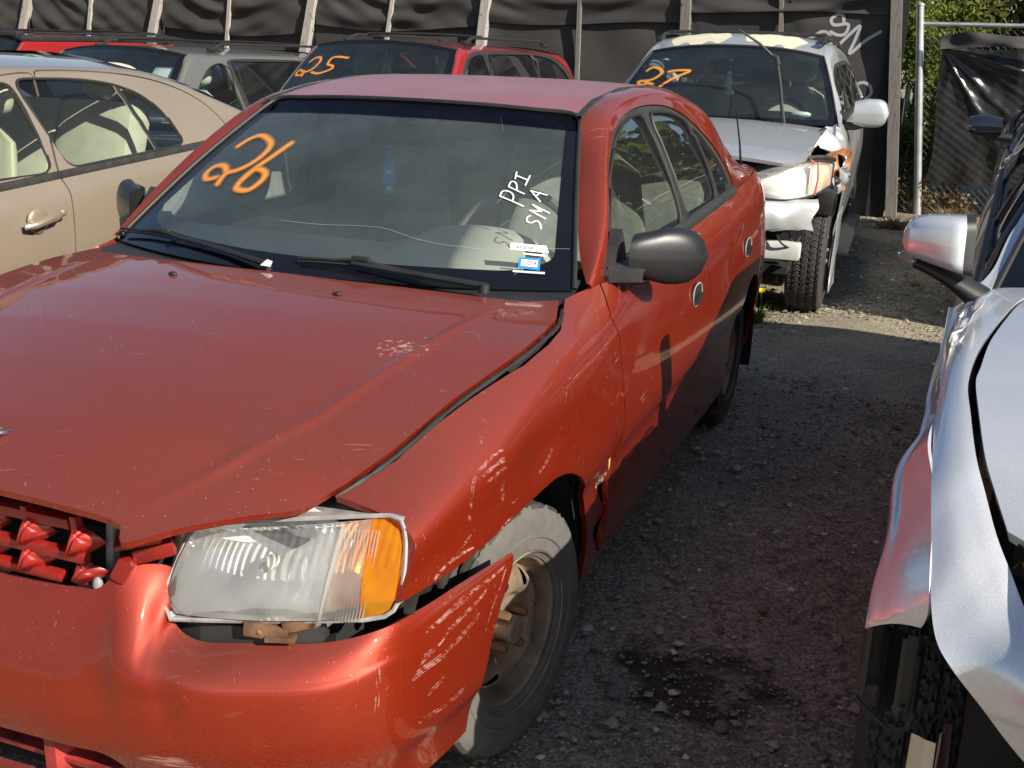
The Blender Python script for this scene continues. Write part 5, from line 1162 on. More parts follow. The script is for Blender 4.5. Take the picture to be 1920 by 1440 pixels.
def silver_suv():
    x, y = -.02, 5.20
    car = thing('suv', 'silver SUV marked 27 in orange with a smashed corner and a wiper sticking up', 'suv', (x, y, gza(x, y)-.012), math.radians(2.4), 'cars parked in the salvage yard')
    S = dict(hw=.905, zb=1.135, kb=.02, z0=.32, yn=-.88, yc=.52, ya=.74, yh=1.32, ye=3.35, yt=3.70, ytail=3.85, zr=1.555, zt=1.615, rise=.075, xr=.625, zn=.985, r=.358, wb=2.715, tw=.228, drop=.01, tp=1.8, crown=.045, ar=1.13,
             seams=[STR(.66), STR(1.62, .04), STR(2.55)], doors=('front_door', 'rear_door'), dlo=[(.80, 1.15), (1.05, 1.33), (1.30, 1.475), (1.5, 1.52), (2.9, 1.51), (3.35, 1.45), (3.45, 1.18), (.95, 1.13)],
             glass=[([(.98, 1.165), (1.14, 1.32), (1.35, 1.46), (1.55, 1.49), (1.60, 1.165)], 'clearw'), ([(1.70, 1.165), (1.66, 1.49), (2.42, 1.485), (2.48, 1.165)], 'clearw'), ([(2.58, 1.165), (2.54, 1.485), (3.2, 1.45), (3.35, 1.2)], 'dark')],
             wheels=[(0, 0, 'alloy5', None, tread_block, .215), (2.715, 0, 'alloy5', None, tread_block, .215)], nth=580, skip_fender=1, no_front=True, tband='teal', ws_mat='tint', rw_mat='dark', frit=.035, dash_mat='black', dark_sill=True, lining='beige')
    d = gen_car(car, S, M_['suvsil'])
    seats(car, M_['beige'], ((.42, 1.55), (-.42, 1.55)), .46, 2.6, w=.52)
    for s in (1, -1): side_mirror(car, s, .90, .86, 1.20, .225, .095, .075, M_['suvsil'], squash=.55, tip=.6)
    rails(car, .60, 1.45, 3.4, lambda q: 1.60+.06*math.sin(math.pi*min(1, max(0, (q-1.32)/2.03))**.6), M_['black'], .03, (1.75, 3.0))
    # peeled roof paint along the header
    for c in (-.30, .26): panel('peeled_patch', d['PR'], [lambda M, c=c: ((M[:, 0]-c)/.225)**2+((M[:, 6]-.10)/(.10+.03*np.sin(M[:, 0]*37)))**2-1], M_['peel'], [o for o in car.children if o.name.startswith('roof') and 'rail' not in o.name][0], 0, off=.0015, ref=(0, 1.4, .6))
    b = M_['suvsil']
    # front: grille frame, headlights, torn bumper cover, beam
    for s in (1, -1):
        hl = thing('headlight', None, None); hl.parent = car
        top = np.array([(.42, -.74, .915), (.55, -.70, .965), (.68, -.61, .985), (.80, -.46, .990), (.865, -.30, .965)]); bot = np.array([(.475, -.755, .795), (.56, -.735, .785), (.68, -.66, .78), (.79, -.52, .80), (.862, -.34, .84)])
        t = np.linspace(0, 4, 26); A = hermite(range(5), top, t); B = hermite(range(5), bot, t); P = np.stack([A*(1-w)+B*w+np.array((0, -.03*math.sin(math.pi*w), 0)) for w in np.linspace(0, 1, 9)], 1); P[..., 0] *= s
        m = MB(); m.grid(P[:20]); m.build('lens', M_['lens'], hl, 60); m = MB(); m.grid(P[19:]); m.build('amber_lens', lens_mat('pale_amber_lens', (.98, .82, .68), .05, 1, .3), hl, 60)
        m = MB(); Q = P.copy(); Q[..., 1] += .055; Q[:, 1:-1, 1] += .02; m.grid(Q); m.build('reflector', M_['refl'], hl, 60)
        m = MB(); m.tube(np.concatenate([P[:, 0], P[::-1, -1]]), .008, 5, closed=True); m.build('lamp_rim', M_['black'], hl)
        m = MB(); q = P[:, 0].copy(); q[:, 2] += .018; q[:, 1] += .03; m.tube(q, .016, 6); m.build('lamp_bracket', M_['trim'], hl)
    m = MB(); m.box((.40, -.775, .865), (.055, .05, .15), (0, -.25, .1), .01); m.box((-.40, -.775, .865), (.055, .05, .15), (0, .25, -.1), .01); m.box((0, -.80, .93), (.8, .05, .03), bev=.01); m.build('grille_frame', b, car)
    m = MB()
    for i in range(3): m.box((0, -.78, .83+.035*i), (.74, .03, .012))
    m.build('grille_bar', M_['black'], car)
    rows = []
    for w, (zz, o) in enumerate(((.79, .03), (.765, -.035), (.70, -.06), (.64, -.06), (.605, -.045), (.595, .01))):
        rows.append([(q, -.80+.30*abs(q/.86)**3+o+(.012*math.sin(q*23+w) if q > .6 else 0), zz+(.006*math.sin(q*11) if w > 3 else 0)+(-.012 if q > .7 else 0)) for q in np.linspace(-.86, .835, 26)])
    PBx = loft(rows, None, 40, 110); panel('front_bumper', PBx, [lambda M: M[:, 0]-.81-.012*np.sin(M[:, 2]*45)-.10*(M[:, 2]-.70), lambda M: np.where(M[:, 0] > .55, .606-M[:, 2]+.006*np.sin(M[:, 0]*60), -1)], b, car, .008, ref=(0, .5, .6))
    m = MB(); m.box((.0, -.60, .475), (1.50, .10, .105), bev=.02); m.build('bumper_beam', plain('pale_beam', (.62, .62, .58), .5, .2, var=.15), car)
    m = MB(); m.add([(.44, -.72, .42), (.60, -.68, .40), (.54, -.66, .33), (.47, -.70, .38)], [(0, 1, 2, 3)]); m.build('torn_plastic', M_['black'], car)
    m = MB(); m.box((0, -.50, .70), (1.5, .06, .5)); m.box((.0, -.2, .80), (1.3, .6, .25)); m.build('engine_bay_fill', M_['void'], car)
    # what is left of the left fender
    panel('crushed_fender', d['PS'], [after(STR(.20, 0)), before(STR(.655)), lambda M: .80+.3*np.clip(.45-M[:, 1], 0, 1)-M[:, 2]], b, car, .01, 1,
          warp=lambda V, N: V+N*(np.exp(-((V[:, 1]-.28)/.24)**2)*(np.abs(((V[:, 2]*9+V[:, 1]*7) % 2)-1)*.09-.055+.03*np.sin(V[:, 1]*31+V[:, 2]*17)))[:, None])
    P = crumple_grid(bilin((.79, .02, .985), (.940, .44, 1.02), (.785, -.04, .70), (.932, .36, .74)), 40, 34, .055, 7, 5)
    panel('crumpled_panel', P, [lambda M: ((M[:, 6]-.5)/.5)**2+((M[:, 7]-.48)/.5)**2-1+.15*np.sin(M[:, 6]*14)], M_['rustor'], car, .006, ref=(.4, .3, .8))
    P = crumple_grid(bilin((.86, .12, .93), (.905, .33, .90), (.83, .10, .74), (.895, .30, .76)), 24, 20, .03, 8, 9); panel('paint_flap', P, [lambda M: ((M[:, 6]-.5)/.5)**2+((M[:, 7]-.5)/.5)**2-1+.2*np.sin(M[:, 7]*11)], b, car, .004, off=.03, ref=(.4, .3, .8))
    P = crumple_grid(bilin((.735, .60, 1.11), (.80, .66, 1.13), (.80, .05, .86), (.85, .10, .90)), 30, 10, .02, 5, 3); panel('fender_edge', P, [], M_['silver'], car, .008, ref=(.4, .3, .8))
    m = MB(); m.tube([(.735, .56, 1.095), (.69, .25, 1.06), (.63, -.10, 1.005), (.60, -.22, .985)], [.018, .026, .028, .02], 8); m.build('hinge_strut', M_['trim'], car)
    m = MB(); m.box((.80, -.12, .80), (.16, .20, .10), (.2, .3, .3), .02); m.box((.83, -.20, .73), (.11, .12, .16), (.2, 0, .2), .02); m.ell((.86, -.10, .84), (.05, .06, .03)); m.build('wheel_arch_liner', M_['rubber'], car)
    m = MB(); m.add([(.79, -.25, .86), (.87, -.18, .87), (.88, -.16, .80), (.84, -.22, .78)], [(0, 1, 2, 3)]); m.build('torn_bracket', b, car)
    P = crumple_grid(bilin((.915, .02, .62), (.925, .30, .64), (.905, -.02, .12), (.92, .20, .15)), 8, 24, .012, 5, 8); panel('hanging_strip', P, [], M_['silver'], car, .006, ref=(.4, .3, .6))
    m = MB(); m.box((.90, 1.36, .30), (.16, 1.75, .05), bev=.02); m.build('side_step', M_['black'], car)
    m = MB(); m.box((-.90, 1.36, .30), (.16, 1.75, .05), bev=.02); m.build('side_step', M_['black'], car)
    for k, pts in enumerate([[(.60, -.66, .60), (.64, -.68, .53), (.70, -.63, .50), (.74, -.58, .56)], [(.66, -.55, .60), (.70, -.58, .52), (.76, -.50, .47), (.80, -.42, .55)], [(.86, -.20, .84), (.90, -.24, .74), (.88, -.22, .64)]]):
        m = MB(); m.tube(hermite(range(len(pts)), np.array(pts), np.linspace(0, len(pts)-1, 14)), .006, 5); m.build('loose_cable', M_['black'], car)
    m = MB(); m.box((.69, -.50, .575), (.10, .04, .05), (.3, .2, .4), .008); m.build('broken_bracket', M_['black'], car)
    m = MB(); m.add([(.80, -.34, .99), (.86, -.24, 1.0), (.885, -.17, .93), (.84, -.27, .90), (.82, -.31, .95)], [(0, 1, 2, 3, 4)]); m.build('torn_bracket', M_['silver'], car)
    # red tape knot on the lamp, wiper folded up, sensor strip
    m = MB()
    for k in range(7):
        a = RNG.uniform(-1, 1, 3); m.tube([(.76, -.52, .985), np.array((.76, -.53, .975))+a*np.array((.05, .02, .035))], [.012, .003], 5)
    m.tube([(.79, -.49, .985), (.80, -.52, .90), (.79, -.53, .80)], .006, 5); m.build('tape_knot', plain('red_tape', (.5, .06, .05), .5), car)
    w = thing('wiper', None, None); w.parent = car
    m = MB(); m.tube([(.47, .50, 1.13), (.455, .50, 1.20), (.40, .66, 1.40), (.37, .66, 1.52)], [.014, .013, .012, .012], 7); m.tube([(.38, .66, 1.50), (.365, .655, 1.545), (.34, .655, 1.555)], .018, 7); m.build('wiper_arm', M_['black'], w)
    m = MB(); m.tube([(.35, .655, 1.545), (.25, .64, 1.63), (.10, .62, 1.72)], [.012, .010, .006], 6); m.build('wiper_blade', M_['rubber'], w)
    P_ = d['PW']; 
    m = MB(); q = surf_at(P_, np.array([.95, .95, .91, .91]), np.array([.435, .475, .475, .435]))+np.array((0, .004, -.006)); m.add(q, [(0, 1, 2, 3)]); m.build('toll_tag', plain('teal_tag', (.05, .35, .35), .5), d['ws'])
    m = MB(); m.box((-.02, 1.20, 1.44), (.24, .03, .07), bev=.015); m.build('rear_view_mirror', M_['black'], car)
    m = MB(); m.box((-.36, 1.22, 1.45), (.30, .012, .10), (.5, 0, 0), .005); m.build('sun_visor', M_['fabric'], car)
    return car, d

# ------------------------------------------------------------------ silver car on the right, crashed front corner towards us
def silver_sedan():
    rz = -.045; ox = 2.42
    car = thing('sedan', 'silver crashed sedan on the right with a torn front fender beside the red car', 'car', (ox, 0, 0), rz, 'cars parked in the salvage yard')
    ca, sa = math.cos(-rz), math.sin(-rz)
    L = lambda p: np.stack([(np.asarray(p, float)[..., 0]-ox)*ca-np.asarray(p, float)[..., 1]*sa, (np.asarray(p, float)[..., 0]-ox)*sa+np.asarray(p, float)[..., 1]*ca, np.asarray(p, float)[..., 2]], -1)
    S = dict(hw=.91, zb=.985, kb=.035, z0=.20, yn=-.98, yc=.40, ya=.62, yh=1.58, ye=2.60, yt=3.45, ytail=3.95, zr=1.405, zt=1.455, xr=.60, zn=.74, r=.33, wb=2.775, tw=.215, drop=.03, tp=1.5, skip_fender=-1, no_hood=True, no_front=True,
             seams=[STR(.84), STR(1.68, .04), STR(2.68)], dlo=[(.72, 1.00), (1.05, 1.16), (1.35, 1.29), (1.6, 1.355), (2.3, 1.36), (2.75, 1.25), (3.0, 1.07), (1.0, .985)], doors=('front_door', 'rear_door'),
             glass=[([(1.02, 1.01), (1.20, 1.16), (1.45, 1.285), (1.66, 1.325), (1.72, 1.01)], 'dark'), ([(1.82, 1.015), (1.76, 1.33), (2.25, 1.325), (2.60, 1.22), (2.72, 1.04)], 'dark')],
             wheels=[(0, 0, 'alloy5', None, tread_block, .20), (2.775, 0, 'alloy5', None, tread_road, .2)], nth=300, ws_mat='tint')
    d = gen_car(car, S, M_['silver']); seats(car, M_['beige'], ((.40, 1.55), (-.40, 1.55)), .28, 2.55)
    sv = M_['silver']
    seam = np.array([(1.760, .70, 1.025), (1.71, .573, 1.02), (1.681, .456, 1.012), (1.645, .261, 1.0), (1.628, .106, .985), (1.621, .031, .975), (1.628, -.112, .96), (1.64, -.255, .935), (1.656, -.328, .91), (1.677, -.411, .88)])
    # bonnet from seam to seam
    rows = []
    for k, q in enumerate(seam):
        w = 2*(2.42+q[1]*.045-q[0]); t = k/(len(seam)-1); row = []
        for s in np.linspace(0, 1, 15):
            u = 2*s-1; bow = -(.33*(1-u*u))*max(0, (t-.55)/.45)**1.2-.12*(1-u*u)*max(0, (.3-t)/.3)
            row.append((q[0]+.004+w*s, q[1]+bow, q[2]+(.055*(1-abs(u)**2.2))-.10*(1-u*u)*max(0, (t-.5)/.5)**1.5-.006))
        rows.append(row)
    PHs = loft(L(rows), None, 90, 90); panel('bonnet', PHs, [], sv, car, .02, ref=(0, 0, 0))
    # top of the fender from the seam to its shoulder, and on round the bumper corner
    top = [[(1.775, .74, 1.022), (1.72, .74, 1.016), (1.66, .75, 1.005), (1.625, .77, .975)], [(1.702, .57, 1.014), (1.665, .60, 1.008), (1.625, .60, .998), (1.592, .60, .972)], [(1.637, .261, .994), (1.612, .26, .990), (1.590, .26, .978), (1.574, .26, .958)],
           [(1.613, .05, .969), (1.598, .05, .966), (1.580, .04, .955), (1.565, .02, .938)], [(1.619, -.112, .953), (1.600, -.115, .949), (1.580, -.125, .938), (1.563, -.139, .920)], [(1.631, -.25, .928), (1.612, -.262, .924), (1.590, -.28, .912), (1.569, -.303, .893)],
           [(1.647, -.328, .902), (1.628, -.345, .897), (1.602, -.375, .880), (1.578, -.409, .850)], [(1.667, -.411, .868), (1.645, -.425, .862), (1.615, -.455, .840), (1.587, -.490, .797)], [(1.690, -.462, .835), (1.668, -.478, .826), (1.640, -.505, .800), (1.602, -.536, .748)],
           [(1.715, -.51, .80), (1.695, -.528, .790), (1.670, -.548, .762), (1.628, -.556, .715)], [(1.750, -.585, .78), (1.735, -.60, .762), (1.712, -.603, .725), (1.672, -.562, .668)], [(1.80, -.665, .765), (1.79, -.68, .74), (1.772, -.675, .70), (1.734, -.600, .620)],
           [(1.90, -.77, .755), (1.895, -.79, .72), (1.885, -.785, .66), (1.86, -.72, .57)], [(2.10, -.89, .75), (2.10, -.915, .70), (2.10, -.91, .62), (2.09, -.86, .53)], [(2.42, -.94, .75), (2.42, -.975, .70), (2.42, -.965, .60), (2.42, -.91, .51)]]
    PT = loft(L(top), None, 170, 40); panel('front_fender', PT, [lambda M: M[:, 6]-.80], sv, car, .010, ref=(0, .4, .5), off=-.002)
    mir = np.array(top[11:]); mr = L(mir); mr[..., 0] *= -1; panel('front_bumper', loft(np.concatenate([L(mir), mr[::-1][1:]]), None, 120, 30), [lambda M: .02-M[:, 6]], sv, car, .012, ref=(0, .4, .5), off=-.002)
    # flank of the fender below the shoulder, folded outwards and torn off at the wheel
    CL = [((1.625, .77, .974), (1.567, .884, .90)), ((1.592, .60, .971), (1.562, .55, .888)), ((1.574, .26, .957), (1.557, .33, .883)), ((1.563, -.139, .919), (1.542, .081, .86)), ((1.570, -.303, .892), (1.522, -.097, .83)), ((1.579, -.409, .849), (1.514, -.229, .80)), ((1.586, -.480, .803), (1.511, -.358, .76)), ((1.589, -.500, .765), (1.508, -.425, .715)), ((1.583, -.490, .735), (1.507, -.440, .69))]
    fl = []
    for k, (c, l) in enumerate(CL):
        c, l = np.array(c), np.array(l); row = [c+(l-c)*t+np.array((0, -.004, .010))*math.sin(math.pi*t) for t in (0, .25, .5, .75, 1)]
        if k < 6: row.append(l+np.array((.004+.01*(k < 3), .03, -.20)))
        else: row.append(l+np.array((.006, .02, -.012)))
        fl.append(row)
    PF2 = loft(L(fl), None, 100, 60)
    dd = lambda V, N: V+N*(.006*np.sin(V[:, 1]*17+V[:, 2]*13)*np.exp(-((V[:, 1]+.1)/.4)**2)+.010*(np.abs(((V[:, 1]*4.2-V[:, 2]*6) % 2)-1)-.5)*np.exp(-((V[:, 1]+.15)/.22)**2))[:, None]
    panel('torn_fender', PF2, [], sv, car, .006, ref=(0, .4, .6), warp=dd)
    P = crumple_grid(bilin(L((1.655, .63, 1.012)), L((1.605, .60, .99)), L((1.60, .36, .995)), L((1.578, .32, .965))), 24, 24, .016, 6, 12); panel('dented_corner', P, [], sv, car, .003, ref=(0, .4, .5), off=.004)
    for o in car.children:
        if o.name.startswith('wheel') and o.type == 'EMPTY' and o.location.x < 0 and abs(o.location.y) < .2: o.location.x -= .02; o.location.y += .05
    # liner, tyre guard and bracket below
    m = MB(); P = []
    for k, t in enumerate(np.linspace(0, 1, 17)): P.append([tuple(L((1.502+.088*t+.010*math.sin(t*22), -.425-.045*t+.012*math.cos(t*22), zz))) for zz in (.70, .655, .61, .565+.02*math.sin(t*9))])
    m.grid(np.array(P)); m.build('arch_liner', plain('glossy_black_liner', (.014, .015, .02), .32, 0, .15), car, 60)
    m = MB(); m.tube([L(p) for p in ((1.505, -.43, .56), (1.53, -.44, .545), (1.56, -.45, .53), (1.585, -.46, .545), (1.590, -.47, .60), (1.586, -.47, .68))], .004, 5); m.build('torn_wire', M_['black'], car)
    P = crumple_grid(bilin(L((1.598, -.285, .43)), L((1.638, -.30, .43)), L((1.592, -.34, .02)), L((1.645, -.36, .02))), 8, 30, .018, 4, 21); panel('bent_bracket', P, [], M_['chrome'], car, .006, ref=(0, .4, .3))
    P = crumple_grid(bilin(L((1.636, -.295, .45)), L((1.660, -.26, .45)), L((1.645, -.35, .02)), L((1.672, -.32, .02))), 6, 30, .012, 5, 22); panel('bracket_edge', P, [], plain('pinkish_primer', (.35, .22, .18), .5), car, .004, ref=(0, .4, .3))
    m = MB(); m.ell(L((1.565, -.455, .575)), (.006, .006, .006)); m.build('side_reflector', M_['amber'], car)
    m = MB(); m.box(L((1.86, -.02, .30)), (.24, .40, .50), (0, 0, -.3), .05); m.box(L((2.05, -.30, .36)), (.5, .35, .34), (0, 0, .5), .05); m.build('splash_guard', plain('wet_black_plastic', (.012, .012, .014), .25, 0, .2), car)
    m = MB(); m.box((-.36, -.02, .50), (.74, .92, .62), bev=.03); m.box((.1, -.50, .45), (1.44, .20, .46), bev=.03); m.build('engine_bay_fill', M_['void'], car)  # solid boxes added to stop sunlight passing through under the bonnet
    for s in (1, -1):
        hl = thing('headlight', None, None); hl.parent = car
        q = [(1.685, -.425, .865), (1.71, -.47, .862), (1.77, -.56, .85), (1.86, -.68, .83), (1.98, -.78, .80)]; t = np.linspace(0, 4, 16); A = hermite(range(5), L(q), t); m = MB()
        P = np.stack([A+np.array((.012, .0, 0)), A+np.array((.008, .012, -.02)), A+np.array((.01, .0, -.05)), A+np.array((.02, .01, -.085))], 1); P[..., 0] *= -s if s > 0 else -s; P[..., 0] *= -1 if s < 0 else 1
        if s > 0: P[..., 0] = np.abs(P[..., 0])
        else: P[..., 0] = -np.abs(P[..., 0])
        m.grid(P); m.build('lens', M_['dark'], hl, 60); m = MB(); Q = P.copy(); Q[..., 1] += .05; m.grid(Q); m.build('housing', M_['black'], hl, 60)
    # mirrors: silver cap on a black arm, clear signal at the tip
    for s in (-1, 1):
        md = thing('door_mirror', None, None); md.parent = car; F = (lambda p: L(p)) if s < 0 else (lambda p: L(p)*np.array((-1, 1, 1)))
        X = []; n = 27
        for t in np.linspace(0, 1, 16):
            xx = 1.604-.158*t; k = (1-max(0, (t-.86)/.14)**3)**.5 if t > .86 else 1; k = max(k, .45)
            zt_ = 1.176-.010*t-.02*t**4; zbm = 1.036+.038*t; zc, hz = (zt_+zbm)/2, (zt_-zbm)/2*k; yc2 = .72+.05*t**2; hy = .085*(.6+.4*k)*(.75+.25*min(1, t*4)); sec = []
            for a in np.linspace(0, 2*math.pi, n):
                c_, s_ = math.cos(a), math.sin(a); sec.append(F((xx-.006*s_*(1-t), yc2-hy*math.copysign(abs(c_)**.42, c_)*(1 if c_ > 0 else .3), zc+hz*math.copysign(abs(s_)**.42, s_))))
            X.append(sec)
        X = np.array(X); m = MB(); m.grid(X[2:]); b = 13*n; m.F.append(tuple(range(b, b+n-1))); m.build('mirror_shell', sv, md, 60)
        m = MB(); m.grid(X[:3]); m.F.append(tuple(range(n-1))); m.build('mirror_back', M_['black'], md, 60)
        m = MB(); P = []
        for t in np.linspace(0, 1, 14):
            c_ = np.array((1.475+.18*t, .735+.015*t, 1.060-.060*t-.030*t*t)); hh = .016+.030*t**2.2
            P.append([F(c_+np.array((0, .045*math.cos(a)*(.8+.3*t), hh*math.sin(a)-.3*hh))) for a in np.linspace(0, 2*math.pi, 15)])
        m.grid(np.array(P)); m.F.append(tuple(range(14))); m.build('mirror_arm', M_['black'], md, 60)
        m = MB(); m.ell(F((1.464, .725, 1.062)), (.026, .035, .016), rot=(0, .3, 0)); m.build('signal_lens', M_['lens'], md, 60)
    return car, d

# ------------------------------------------------------------------ fence, gate, plants, stones
def cloth_mat():
    n = NT('black_screen_cloth'); o = n.obj(); nz = n.tex('Noise', 2.0, o, Detail=6.0); wv = n.tex('Noise', 140.0, n.mapping(o, scale=(1, 1, .25)), Detail=3.0)
    c = n.mix(n.ramp(nz.outputs[0], [(.35, 0.), (.7, 1.)]), (.038, .0355, .033), (.056, .052, .048)); c = n.mix(.35, c, n.mix(1.0, c, n.ramp(wv.outputs[0], [(.3, .6), (.7, 1.4)]), 'MULTIPLY'))
    return n.done(n.bsdf(c, .75, 0, 0, .35, wv.outputs[0], .25, .004))
def wood_mat(name, c0, c1):
    n = NT(name); o = n.obj(); g = n.tex('Noise', 6.0, n.mapping(o, scale=(9, 9, .6)), Detail=7.0, Roughness=.7); k = n.tex('Noise', 16.0, o, Detail=3.0)
    c = n.mix(n.ramp(g.outputs[0], [(.3, 0.), (.7, 1.)]), c0, c1); c = n.mix(n.ramp(k.outputs[0], [(.62, 0.), (.72, .7)]), c, tuple(a*.3 for a in c0))
    return n.done(n.bsdf(c, .85, 0, 0, .2, g.outputs[0], .5, .006))
def fence():
    fy = 10.4
    f = thing('fence', 'tall timber fence hung with wrinkled black screen cloth and grey graffiti', 'fence', (0, fy, 0))
    cl = cloth_mat(); lw = wood_mat('pale_weathered_timber', (.30, .26, .23), (.50, .46, .42)); dw = wood_mat('grey_weathered_timber', (.12, .11, .10), (.24, .22, .20))
    top = 2.75
    big = [((-12.9, 1.3), (-12.7, 1.78)), ((-10.54, 1.291), (-10.356, 1.777)), ((-8.363, 1.384), (-8.219, 1.812)), ((-6.073, 1.351), (-5.953, 1.85)), ((-3.728, 1.508), (-3.683, 1.887)), ((-1.359, 1.543), (-1.37, 1.925)), ((.973, -.166), (.766, 1.96))]
    thin = [((-9.398, 1.322), (-9.296, 1.795)), ((-7.206, 1.383), (-7.141, 1.83)), ((-4.941, 1.506), (-4.875, 1.867)), ((-2.556, 1.108), (-2.563, 1.905)), ((-.343, 1.571), (-.369, 1.941))]
    def line(a, b):
        k = (b[0]-a[0])/(b[1]-a[1]); g = -.2; 
        for _ in range(3): xg = a[0]+k*(g-a[1]); g = gza(xg, fy)
        return (xg, g-.05), (a[0]+k*(top-a[1]), top), k
    for i, (a, b) in enumerate(big):
        p, q, k = line(a, b); m = MB(); w = .05 if i < 6 else .055
        m.prism([(-w, -.05), (w, -.05), (w, .05), (-w, .05)], (p[0], -.06, p[1]), (1, 0, 0), (0, 1, 0), (q[0]-p[0], 0, q[1]-p[1]), 1.0); m.build('post', lw if i < 5 else dw, f)
    for i, (a, b) in enumerate(thin):
        p, q, k = line(a, b); m = MB(); w = .022; m.prism([(-w, -.02), (w, -.02), (w, .02), (-w, .02)], (p[0], -.07, p[1]), (1, 0, 0), (0, 1, 0), (q[0]-p[0], 0, q[1]-p[1]), 1.0); m.build('batten', lw if i not in (3, 4) else dw, f)
    m = MB()
    for zz in (.35, 1.4, 2.5): m.box((-6.3, .06, zz-.1), (13.9, .05, .10))
    m.build('rail', dw, f)
    m = MB(); m.box((.80, -.02, .85), (.18, .06, 2.1+1.6)); m.build('dark_strip', M_['void'], f)  # near-black upright strip beside the end post
    xs = [b[0]*1.0 for _, b in big]
    pan = []
    for i in range(6):
        x0, x1 = xs[i]+.02, xs[i+1]-.02+(.0 if i < 5 else -.05)
        hem = np.interp((x0+x1)/2, [-9.5, -5.8, -2.5, -.2], [1.34, 1.52, 1.68, 1.84]); rg = np.random.default_rng(30+i)
        # flat lower cloth
        U, W = np.meshgrid(np.linspace(x0-.03, x1+.03, 60), np.linspace(-.45, 2.1, 60), indexing='ij'); D = .012*np.sin(U*2.1+i)*np.sin(W*1.7)
        for k in range(6): a = rg.uniform(-.5, .5); D += .006*np.sin((U*a+W*(1-abs(a)))*rg.uniform(4, 12)+rg.uniform(0, 6))
        if i in (5,):
            for (ex, ez, dx, dz) in ((-.30, 1.98, 1, -.8), (-1.25, 2.0, .5, -1)):
                for q in range(4): t = (U-ex)*(dz-.12*q)-(W-ez)*(dx-.15*q); D -= .02*np.exp(-(t/.035)**2)*np.exp(-np.hypot(U-ex, W-ez)/.35)
        Pl = np.stack([U, .0+D, W], 2); m = MB(); m.grid(Pl); o = m.build('screen_cloth', cl, f, None); pan.append((Pl, o))
        # sagging upper cloth with a hem
        U, W = np.meshgrid(np.linspace(0, 1, 110), np.linspace(0, 1, 60), indexing='ij'); X = x0+(x1-x0)*U; sag = (.05+.04*rg.random())*np.sin(math.pi*U)*(1.0 if i not in (4,) else 1.3)
        Zz = hem+.03*np.sin(U*5+i)+(top-.02-hem)*W-sag*(1-W)*.4; D = np.zeros_like(U)
        for k in range(6):   # swags: folds hanging between the posts
            c = rg.uniform(.12, .95); amp = rg.uniform(.010, .030); dep = rg.uniform(.25, .60)*(.6+.4*c); ctr = rg.uniform(.3, .7)
            line_ = c-dep*(1-((U-ctr)/max(ctr, 1-ctr))**2); t = (W-line_)/.055; D -= amp*np.exp(-t*t)*(np.sin(math.pi*U)**.5); D += amp*.6*np.exp(-(t+1.5)**2)*(np.sin(math.pi*U)**.5)
        for k in range(5): a = rg.uniform(-1, 1); D += .006*np.sin((U*5*a+W*4)*rg.uniform(3, 9)+rg.uniform(0, 6))
        m = MB(); m.grid(np.stack([X, -.045+D, Zz], 2)); m.build('screen_cloth', cl, f, None)
    # graffiti on the last bay
    gm = spray('grey_graffiti_paint', (.42, .42, .43), (.05, .45)); Pl, o = pan[5]
    def gp(x, z): return ((z_ix(Pl, x, 0)), (z+.45)/2.55)
    def z_ix(P, x, _): return (x-P[0, 0, 0])/(P[-1, 0, 0]-P[0, 0, 0])
    st = [[(-.12, 1.53), (-.032, 1.58), (.053, 1.636), (.12, 1.63), (.163, 1.571), (.155, 1.50), (.10, 1.47)], [(.27, 1.731), (.25, 1.80), (.194, 1.807), (.142, 1.761), (.16, 1.715), (.205, 1.707), (.30, 1.72), (.32, 1.687), (.29, 1.62), (.22, 1.61), (.15, 1.64)], [(.20, 1.46), (.239, 1.506), (.34, 1.62), (.431, 1.701), (.40, 1.57), (.361, 1.431), (.50, 1.56), (.638, 1.651)],
          [(.50, 1.02), (.45, 1.06), (.46, 1.12), (.53, 1.15), (.60, 1.12), (.62, 1.05), (.58, .99)]]
    g = ribbon('graffiti', np.swapaxes(np.swapaxes(Pl, 0, 1), 0, 1), [[gp(*p) for p in s] for s in st], .040, gm, o, off=-.004 if normals(Pl, (0, 1, 1)).mean((0, 1))[1] > 0 else .004, ref=(0, 1, 1))
def leaf_mat(name, c0, c1, trans=.45):
    n = NT(name); gi = n.n('ShaderNodeObjectInfo'); o = n.obj(); v = n.n('ShaderNodeAttribute', attribute_name='mask')
    c = n.mix(v.outputs['Fac'], c0, c1); p = n.bsdf(c, .5, 0, 0, .3); t = n.n('ShaderNodeBsdfTranslucent'); n.l(c, t.inputs[0])
    mx = n.n('ShaderNodeMixShader'); mx.inputs[0].default_value = trans; n.l(p.outputs[0], mx.inputs[1]); n.l(t.outputs[0], mx.inputs[2]); n.l(mx.outputs[0], n.out.inputs[0]); return n.m
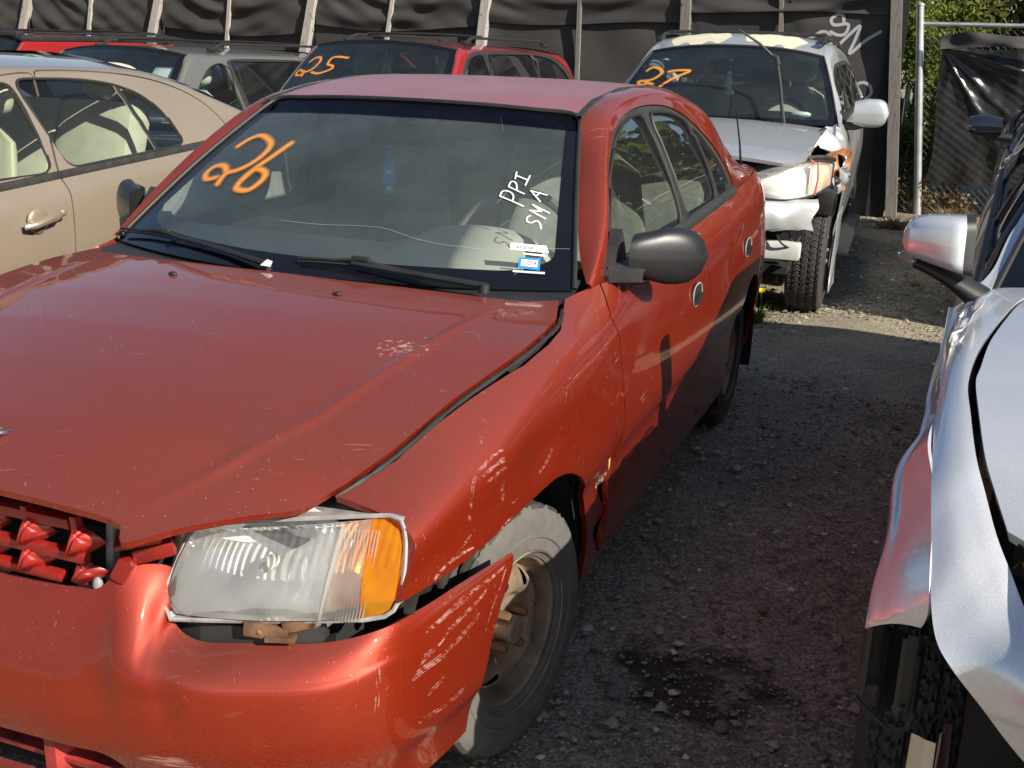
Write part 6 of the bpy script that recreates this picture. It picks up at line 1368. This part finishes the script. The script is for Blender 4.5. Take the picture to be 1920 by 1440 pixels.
def leaves(name, clumps, n, size, mat, parent, seed=0):
    """clumps: list of (centre, radii); leaf blades folded along the midrib, scattered through each clump"""
    rg = np.random.default_rng(seed); vol = np.array([r[0]*r[1]*r[2] for _, r in clumps])**.7; vol /= vol.sum(); k = rg.choice(len(clumps), n, p=vol)
    C = np.array([c for c, _ in clumps])[k]; Rr = np.array([r for _, r in clumps])[k]; d = rg.normal(size=(n, 3)); d /= np.linalg.norm(d, axis=1)[:, None]; rad = rg.random(n)**.45
    P = C+d*Rr*rad[:, None]; ax = rg.normal(size=(n, 3))+d*.7; ax[:, 2] += .2; ax /= np.linalg.norm(ax, axis=1)[:, None]; sd = np.cross(ax, rg.normal(size=(n, 3))); sd /= np.linalg.norm(sd, axis=1)[:, None]; nn = np.cross(ax, sd)
    L = size*rg.uniform(.6, 1.4, n)[:, None]; w = L*.30
    V = np.stack([P-ax*L*.5, P+sd*w+nn*w*.35-ax*L*.05, P+ax*L*.5, P-sd*w+nn*w*.35-ax*L*.05], 1).reshape(-1, 3); i = np.arange(n)*4
    F = np.concatenate([np.stack([i, i+1, i+2], 1), np.stack([i, i+2, i+3], 1)]); cm = rg.random(len(clumps)); col = np.clip(cm[k]*.5+rg.random(n)*.5, 0, 1)
    return mk(name, V, F, mat, parent, None, col=np.repeat(col, 4))
def tree(x, y, h, rad, label, mat, seed, n=9000, size=.10, name='tree', group='trees behind the chain-link fence', trunk=True, low=.25):
    rg = np.random.default_rng(seed); z = gza(x, y); t = thing(name, label, 'tree' if name == 'tree' else 'bush', (x, y, z), 0, group)
    m = MB(); m.tube([(0, 0, -.1), (.05, .03, h*.35), (-.04, .05, h*.62), (.02, 0, h*.9)], [.11*h/5, .08*h/5, .05*h/5, .015], 8)
    for q in range(7):
        a = rg.uniform(0, 6.28); z0 = h*rg.uniform(.2, .6); m.tube([(0, 0, z0), (math.cos(a)*rad*.4, math.sin(a)*rad*.4, z0+h*.12), (math.cos(a)*rad*.8, math.sin(a)*rad*.8, z0+h*.22)], [.04*h/5, .025*h/5, .008], 5)
    m.build('trunk', M_['bark'], t)
    cl = []
    for q in range(26):
        a = rg.uniform(0, 6.28); zz = rg.uniform(low, .98); r0 = rad*(1-abs(zz-.5)*.9)*rg.uniform(.2, .95); s = rad*rg.uniform(.18, .38); cl.append(((math.cos(a)*r0, math.sin(a)*r0, h*zz), (s, s, s*rg.uniform(.6, 1.0))))
    leaves('crown', cl, n, size, mat, t, seed); return t
def chainlink():
    y0 = 10.9; f = thing('chain_link_fence', 'galvanised chain-link fence with pipe posts in front of green bushes', 'fence', (0, y0, 0))
    gp = plain('galvanised_pipe', (.55, .57, .58), .35, .6, var=.15)
    px = [(1.217, -.155, .966, 1.93), (3.6, -.25, 3.55, 1.93), (6.2, -.3, 6.2, 1.93), (9.2, -.3, 9.2, 1.93), (12.2, -.3, 12.2, 1.93)]
    for (a, za, b, zb_) in px:
        m = MB(); m.tube([(a, 0, za-.1), (b, 0, zb_)], .040, 12); m.ell((b, 0, zb_), (.045, .045, .03)); m.build('pipe_post', gp, f)
    m = MB(); m.tube([(.93, .55, -.2), (.93, .55, 2.4)], .03, 10); m.build('pipe_post', gp, f)
    m = MB(); m.tube([(1.02, 0, 1.745), (4, 0, 1.755), (12.2, 0, 1.76)], .022, 8); m.build('top_rail', gp, f)
    V = []; F = []; s = .075
    def wire(a, b, r=.0009):
        d = np.array(b)-np.array(a); d /= np.linalg.norm(d); u = np.cross(d, (0, 1, 0)); k = len(V)
        for p in (a, b):
            for t in (0, 2.09, 4.19): V.append(tuple(np.array(p)+r*(u*math.cos(t)+np.array((0, 1, 0))*math.sin(t))))
        for t in range(3): F.append((k+t, k+(t+1) % 3, k+3+(t+1) % 3, k+3+t))
    H = 1.98; x0, x1 = 1.02, 8.0
    for xx in np.arange(x0-H, x1, s):
        a = max(xx, x0); b = min(xx+H, x1)
        if b > a: wire((a, .0, -.2+(a-xx)), (b, .0, -.2+(b-xx))); wire((a, .004, -.2+H-(a-xx)), (b, .004, -.2+H-(b-xx)))
    tag(mk('wire_mesh', V, F, plain('dull_wire', (.16, .16, .15), .6, .3), f), kind='stuff')
    # black tarp hung over the gate
    t = thing('tarp', 'shiny black plastic tarp hanging in folds on the chain-link fence', 'tarp', (0, y0-.07, 0)); rg = np.random.default_rng(4)
    U, W = np.meshgrid(np.linspace(0, 1, 190), np.linspace(0, 1, 130), indexing='ij')
    X = 1.245+3.0*U+.05*(1-W)*np.sin(W*5); Zz = .13+.04*np.sin(U*30)*.4+(1.52-.13)*W; D = np.zeros_like(U); A = np.stack([X-1.22, Zz-1.53], 2)
    ang = np.arctan2(A[..., 0], -A[..., 1]+1e-6); rr = np.hypot(A[..., 0], A[..., 1])
    for k in range(9):
        c = rg.uniform(.05, 1.35); D += -rg.uniform(.02, .05)*np.exp(-((ang-c)/.055)**2)*np.clip(rr/.3, 0, 1)*np.exp(-rr/1.5)
    for k in range(16): a = rg.uniform(-.7, .7); D += .006*np.abs((((X*math.cos(a)*rg.uniform(3, 9)+Zz*math.sin(a)*5)+rg.uniform(0, 6)) % 2)-1)
    D += .003*np.sin(X*50+Zz*31)*np.sin(Zz*43)
    tm = plain('black_tarp_plastic', (.024, .023, .022), .32, 0, .15, .6, var=.3, scale=5, bump=.35, bscale=45)
    m = MB(); m.grid(np.stack([X, D, Zz], 2)); m.build('tarp_sheet', tm, t, None)
    U, W = np.meshgrid(np.linspace(0, 1, 90), np.linspace(0, 1, 20), indexing='ij'); X = 1.22+3.0*U; Zz = 1.50+.04*U+.03*np.sin(U*9)+(.13+.02*np.sin(U*21))*W; D = -.07+.03*np.sin(U*18+W*3)-.05*(1-W)+.02*np.sin(U*47)
    m = MB(); m.grid(np.stack([X, D, Zz], 2)); m.build('tarp_flap', cloth_mat(), t, None)
def greenery():
    M_['bark'] = plain('bark', (.11, .085, .06), .9, var=.4, scale=20, bump=.5, bscale=30)
    g1 = leaf_mat('bright_leaves', (.09, .15, .02), (.24, .28, .05)); g2 = leaf_mat('dull_leaves', (.09, .12, .025), (.25, .23, .07)); g3 = leaf_mat('deep_leaves', (.04, .075, .018), (.11, .14, .035)); br = leaf_mat('dry_leaves', (.16, .11, .05), (.30, .22, .11))
    t = thing('bush', 'bright green feathery bush between the fence end and the pipe post', 'bush', (1.02, 11.35, gza(1, 11.3)), 0, 'bushes along the chain-link fence')
    m = MB()
    for q in range(9): m.tube([(RNG.uniform(-.3, .3), RNG.uniform(-.1, .2), -.05), (RNG.uniform(-.35, .35), RNG.uniform(-.2, .2), .9), (RNG.uniform(-.4, .4), RNG.uniform(-.2, .2), 1.9)], [.018, .012, .005], 5)
    m.build('stem', M_['bark'], t)
    cl = [((RNG.uniform(-.42, .42), RNG.uniform(-.25, .3), RNG.uniform(.35, 2.3)), (RNG.uniform(.12, .24),)*3) for _ in range(46)]; leaves('foliage', cl, 13000, .05, g1, t, 5)
    cl = [((RNG.uniform(-.45, .7), RNG.uniform(-.5, -.25), RNG.uniform(.0, .30)), (RNG.uniform(.08, .2), .1, RNG.uniform(.08, .2))) for _ in range(16)]; leaves('dry_foliage', cl, 900, .06, br, t, 8)
    spec = [(2.2, 12.9, 4.6, 1.5, 'wide olive green bush rising over the black tarp', g2), (4.2, 13.0, 5.6, 1.9, 'bushy tree over the chain-link fence right of the olive bush', g1), (6.6, 12.8, 6.4, 2.2, 'tall dark leafy tree farther along the chain-link fence', g3), (9.2, 12.2, 6.4, 2.3, 'broad green tree near the far right corner of the yard', g1), (.9, 13.6, 3.4, 1.2, 'yellowish green tree directly behind the pipe post', g2), (11.0, 9.3, 6.4, 2.4, 'tall tree beyond the right-hand cars', g3), (11.6, 5.6, 5.8, 2.2, 'round green tree east of the dark blue car', g1), (12.4, 1.6, 5.4, 2.2, 'dark green tree east of the silver car', g3), (-1.5, 15.0, 3.2, 1.3, 'tree rising behind the timber fence', g3)]
    for i, (x, y, h, r, lb, mt) in enumerate(spec[:8]): tree(x, y, h, r, lb, mt, 60+i, n=16000, size=.11 if i in (0, 4) else .17, low=.10)
    # weeds on the ground
    def weed(x, y, lb, n, hgt, mt, flower=False, sp=.08, name='weed'):
        z = gza(x, y); w = thing(name, lb, 'weed', (x, y, z), 0); V = []; F = []; C = []
        for q in range(n):
            a = RNG.uniform(0, 6.28); r = RNG.uniform(.1, 1)*sp; L = hgt*RNG.uniform(.5, 1.1); b = len(V); d = np.array((math.cos(a), math.sin(a), 0)); s = np.array((-d[1], d[0], 0))*hgt*.06
            for t, ww in ((0, 1), (.5, .8), (1, 0.05)): c = d*(r*.3+r*t*t)+np.array((0, 0, L*t*(1-.25*t))); V += [tuple(c-s*ww), tuple(c+s*ww)]
            C += [RNG.random()]*6; F += [(b, b+1, b+3, b+2), (b+2, b+3, b+5, b+4)]
        mk('blade', V, F, mt, w, None, col=C)
        if flower:
            m = MB(); m.tube([(0, 0, 0), (.01, 0, hgt*.8), (.0, .0, hgt*1.5)], .004, 5); m.build('stalk', mt, w)
            m = MB()
            for q in range(18): a = q*2.4; r = .026; m.add([(0, 0, hgt*1.5), (r*math.cos(a-.25), r*math.sin(a-.25)*.8-.006, hgt*1.5+r*math.sin(a)*.4+.006), (r*math.cos(a+.25), r*math.sin(a+.25)*.8-.006, hgt*1.5+r*math.sin(a)*.4+.006)], [(0, 1, 2)])
            m.build('flower_head', plain('yellow_petals', (.80, .62, .02), .6), w)
    weed(.56, 4.55, 'leafy weed with one yellow flower behind the red sedan', 60, .13, g1, True, .09)
    weed(1.381, 6.40, 'small green grass tuft on the gravel near the silver SUV', 40, .05, g1, False, .10, 'grass_tuft')
    weed(1.02, 9.4, 'dry straw-coloured grass at the foot of the fence post', 90, .16, br, False, .30, 'grass_tuft')
    weed(1.5, 10.2, 'dry weeds under the hanging black tarp', 140, .20, br, False, .35, 'grass_tuft')
    weed(.55, 8.9, 'faded grass patch beside the silver SUV rear wheel', 90, .08, br, False, .35, 'grass_tuft')
def rock(seed, n=2):
    bm = bmesh.new(); bmesh.ops.create_icosphere(bm, subdivisions=n, radius=1.0); rg = np.random.default_rng(seed); ax = rg.normal(size=(6, 3))
    for v in bm.verts:
        p = np.array(v.co); k = 1+.12*sum(math.sin(2.2*float(p@a)+i) for i, a in enumerate(ax))/2; v.co = Vector(p*k*np.array((1, .8, .55)))
    V = [v.co[:] for v in bm.verts]; bm.verts.index_update(); F = [[v.index for v in f.verts] for f in bm.faces]; bm.free(); return np.array(V), F
def stones():
    mats = [plain('pale_stone', (.34, .31, .27), .85, var=.3, scale=20), plain('grey_stone', (.16, .15, .14), .85, var=.3, scale=20), plain('brown_stone', (.22, .15, .10), .85, var=.3, scale=20)]
    rocks = [rock(i) for i in range(5)]
    big = [(.929, .275, .026, 1, 'grey rounded stone lying beside the red sedan front tyre'), (1.198, .857, .022, 2, 'brownish stone on the gravel between the red and silver cars'), (1.205, .24, .022, 2, 'tan stone in the dark patch below the silver bumper'), (.957, .612, .018, 0, 'pale stone farther back from the red front tyre'), (.773, .544, .020, 0, 'pale stone tight against the red sedan door sill'), (.922, 1.909, .022, 0, 'light flat stone midway along the shaded gravel'), (1.33, .22, .016, 0, 'small pale pebble right of the tan stone')]
    for x, y, r, mi, lb in big:
        V, F = rocks[mi]; o = mk('stone', V*r, F, mats[mi], None, 60); o.location = (x, y, gza(x, y)+r*.25); o.rotation_euler = (0, 0, x*9); tag(o, lb, 'stone', 'loose stones on the gravel')
    # countless gravel as one mass: three meshes of mixed chips
    n = 46000; rg = np.random.default_rng(11); xs = np.concatenate([rg.uniform(.3, 1.9, n//2), rg.uniform(.2, 2.2, n//2)]); ys = -1.2+11.4*rg.random(n)**1.55
    r = np.exp(rg.normal(-5.5, .62, n))*(1+.10*np.clip(ys-2, 0, 8)); r = np.clip(r, .0018, .024)
    base = np.array([(1, 0, 0), (.2, .9, .1), (-.9, .3, 0), (-.3, -.9, .1), (.25, .1, .6), (.5, -.75, -.05)]); T = [(0, 1, 4), (1, 2, 4), (2, 3, 4), (3, 5, 4), (5, 0, 4)]
    a = rg.uniform(0, 6.28, n); B = base[None]*rg.uniform(.6, 1.3, (n, 6, 1)); x = B[..., 0]*np.cos(a)[:, None]-B[..., 1]*np.sin(a)[:, None]; y = B[..., 0]*np.sin(a)[:, None]+B[..., 1]*np.cos(a)[:, None]
    V = np.stack([x*r[:, None]+xs[:, None], y*r[:, None]+ys[:, None], B[..., 2]*r[:, None]+gz(xs, ys)[:, None]+.001], 2).reshape(-1, 3)
    F = (np.arange(n)[:, None, None]*6+np.array(T)[None]).reshape(-1, 3)
    nm = NT('gravel_chips'); at = nm.n('ShaderNodeAttribute', attribute_name='mask'); c = nm.ramp(at.outputs['Fac'], [(0., (.13, .116, .088)), (.45, (.24, .215, .16)), (.75, (.35, .305, .23)), (.93, (.38, .26, .17)), (1., (.66, .61, .52))])
    gm = nm.done(nm.bsdf(c, .9, 0, 0, .25)); o = mk('gravel', V, F, gm, None, 20, col=np.repeat(rg.random(n), 6)); tag(o, kind='stuff')
FEN = [[(0.0711, 0.8075), (0.0756, 0.8284), (0.0829, 0.8374), (0.0961, 0.8413), (0.1072, 0.8348)], [(0.0786, 0.8231), (0.0904, 0.8158), (0.1051, 0.8168)], [(0.0823, 0.8236), (0.0956, 0.8163), (0.1051, 0.806)], [(0.0862, 0.7937), (0.0965, 0.7917), (0.1051, 0.7877)], [(0.0701, 0.803), (0.0669, 0.7747), (0.0646, 0.7371)], [(0.0987, 0.7319), (0.102, 0.7522)], [(0.1437, 0.6789), (0.1542, 0.6839), (0.166, 0.7033)], [(0.0915, 0.6246), (0.0989, 0.6316), (0.1077, 0.6318)], [(0.0497, 0.678), (0.0577, 0.6855), (0.0674, 0.6965)], [(0.0307, 0.6602), (0.0403, 0.6726), (0.0524, 0.6648), (0.0642, 0.6533)], [(0.0336, 0.6695), (0.0464, 0.6741), (0.061, 0.6595)], [(0.1148, 0.6707), (0.1089, 0.6706)], [(0.101, 0.7192), (0.0988, 0.7033)]]
BUM = [[(0.7544, 0.5058), (0.7812, 0.4902), (0.8085, 0.4891)], [(0.7616, 0.4861), (0.7927, 0.4737), (0.8234, 0.4746)], [(0.7692, 0.4589), (0.7947, 0.4246), (0.8126, 0.403)], [(0.7735, 0.4328), (0.7875, 0.4226)], [(0.7867, 0.315), (0.8206, 0.3114), (0.852, 0.3069), (0.8909, 0.3223), (0.9465, 0.3298)], [(0.798, 0.3202), (0.8347, 0.3212), (0.8716, 0.3405)], [(0.8134, 0.3932), (0.839, 0.3925), (0.8793, 0.3941), (0.9122, 0.38)], [(0.8286, 0.4746), (0.8633, 0.469), (0.8882, 0.4592)], [(0.934, 0.3351), (0.9617, 0.3316)], [(0.9213, 0.3395), (0.9465, 0.3298), (0.9653, 0.3191)], [(0.9053, 0.5532), (0.927, 0.4861), (0.948, 0.4304), (0.967, 0.3484)], [(0.7786, 0.5937), (0.8026, 0.5839)], [(0.7646, 0.6781), (0.8075, 0.6845), (0.8502, 0.6791)], [(0.7202, 0.3542), (0.7186, 0.4683)], [(0.7123, 0.5393), (0.7157, 0.4968)]]
DOR = [[(0.3064, 0.3777), (0.3128, 0.4043), (0.311, 0.4407)], [(0.2738, 0.3944), (0.2863, 0.3989), (0.2937, 0.4052)], [(0.2591, 0.3908), (0.274, 0.3904), (0.2876, 0.3791)], [(0.2669, 0.3849), (0.2754, 0.4061), (0.2772, 0.4752)], [(0.2604, 0.5893), (0.256, 0.5604)]]
DR2 = [[(0.3375, 0.5965), (0.356, 0.6078)], [(0.3401, 0.5834), (0.3478, 0.5894)], [(0.3674, 0.6224), (0.3708, 0.6341)], [(0.1919, 0.785), (0.2012, 0.8212), (0.2076, 0.828)], [(0.2608, 0.7054), (0.2697, 0.7466)], [(0.2858, 0.7589), (0.2978, 0.7653)]]
PEN = [[(0.4414, 0.8446), (0.4196, 0.8706), (0.3958, 0.8959)], [(0.4393, 0.8448), (0.4689, 0.8492), (0.4661, 0.8638), (0.4442, 0.8725), (0.4167, 0.872)], [(0.4944, 0.8579), (0.4608, 0.8933)], [(0.4944, 0.8579), (0.5238, 0.8614), (0.5169, 0.8717), (0.4793, 0.8765)], [(0.5612, 0.8678), (0.5385, 0.8959)], [(0.5808, 0.8677), (0.5419, 0.8678)], [(0.5652, 0.8982), (0.5097, 0.8922)], [(0.3475, 0.913), (0.3366, 0.9076), (0.3187, 0.9087), (0.312, 0.9172), (0.3232, 0.9255), (0.3123, 0.9326), (0.2851, 0.9363)], [(0.3359, 0.9426), (0.3746, 0.9107)], [(0.3746, 0.9107), (0.3731, 0.9328)], [(0.3731, 0.9328), (0.4063, 0.9146)], [(0.4063, 0.9146), (0.3674, 0.9488)], [(0.4264, 0.9279), (0.4815, 0.906)], [(0.4815, 0.906), (0.464, 0.9398)], [(0.4523, 0.9178), (0.4734, 0.9262)]]
RED, RED_WS = red_car()
def red_marks():
    p26 = [[(0.6133, 0.0881), (0.6716, 0.1016), (0.6959, 0.1315), (0.6464, 0.1904), (0.5699, 0.2137), (0.4907, 0.1959), (0.4479, 0.1656), (0.4843, 0.088), (0.4381, 0.0827), (0.3948, 0.116), (0.4197, 0.1472), (0.4773, 0.1213), (0.3727, 0.1529)], [(0.655, 0.2554), (0.5609, 0.2377), (0.4704, 0.2193), (0.398, 0.2147), (0.3597, 0.2246), (0.3619, 0.26), (0.4219, 0.2736), (0.4665, 0.2617), (0.4782, 0.2281), (0.4157, 0.2152)]]
    p26[0] = [(0.6133, 0.0881), (0.6716, 0.1016), (0.6959, 0.1315), (0.6464, 0.1904), (0.5699, 0.2037), (0.4907, 0.1859), (0.4479, 0.1500), (0.4773, 0.1213), (0.4843, 0.100), (0.4681, 0.0827), (0.4281, 0.080), (0.3948, 0.100), (0.4097, 0.1272)]
    p26.append([(0.445, 0.1472), (0.4097, 0.1472), (0.3727, 0.1529)])
    ribbon('painted_number', PW, p26, .035, M_['orange'], RED_WS, off=.002)
    pen = PEN
    ribbon('marker_writing', PW, pen, .0050, M_['whitepen'], RED_WS, off=.0016)
    def quad(name, uv, mat, off, n=8, sub=None, par=None):
        c = np.array(uv, float); U, W = np.meshgrid(np.linspace(0, 1, n), np.linspace(0, 1, n), indexing='ij'); q = c[0]*((1-U)*(1-W))[..., None]+c[1]*(U*(1-W))[..., None]+c[2]*(U*W)[..., None]+c[3]*((1-U)*W)[..., None]
        X = surf_at(PW, q[..., 0], q[..., 1])+normals(PW)[45, 75]*off; m = MB(); m.grid(X); return m.build(name, mat, RED_WS, None), q
    def letters(name, body, uv, mat, off, hgt):
        V, F = text_mesh(body, 1.0); mn, mx = V.min(0), V.max(0); c = np.array(uv, float); a = (V[:, 0]-mn[0])/(mx[0]-mn[0]); b = (V[:, 1]-mn[1])/(mx[1]-mn[1])
        q = c[0]*((1-a)*b)[:, None]+c[1]*(a*b)[:, None]+c[2]*(a*(1-b))[:, None]+c[3]*((1-a)*(1-b))[:, None]
        return mk(name, surf_at(PW, q[:, 0], q[:, 1])+normals(PW)[45, 75]*off, F, mat, RED_WS, None)
    def frac(uv, x0, x1, y0, y1):
        c = np.array(uv, float); f = lambda a, b: c[0]*(1-a)*(1-b)+c[1]*a*(1-b)+c[2]*a*b+c[3]*(1-a)*b
        return [f(x0, y0), f(x1, y0), f(x1, y1), f(x0, y1)]
    w = [(0.2089, 0.8863), (0.200, 0.9497), (0.1658, 0.9552), (0.1761, 0.8851)]
    quad('white_sticker', w, M_['white'], .002); letters('sticker_print', '612LYF', frac(w, .18, .62, .38, .78), M_['ink'], .003, 1)
    b = [(0.1416, 0.9043), (0.1381, 0.9415), (0.0818, 0.9419), (0.0918, 0.9048)]
    quad('blue_sticker', b, M_['blue'], .002); quad('sticker_field', frac(b, .12, .88, .2, .78), M_['white'], .0028); letters('sticker_print', '09', frac(b, .42, .84, .30, .66), M_['ink'], .0034, 1)
    quad('sticker_strip', [(.0815, .897), (.0760, .951), (.066, .951), (.072, .897)], plain('pale_blue_strip', (.45, .62, .66), .5), .002)
    quad('torn_sticker', [(.163, .910), (.157, .948), (.148, .950), (.155, .912)], M_['white'], .002)
    cr = [[(0.232, 0.40), (0.232, 0.4974), (0.2404, 0.561), (0.2436, 0.6024), (0.2371, 0.6448), (0.2014, 0.7101), (0.1825, 0.7652), (0.1762, 0.8165), (0.1682, 0.8595)], [(.1682, .8595), (.185, .93), (.19, .99)], [(.06, .90), (.12, .93), (.16, .95)]]
    ribbon('glass_crack', PW, cr, .0007, plain('glass_crack_white', (.34, .38, .38), .4), RED_WS, off=.001, rows=3)
    m = MB(); m.add([(-.066, .304, .966), (-.036, .304, .965), (-.038, .318, .976), (-.062, .32, .975), (-.05, .312, .981)], [(0, 1, 4), (1, 2, 4), (2, 3, 4), (3, 0, 4)]); m.build('wiper_rag', M_['white'], RED)
    m = MB(); m.add([(.834, .452, .560), (.834, .468, .565), (.831, .474, .515), (.832, .462, .505)], [(0, 1, 2, 3)]); m.build('yellow_sticker', plain('faded_yellow_sticker', (.50, .52, .18), .6), RED)
    def kid(nm): return [o for o in RED.children if o.name.startswith(nm)][0]
    rg = np.random.default_rng(2)
    def fan(strokes, k, j): return [[(u+rg.normal(0, j), v+rg.normal(0, j*1.6)) for u, v in s] for s in strokes for _ in range(k)]
    ribbon('scrape', PS, [[(u+du, v+dv) for u, v in s] for s in FEN for du, dv in ((0, 0), (.0016, -.004))], .006, M_['scrape'], kid('front_fender'), off=.0012)
    ribbon('scrape', PBM, [[(u+du, v+dv) for u, v in s] for s in BUM for du, dv in ((0, 0), (.004, -.012))], .005, M_['scrape'], kid('front_bumper'), off=.0012, ref=(0, 0, .4))
    ribbon('scrape', PS, DR2, .005, M_['scrape'], kid('front_door'), off=.0012)
    ribbon('scrape', PS, fan(DOR, 3, .003), .010, M_['scrape2'], kid('front_fender'), off=-.010)
    for o in bpy.data.objects:
        if o.name.startswith('scrape'): o['kind'] = 'stuff'
    # antenna on the rear fender
    m = MB(); m.tube([(.655, 3.02, .93), (.655, 3.00, .96), (.652, 2.90, 1.12), (.648, 2.77, 1.264)], [.012, .006, .004, .003], 6); m.build('antenna', M_['black'], RED)
    # blue tree-shaped freshener hanging on the mirror
    t = thing('air_freshener', 'blue tree-shaped air freshener hanging in the red sedan windscreen', 'air freshener', (-.045, .97, 1.135))
    pts = [(0, .062), (.010, .045), (.006, .042), (.016, .022), (.010, .018), (.021, -.004), (.014, -.008), (.022, -.028), (.006, -.034), (.006, -.040), (.014, -.041), (.014, -.058), (-.014, -.058), (-.014, -.041), (-.006, -.040), (-.006, -.034), (-.022, -.028), (-.014, -.008), (-.021, -.004), (-.010, .018), (-.016, .022), (-.006, .042), (-.010, .045)]
    m = MB(); pts = [(a*1.15, b*1.1) for a, b in pts]; m.prism(pts, (0, 0, 0), (.80, .60, 0), (0, 0, 1), (.6, -.8, 0), .002); m.build('card', plain('blue_card', (.05, .36, .85), .5), t)
    m = MB(); m.box((0, -.002, -.05), (.018, .004, .014), (0, 0, .64)); m.box((0, -.002, .0), (.022, .004, .010), (0, 0, .64)); m.build('label_patch', M_['white'], t)
    m = MB(); m.tube([(0, 0, .06), (.004, -.005, .13), (.02, -.01, .16)], .0012, 4); m.build('string', M_['white'], t)
red_marks()
tan_sedan(); grey_van(); far_suv(); dark_car()
RV, RVD = red_van(); SV, SVD = silver_suv(); silver_sedan()
def other_marks():
    R25 = [[(0.7201, 0.0693), (0.7726, 0.0936), (0.7759, 0.1298), (0.7082, 0.1563), (0.612, 0.1375), (0.5809, 0.087), (0.6174, 0.04), (0.5721, 0.030), (0.5402, 0.0503), (0.5545, 0.0887), (0.5995, 0.0779)], [(0.5896, 0.0884), (0.5281, 0.0959)], [(0.7544, 0.346), (0.7651, 0.2386), (0.6767, 0.2322), (0.6503, 0.2782), (0.6084, 0.2812), (0.5583, 0.2138), (0.5766, 0.154)]]
    R27 = [[(0.6137, 0.0687), (0.6624, 0.0926), (0.6201, 0.1416), (0.5566, 0.1596), (0.4795, 0.135), (0.4533, 0.0955), (0.4467, 0.0626), (0.3955, 0.0787), (0.4036, 0.107), (0.4425, 0.1056)], [(0.4329, 0.1041), (0.4022, 0.1446)], [(0.5831, 0.1956), (0.5996, 0.2449), (0.5885, 0.3062), (0.4942, 0.2431), (0.3744, 0.1907)]]
    ribbon('painted_number', RVD['PW'], R25, .040, M_['orange'], RVD['ws'], off=.002, ref=(0, 1.4, .6)); ribbon('painted_number', SVD['PW'], R27, .042, M_['orange'], SVD['ws'], off=.002, ref=(0, 1.4, .6))
    t = thing('air_freshener', 'green leaf-shaped air freshener hanging in the red minivan windscreen', 'air freshener', (-2.95, 6.50, 1.27)); m = MB()
    pts = [(.05*math.sin(a)*(1+.35*math.cos(5*a)), .075*math.cos(a)*(1+.25*math.cos(5*a))) for a in np.linspace(0, 2*math.pi, 40, endpoint=False)]
    m.prism(pts, (0, 0, 0), (.9, .3, 0), (0, 0, 1), (.3, -.9, 0), .003); m.build('leaf_card', plain('lime_card', (.60, .75, .15), .6), t)
    m = MB(); m.box((0, 0, -.09), (.03, .004, .03), (0, 0, .3)); m.build('label_patch', M_['white'], t); m = MB(); m.tube([(0, 0, .07), (.01, 0, .14)], .0015, 4); m.build('string', M_['white'], t)
    t = thing('hanging_figure', 'small pale figurine charm hanging in the silver SUV windscreen', 'charm', (-.075, 6.33, 1.235)); m = MB()
    m.lathe([(.085, .004), (.08, .012), (.065, .018), (.045, .013), (.03, .022), (.0, .026), (-.02, .018), (-.045, .030), (-.07, .034), (-.078, .03), (-.08, .001)], 16, 'z'); m.build('figure', plain('ivory_charm', (.85, .80, .62), .5), t)
    m = MB(); m.tube([(0, 0, .085), (0, 0, .16)], .0018, 4); m.box((0, 0, .165), (.03, .02, .02)); m.build('string', M_['white'], t)
    m = MB(); m.ell((0, 0, 0), (.07, .04, .02), 9, 6, p=.8); o = m.build('crumpled_paper', M_['white'], None); c = SV.location; o.location = (c.x+.52, c.y+.80, c.z+1.175); tag(o, 'crumpled white paper lying on the silver SUV dashboard', 'paper')
other_marks()
fence(); greenery(); chainlink(); stones()
